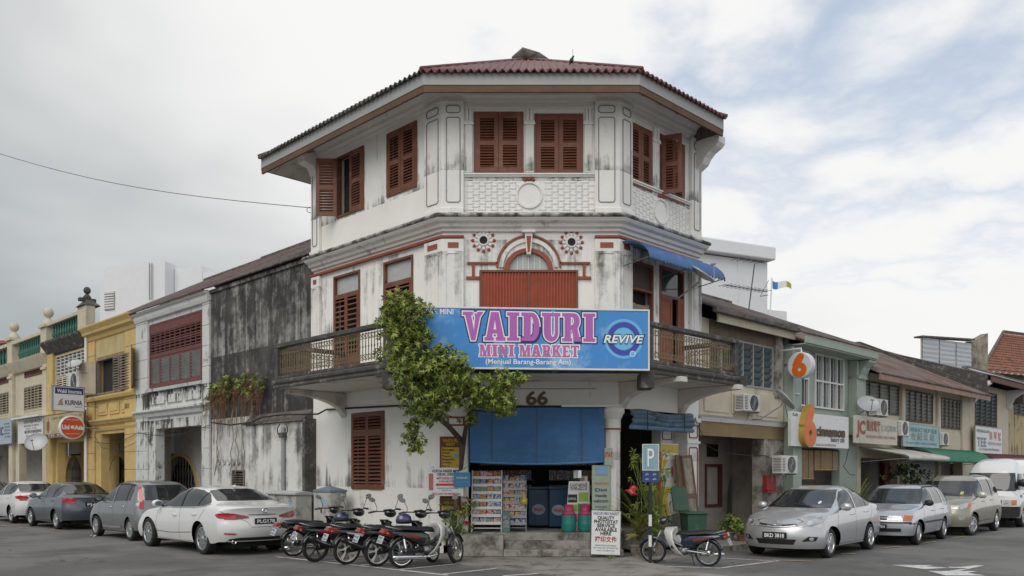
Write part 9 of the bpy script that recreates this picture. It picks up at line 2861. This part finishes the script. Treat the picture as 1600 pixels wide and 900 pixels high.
# ================================================================ PLANTS
def leafmat(name,c,var=.25,tr=.0):
 m = mat(name,c,.5,var=var,vscale=5,spec=.4)
 return m
m_lf1 = leafmat('leaf_mid_green',(.135,.19,.036))
m_lf2 = leafmat('leaf_light_green',(.28,.33,.065))
m_lf3 = leafmat('leaf_dark_green',(.028,.06,.016))
m_bark = mat('brown_bark',(.12,.085,.06),.9,var=.3,vscale=8,bump=.6,dirt=(.08,.06,.045),damt=.55,dscale=6)
def leaves(name,par,pts,ln,wd,mats,weights,per=7,seed=1,up=.25,fold=.25,outc=None):
 """clusters of folded leaves at the twig tips"""
 r = random.Random(seed)
 vs,fs,mi = [],[],[]
 for p in pts:
  p = Vector(p)
  base = r.random()
  axis = Vector((r.gauss(0,1),r.gauss(0,1),r.gauss(0,1) + up)).normalized()
  if outc is not None:
   axis = (axis + (p - Vector(outc)).normalized() * 1.1).normalized()
  for k in range(per):
   a = 2 * math.pi * (k / per + r.uniform(-.05,.05))
   o = axis.orthogonal().normalized()
   d = (Matrix.Rotation(a,3,axis) @ o)
   d = (d + axis * r.uniform(.1,.9) + Vector((0,0,-.15))).normalized()
   l = ln * r.uniform(.7,1.25); w_ = wd * r.uniform(.8,1.2)
   sd_ = d.cross(axis)
   sd_ = sd_.normalized() if sd_.length > .01 else d.orthogonal().normalized()
   nrm = sd_.cross(d)
   s = p + axis * r.uniform(-.02,.03)
   b0 = len(vs)
   m1 = s + d * l * .5 - nrm * fold * w_
   tip = s + d * l - Vector((0,0,l * .15))
   vs += [s,s + d * l * .45 + sd_ * w_ / 2,tip,s + d * l * .45 - sd_ * w_ / 2,m1]
   fs += [(b0,b0 + 1,b0 + 4),(b0 + 1,b0 + 2,b0 + 4),(b0,b0 + 4,b0 + 3),(b0 + 3,b0 + 4,b0 + 2)]
   x = base * .6 + r.random() * .4
   j = 0
   acc = 0
   for j,w__ in enumerate(weights):
    acc += w__
    if x < acc: break
   mi += [j] * 4
 inv = MW[par.name].inverted()
 me = bpy.data.meshes.new(name)
 me.from_pydata([inv @ v for v in vs],[],fs)
 for m in mats: me.materials.append(m)
 me.polygons.foreach_set('material_index',mi)
 me.update()
 o = bpy.data.objects.new(name,me); o.parent = par; COL.objects.link(o); MW[o.name] = MW[par.name]
 o['kind'] = 'stuff'
 return o
# --- the street tree in front of the sign
def at3(px,py,Y): return Vector(((px - 800) / FPX * Y,Y,CH + (HOR - py) / FPX * Y))
T = thing('street_tree','small leafy street tree growing up in front of the left end of the blue sign','tree',W0,-1.2,17.8,.03)
b = MB()
def limb(pts,rs,nm='branch'):
 b_ = MB(); b_.tube(pts,rs,8); return b_.build(nm,m_bark,T,sm=True)
t0 = at3(708,868,17.8); t1 = at3(711,800,17.8); t2 = at3(719,740,17.78); t3 = at3(724,692,17.2)
limb([t0,t1,t2,at3(722,715,17.5),t3],[.06,.05,.048,.046,.055],'trunk')
c0 = at3(700,665,16.3); c1 = at3(676,645,15.9); c2 = at3(655,600,15.7); c3 = at3(640,540,15.6); c4 = at3(632,480,15.6)
limb([t3,c0,c1],[.055,.05,.045]); limb([c1,at3(662,625,15.8),c2,c3,c4],[.045,.04,.035,.028,.012])
limb([t3,at3(728,668,16.4),at3(735,640,16.0),at3(745,615,15.7),at3(790,600,15.6)],[.05,.042,.035,.025,.008])
limb([c1,at3(690,610,15.6),at3(700,570,15.5)],[.035,.025,.01]); limb([c1,at3(655,660,15.9),at3(643,690,15.9)],[.025,.016,.006])
limb([c2,at3(680,570,15.4),at3(720,560,15.4)],[.025,.018,.008]); limb([c2,at3(615,560,15.6),at3(600,520,15.6)],[.025,.018,.008])
limb([at3(735,640,16.0),at3(770,645,15.9),at3(795,640,15.8)],[.02,.012,.006])
r = random.Random(11)
blobs = [((637,492),.50,.42,15.6,120),((612,500),.28,.3,15.6,40),((628,545),.52,.48,15.6,150),((658,522),.26,.28,15.6,36),((690,570),.55,.40,15.5,150),((652,605),.56,.48,15.6,170),
((710,615),.55,.36,15.6,140),((755,610),.42,.28,15.6,80),((790,595),.38,.22,15.6,50),((808,592),.22,.14,15.6,24),((775,625),.4,.26,15.7,60),((668,645),.42,.25,15.8,70),((645,680),.24,.28,15.9,36),((652,700),.16,.16,15.9,14),
((786,640),.26,.2,15.8,30),((722,590),.34,.3,15.4,50),((640,575),.40,.34,15.4,60),((735,655),.2,.12,16.1,16),((624,470),.28,.2,15.6,34),((645,472),.14,.14,15.6,10)]
pts = []
for (px_,py_),rx_,rz_,Y_,n_ in blobs:
 c = at3(px_,py_,Y_)
 for k in range(int(n_ * 1.3)):
  d = Vector((r.gauss(0,1),r.gauss(0,1),r.gauss(0,1))).normalized() * (r.random() ** .45)
  pts.append(c + Vector((d.x * rx_,d.y * min(.55,rx_),d.z * rz_)))
leaves('foliage',T,pts,.088,.036,(m_lf1,m_lf2,m_lf3),(.36,.42,.22),per=9,seed=3,up=.8)
b = MB()
for p in pts[::4]:
 q = min((c1,c2,c3,c4,at3(745,615,15.7),at3(700,570,15.5),at3(643,690,15.9),at3(790,600,15.6)),key=lambda v: (v - p).length)
 b.tube([q,q.lerp(p,.5) + Vector((0,0,.04)),p],[.010,.006,.003],4,caps=False)
b.build('twigs',m_bark,T,kind='stuff')
def potted(name,label,cat,x,y,z,pot_r,pot_h,pot_m,fr=W0):
 t = thing(name,label,cat,fr,x,y,z)
 b_ = MB(fr); b_.lathe([(pot_r * .72,z),(pot_r * .95,z + pot_h * .85),(pot_r * 1.08,z + pot_h * .86),(pot_r * 1.08,z + pot_h),(pot_r * .9,z + pot_h),(pot_r * .85,z + pot_h * .9),(0,z + pot_h * .88)],(x,y,0),18); b_.build('pot',pot_m,t,auto=40)
 return t
m_terra = mat('terracotta_pot',(.25,.12,.07),.85,var=.2,vscale=6,dirt=(.12,.08,.06),damt=.56,dscale=6)
m_cpot = mat('cement_pot',(.28,.24,.19),.9,var=.2,vscale=6,dirt=(.10,.09,.07),damt=.54,dscale=6)
m_flow = mat('red_flower',(.50,.015,.01),.5,var=.2)
m_dry = mat('dried_leaf',(.20,.10,.045),.8,var=.3)
def stems(t,base,tips,r0=.008,mt_=None):
 b_ = MB()
 for p in tips: b_.tube([base,Vector(base).lerp(Vector(p),.5) + Vector((0,0,.05)),p],[r0,r0 * .7,r0 * .4],4,caps=False)
 b_.build('stems',mt_ or m_lf1,t,kind='stuff')
gx,gy = ground(712,868)
t = potted('potted_hibiscus','hibiscus with a red flower in a terracotta pot left of the shop steps','potted plant',gx,gy + .05,.03,.15,.30,m_terra)
r = random.Random(5)
base = Vector((gx,gy + .05,.3))
tips = [at3(px_,py_,gy + r.uniform(-.2,.2)) for px_,py_ in [(r.uniform(692,740),r.uniform(785,845)) for _ in range(44)]]
stems(t,base,tips)
leaves('foliage',t,tips,.12,.055,(m_lf1,m_lf2,m_dry),(.55,.35,.10),per=6,seed=8)
fx = at3(727,818,gy - .15)
leaves('flower',t,[fx,fx + Vector((.01,-.02,.01))],.07,.07,(m_flow,),(1,),per=6,seed=2).pop('kind')
dl = [at3(px_,py_,gy) for px_,py_ in ((728,790),(724,800),(731,782))]
leaves('dried_leaves',t,dl,.16,.08,(m_dry,),(1,),per=6,seed=9)
def blades(name,par,base,n,ln,wd,mats,seed=1,spread=1.0,droop=.6,up=1.0,seg=5,frond=False,zj=0):
 r = random.Random(seed)
 vs,fs,mi = [],[],[]
 for k in range(n):
  az_ = r.uniform(0,2 * math.pi)
  el = r.uniform(.35,1.35) * up
  d = Vector((math.cos(az_) * math.cos(el) * spread,math.sin(az_) * math.cos(el) * spread,math.sin(el))).normalized()
  l = ln * r.uniform(.6,1.15)
  p = Vector(base) + Vector((r.uniform(-.05,.05),r.uniform(-.05,.05),r.uniform(0,zj)))
  sd_ = d.cross(Vector((0,0,1))).normalized()
  j = r.randrange(len(mats))
  pts_ = []
  dd = d.copy()
  for i in range(seg + 1):
   pts_.append(p.copy())
   p = p + dd * l / seg
   dd = (dd + Vector((0,0,-droop / seg))).normalized()
  if not frond:
   for i in range(seg + 1):
    w_ = wd * math.sin(math.pi * min(1,(i + .35) / (seg + .5)))
    vs += [pts_[i] + sd_ * w_ / 2,pts_[i] - sd_ * w_ / 2]
    if i:
     b0 = len(vs) - 4; fs.append((b0,b0 + 1,b0 + 3,b0 + 2)); mi.append(j)
  else:
   for i in range(1,seg + 1):
    for s_ in (-1,1):
     for q in (0,.5):
      s0 = pts_[i - 1].lerp(pts_[i],q)
      lt = wd * (1 - .5 * abs(2 * (i + q) / seg - 1)) * 1.0
      dr = (sd_ * s_ + (pts_[i] - pts_[i - 1]).normalized() * .8 + Vector((0,0,-.25))).normalized()
      nn = dr.cross(Vector((0,0,1))).normalized() * .011
      b0 = len(vs); vs += [s0 + nn,s0 - nn,s0 + dr * lt]; fs.append((b0,b0 + 1,b0 + 2)); mi.append(j)
    b0 = len(vs); vs += [pts_[i - 1] + sd_ * .004,pts_[i - 1] - sd_ * .004,pts_[i] - sd_ * .003,pts_[i] + sd_ * .003]; fs.append((b0,b0 + 1,b0 + 2,b0 + 3)); mi.append(j)
 inv = MW[par.name].inverted()
 me = bpy.data.meshes.new(name); me.from_pydata([inv @ v for v in vs],[],fs)
 for m in mats: me.materials.append(m)
 me.polygons.foreach_set('material_index',mi); me.update()
 o = bpy.data.objects.new(name,me); o.parent = par; COL.objects.link(o); MW[o.name] = MW[par.name]; o['kind'] = 'stuff'
 return o
m_yg = leafmat('leaf_yellow_green',(.30,.27,.05)); m_or_l = leafmat('leaf_orange_yellow',(.40,.24,.04))
gx,gy = ground(997,872)
t = potted('potted_palm','tall yellowing palm in a cement pot right of the sandwich board','potted plant',gx,gy + .1,.03,.17,.24,m_cpot)
blades('fronds',t,(gx,gy + .1,.3),20,.95,.16,(m_lf1,m_lf2,m_yg),4,droop=.9,seg=9,frond=True,zj=.35)
blades('yellow_fronds',t,(gx + .05,gy + .05,.3),10,.62,.15,(m_yg,m_or_l),6,droop=1.0,seg=8,frond=True,zj=.2)
blades('tall_fronds',t,(gx + .05,gy + .2,.6),10,1.25,.16,(m_lf1,m_lf3,m_lf2),9,droop=.5,up=1.2,seg=9,frond=True,zj=.3)
gx2,gy2 = gx + .45,gy + .45
t = potted('potted_croton','leafy potted shrub behind the parking sign pole','potted plant',gx2,gy2,.03,.16,.26,m_cpot)
r = random.Random(15)
tips = [at3(r.uniform(985,1042),r.uniform(705,830),gy2 + r.uniform(-.3,.3)) for _ in range(70)]
stems(t,(gx2,gy2,.3),tips); leaves('foliage',t,tips,.13,.035,(m_lf1,m_lf2,m_yg),(.5,.3,.2),per=6,seed=12)
p_ = at3(988,766,17.4)
t = thing('red_plastic_bag','crumpled red and white bag hanging among the plants by the column','bag',W0,p_.x,p_.y,p_.z - .15)
b = MB(); b.lathe([(0,-.11),(.06,-.10),(.13,-.05),(.08,.0),(.09,.06),(.02,.12)],tuple(p_),7,M=Matrix.Rotation(R(25),4,'Y')); b.v = [(v[0] + .03 * math.sin(v[2] * 45),v[1] + .02 * math.sin(v[0] * 60),v[2] + .012 * math.sin(v[0] * 70)) for v in b.v]; b.build('bag',mat('red_bag',(.50,.02,.02),.4,var=.2,dirt=(.6,.5,.5),damt=.62,dscale=9),t,sm=True)
for i,(px_,py_,r_,h_,n_,lab) in enumerate(((1137,851,.17,.2,26,'bushy potted plant against the wall right of the lone motorcycle'),(1160,853,.14,.14,16,'low potted plant between the bushy pot and the silver saloon'))):
 gx,gy = ground(px_,py_)
 t = potted('potted_shrub',lab,'potted plant',gx,gy,.12,r_,h_,m_cpot if i == 0 else m_terra)
 r = random.Random(20 + i)
 tips = [Vector((gx + r.gauss(0,.16),gy + r.gauss(0,.14),.12 + h_ + r.uniform(.02,.38 if i == 0 else .22))) for _ in range(n_)]
 stems(t,(gx,gy,.2),tips); leaves('foliage',t,tips,.12,.06,(m_lf1,m_lf2,m_lf3),(.5,.25,.25),per=6,seed=30 + i)
x_,z_ = FR.at(1340,780,-.6); p_ = FR.w(x_,-.6,.12)
t = potted('potted_fan_palm','bright green palm behind the silver saloon in front of the café','potted plant',p_.x,p_.y,.12,.2,.35,m_terra)
blades('fronds',t,(p_.x,p_.y,.55),26,1.15,.20,(m_lf2,m_lf1),14,droop=.9,seg=9,frond=True,zj=.35)
x_,z_ = FR.at(1422,760,-.6); p_ = FR.w(x_,-.6,.12)
t = potted('potted_bush','dark leafy bush behind the estate car under the hung white sheet','potted plant',p_.x,p_.y,.12,.22,.4,m_terra)
r = random.Random(33); tips = [Vector((p_.x + r.gauss(0,.38),p_.y + r.gauss(0,.3),.7 + r.uniform(0,1.3))) for _ in range(70)]
stems(t,(p_.x,p_.y,.5),tips); leaves('foliage',t,tips,.16,.08,(m_lf3,m_lf1),(.6,.4),per=6,seed=31)
xa,_ = FL.at(332,600); xb,_ = FL.at(424,600)
t = thing('hanging_creeper','green and dry brown creeper hanging over the ledge of the black wall','creeper',FL,(xa + xb) / 2,-.2,3.4)
r = random.Random(41); tg,td = [],[]
b = MB(FL); roots = MB(FL)
for k in range(70):
 x = r.uniform(xa,xb - .1); z = 3.5 + 1.05 * (1 - abs((x - (xa + xb) / 2 - .3) / (xb - xa)) ** 1.5) * r.uniform(.55,1.0)
 l = r.uniform(.5,1.35)
 y = -.08 - r.random() * .35
 pp = [(x,-.03,z),(x + r.uniform(-.1,.1),y,z - l * .35),(x + r.uniform(-.15,.15),y - .03,z - l)]
 b.tube(pp,.006,4,caps=False)
 for f in (0,.2,.35,.5):
  q = FL.w(x + r.uniform(-.1,.1),y * (.6 + f),z - l * f + r.uniform(0,.15))
  (tg if f < .3 and r.random() < .8 else td).append(q)
b.build('stems',m_dry,t,kind='stuff')
for k in range(9):
 x = r.uniform(xa + .5,xb - .3); pts_ = [(x,-.1,3.6)]
 for j in range(6): pts_.append((pts_[-1][0] + r.uniform(-.12,.12),-.12 - r.random() * .1,3.6 - (j + 1) * .32))
 roots.tube(pts_,.012,5)
roots.build('aerial_roots',mat('pale_root',(.26,.21,.15),.9,var=.2),t,kind='stuff')
leaves('green_leaves',t,tg,.12,.06,(m_lf1,m_lf2,m_lf3),(.5,.3,.2),per=6,seed=44)
leaves('dry_leaves',t,td,.10,.022,(mat('rust_brown_leaf',(.13,.06,.03),.85,var=.3),m_dry),(.6,.4),per=6,seed=45)
def tuft(px_,py_,z,lab,n_=30,ln=.12):
 gx,gy = ground(px_,py_,z)
 t = thing('grass_tuft',lab,'grass',W0,gx,gy,z)
 t['kind'] = 'stuff'
 blades('blades',t,(gx,gy,z),n_,ln,.012,(m_lf1,m_lf2),int(px_),spread=1.2,droop=.6,seg=3)
tuft(955,873,.03,'small tuft of grass at the foot of the sandwich board')
tuft(397,858,.0,'patch of grass at the kerb seen under the rear of the white saloon',120,.2)
t = thing('litter_scrap','scrap of white paper lying on the road by the grey hatchback','litter',W0,*ground(146,838),.005)
gx,gy = ground(146,838); b = MB(); b.grid([[(gx + .16 * i / 4 - .08,gy + .1 * j / 3,.012 + .03 * math.sin(i * 2.1 + j)) for i in range(5)] for j in range(4)]); b.build('paper',m_wprint,t)
def cable(label,fr,pts,y,sag=.12,r=.011):
 P_ = [Vector((fr.at(a,c,y)[0],y,fr.at(a,c,y)[1])) for a,c in pts]
 t = thing('facade_cable',label,'cable',fr,*P_[0],group='cables strung along the facades')
 q = []
 for A,B in zip(P_,P_[1:]):
  q += [A.lerp(B,k / 6) - Vector((0,0,sag * math.sin(math.pi * k / 6))) for k in range(6)]
 b = MB(fr); b.tube(q + [P_[-1]],r,4); b.build('cable',m_black,t)
cable('dark cable sagging across the front of the peeling white shophouse',FL,((146,690),(216,676),(328,664)),-.12,.2)
cable('cable drooping over the yellow shophouse piers',FL,((136,650),(160,700),(214,690)),-.2,.15,.009)
cable('black cable running over the ochre lintel into the arcade',FR,((1098,690),(1125,706),(1196,712),(1240,730)),-.06,.03)
cable('looped black cable between café board and grey awning',FR,((1326,700),(1318,728),(1336,742)),-.3,.1)
cable('thin cable hanging beside the blue louvres',FR,((1212,610),(1226,628),(1232,655)),-.3,.05,.009)
cable('cable looping from the dish down to the faded blue board',FR,((1345,590),(1338,640),(1352,655)),-.12,.03,.009)
cable('cable sagging from the corner shop to the neighbour by the doors',FR,((1086,652),(1094,672),(1102,684)),-.1,.03,.01)
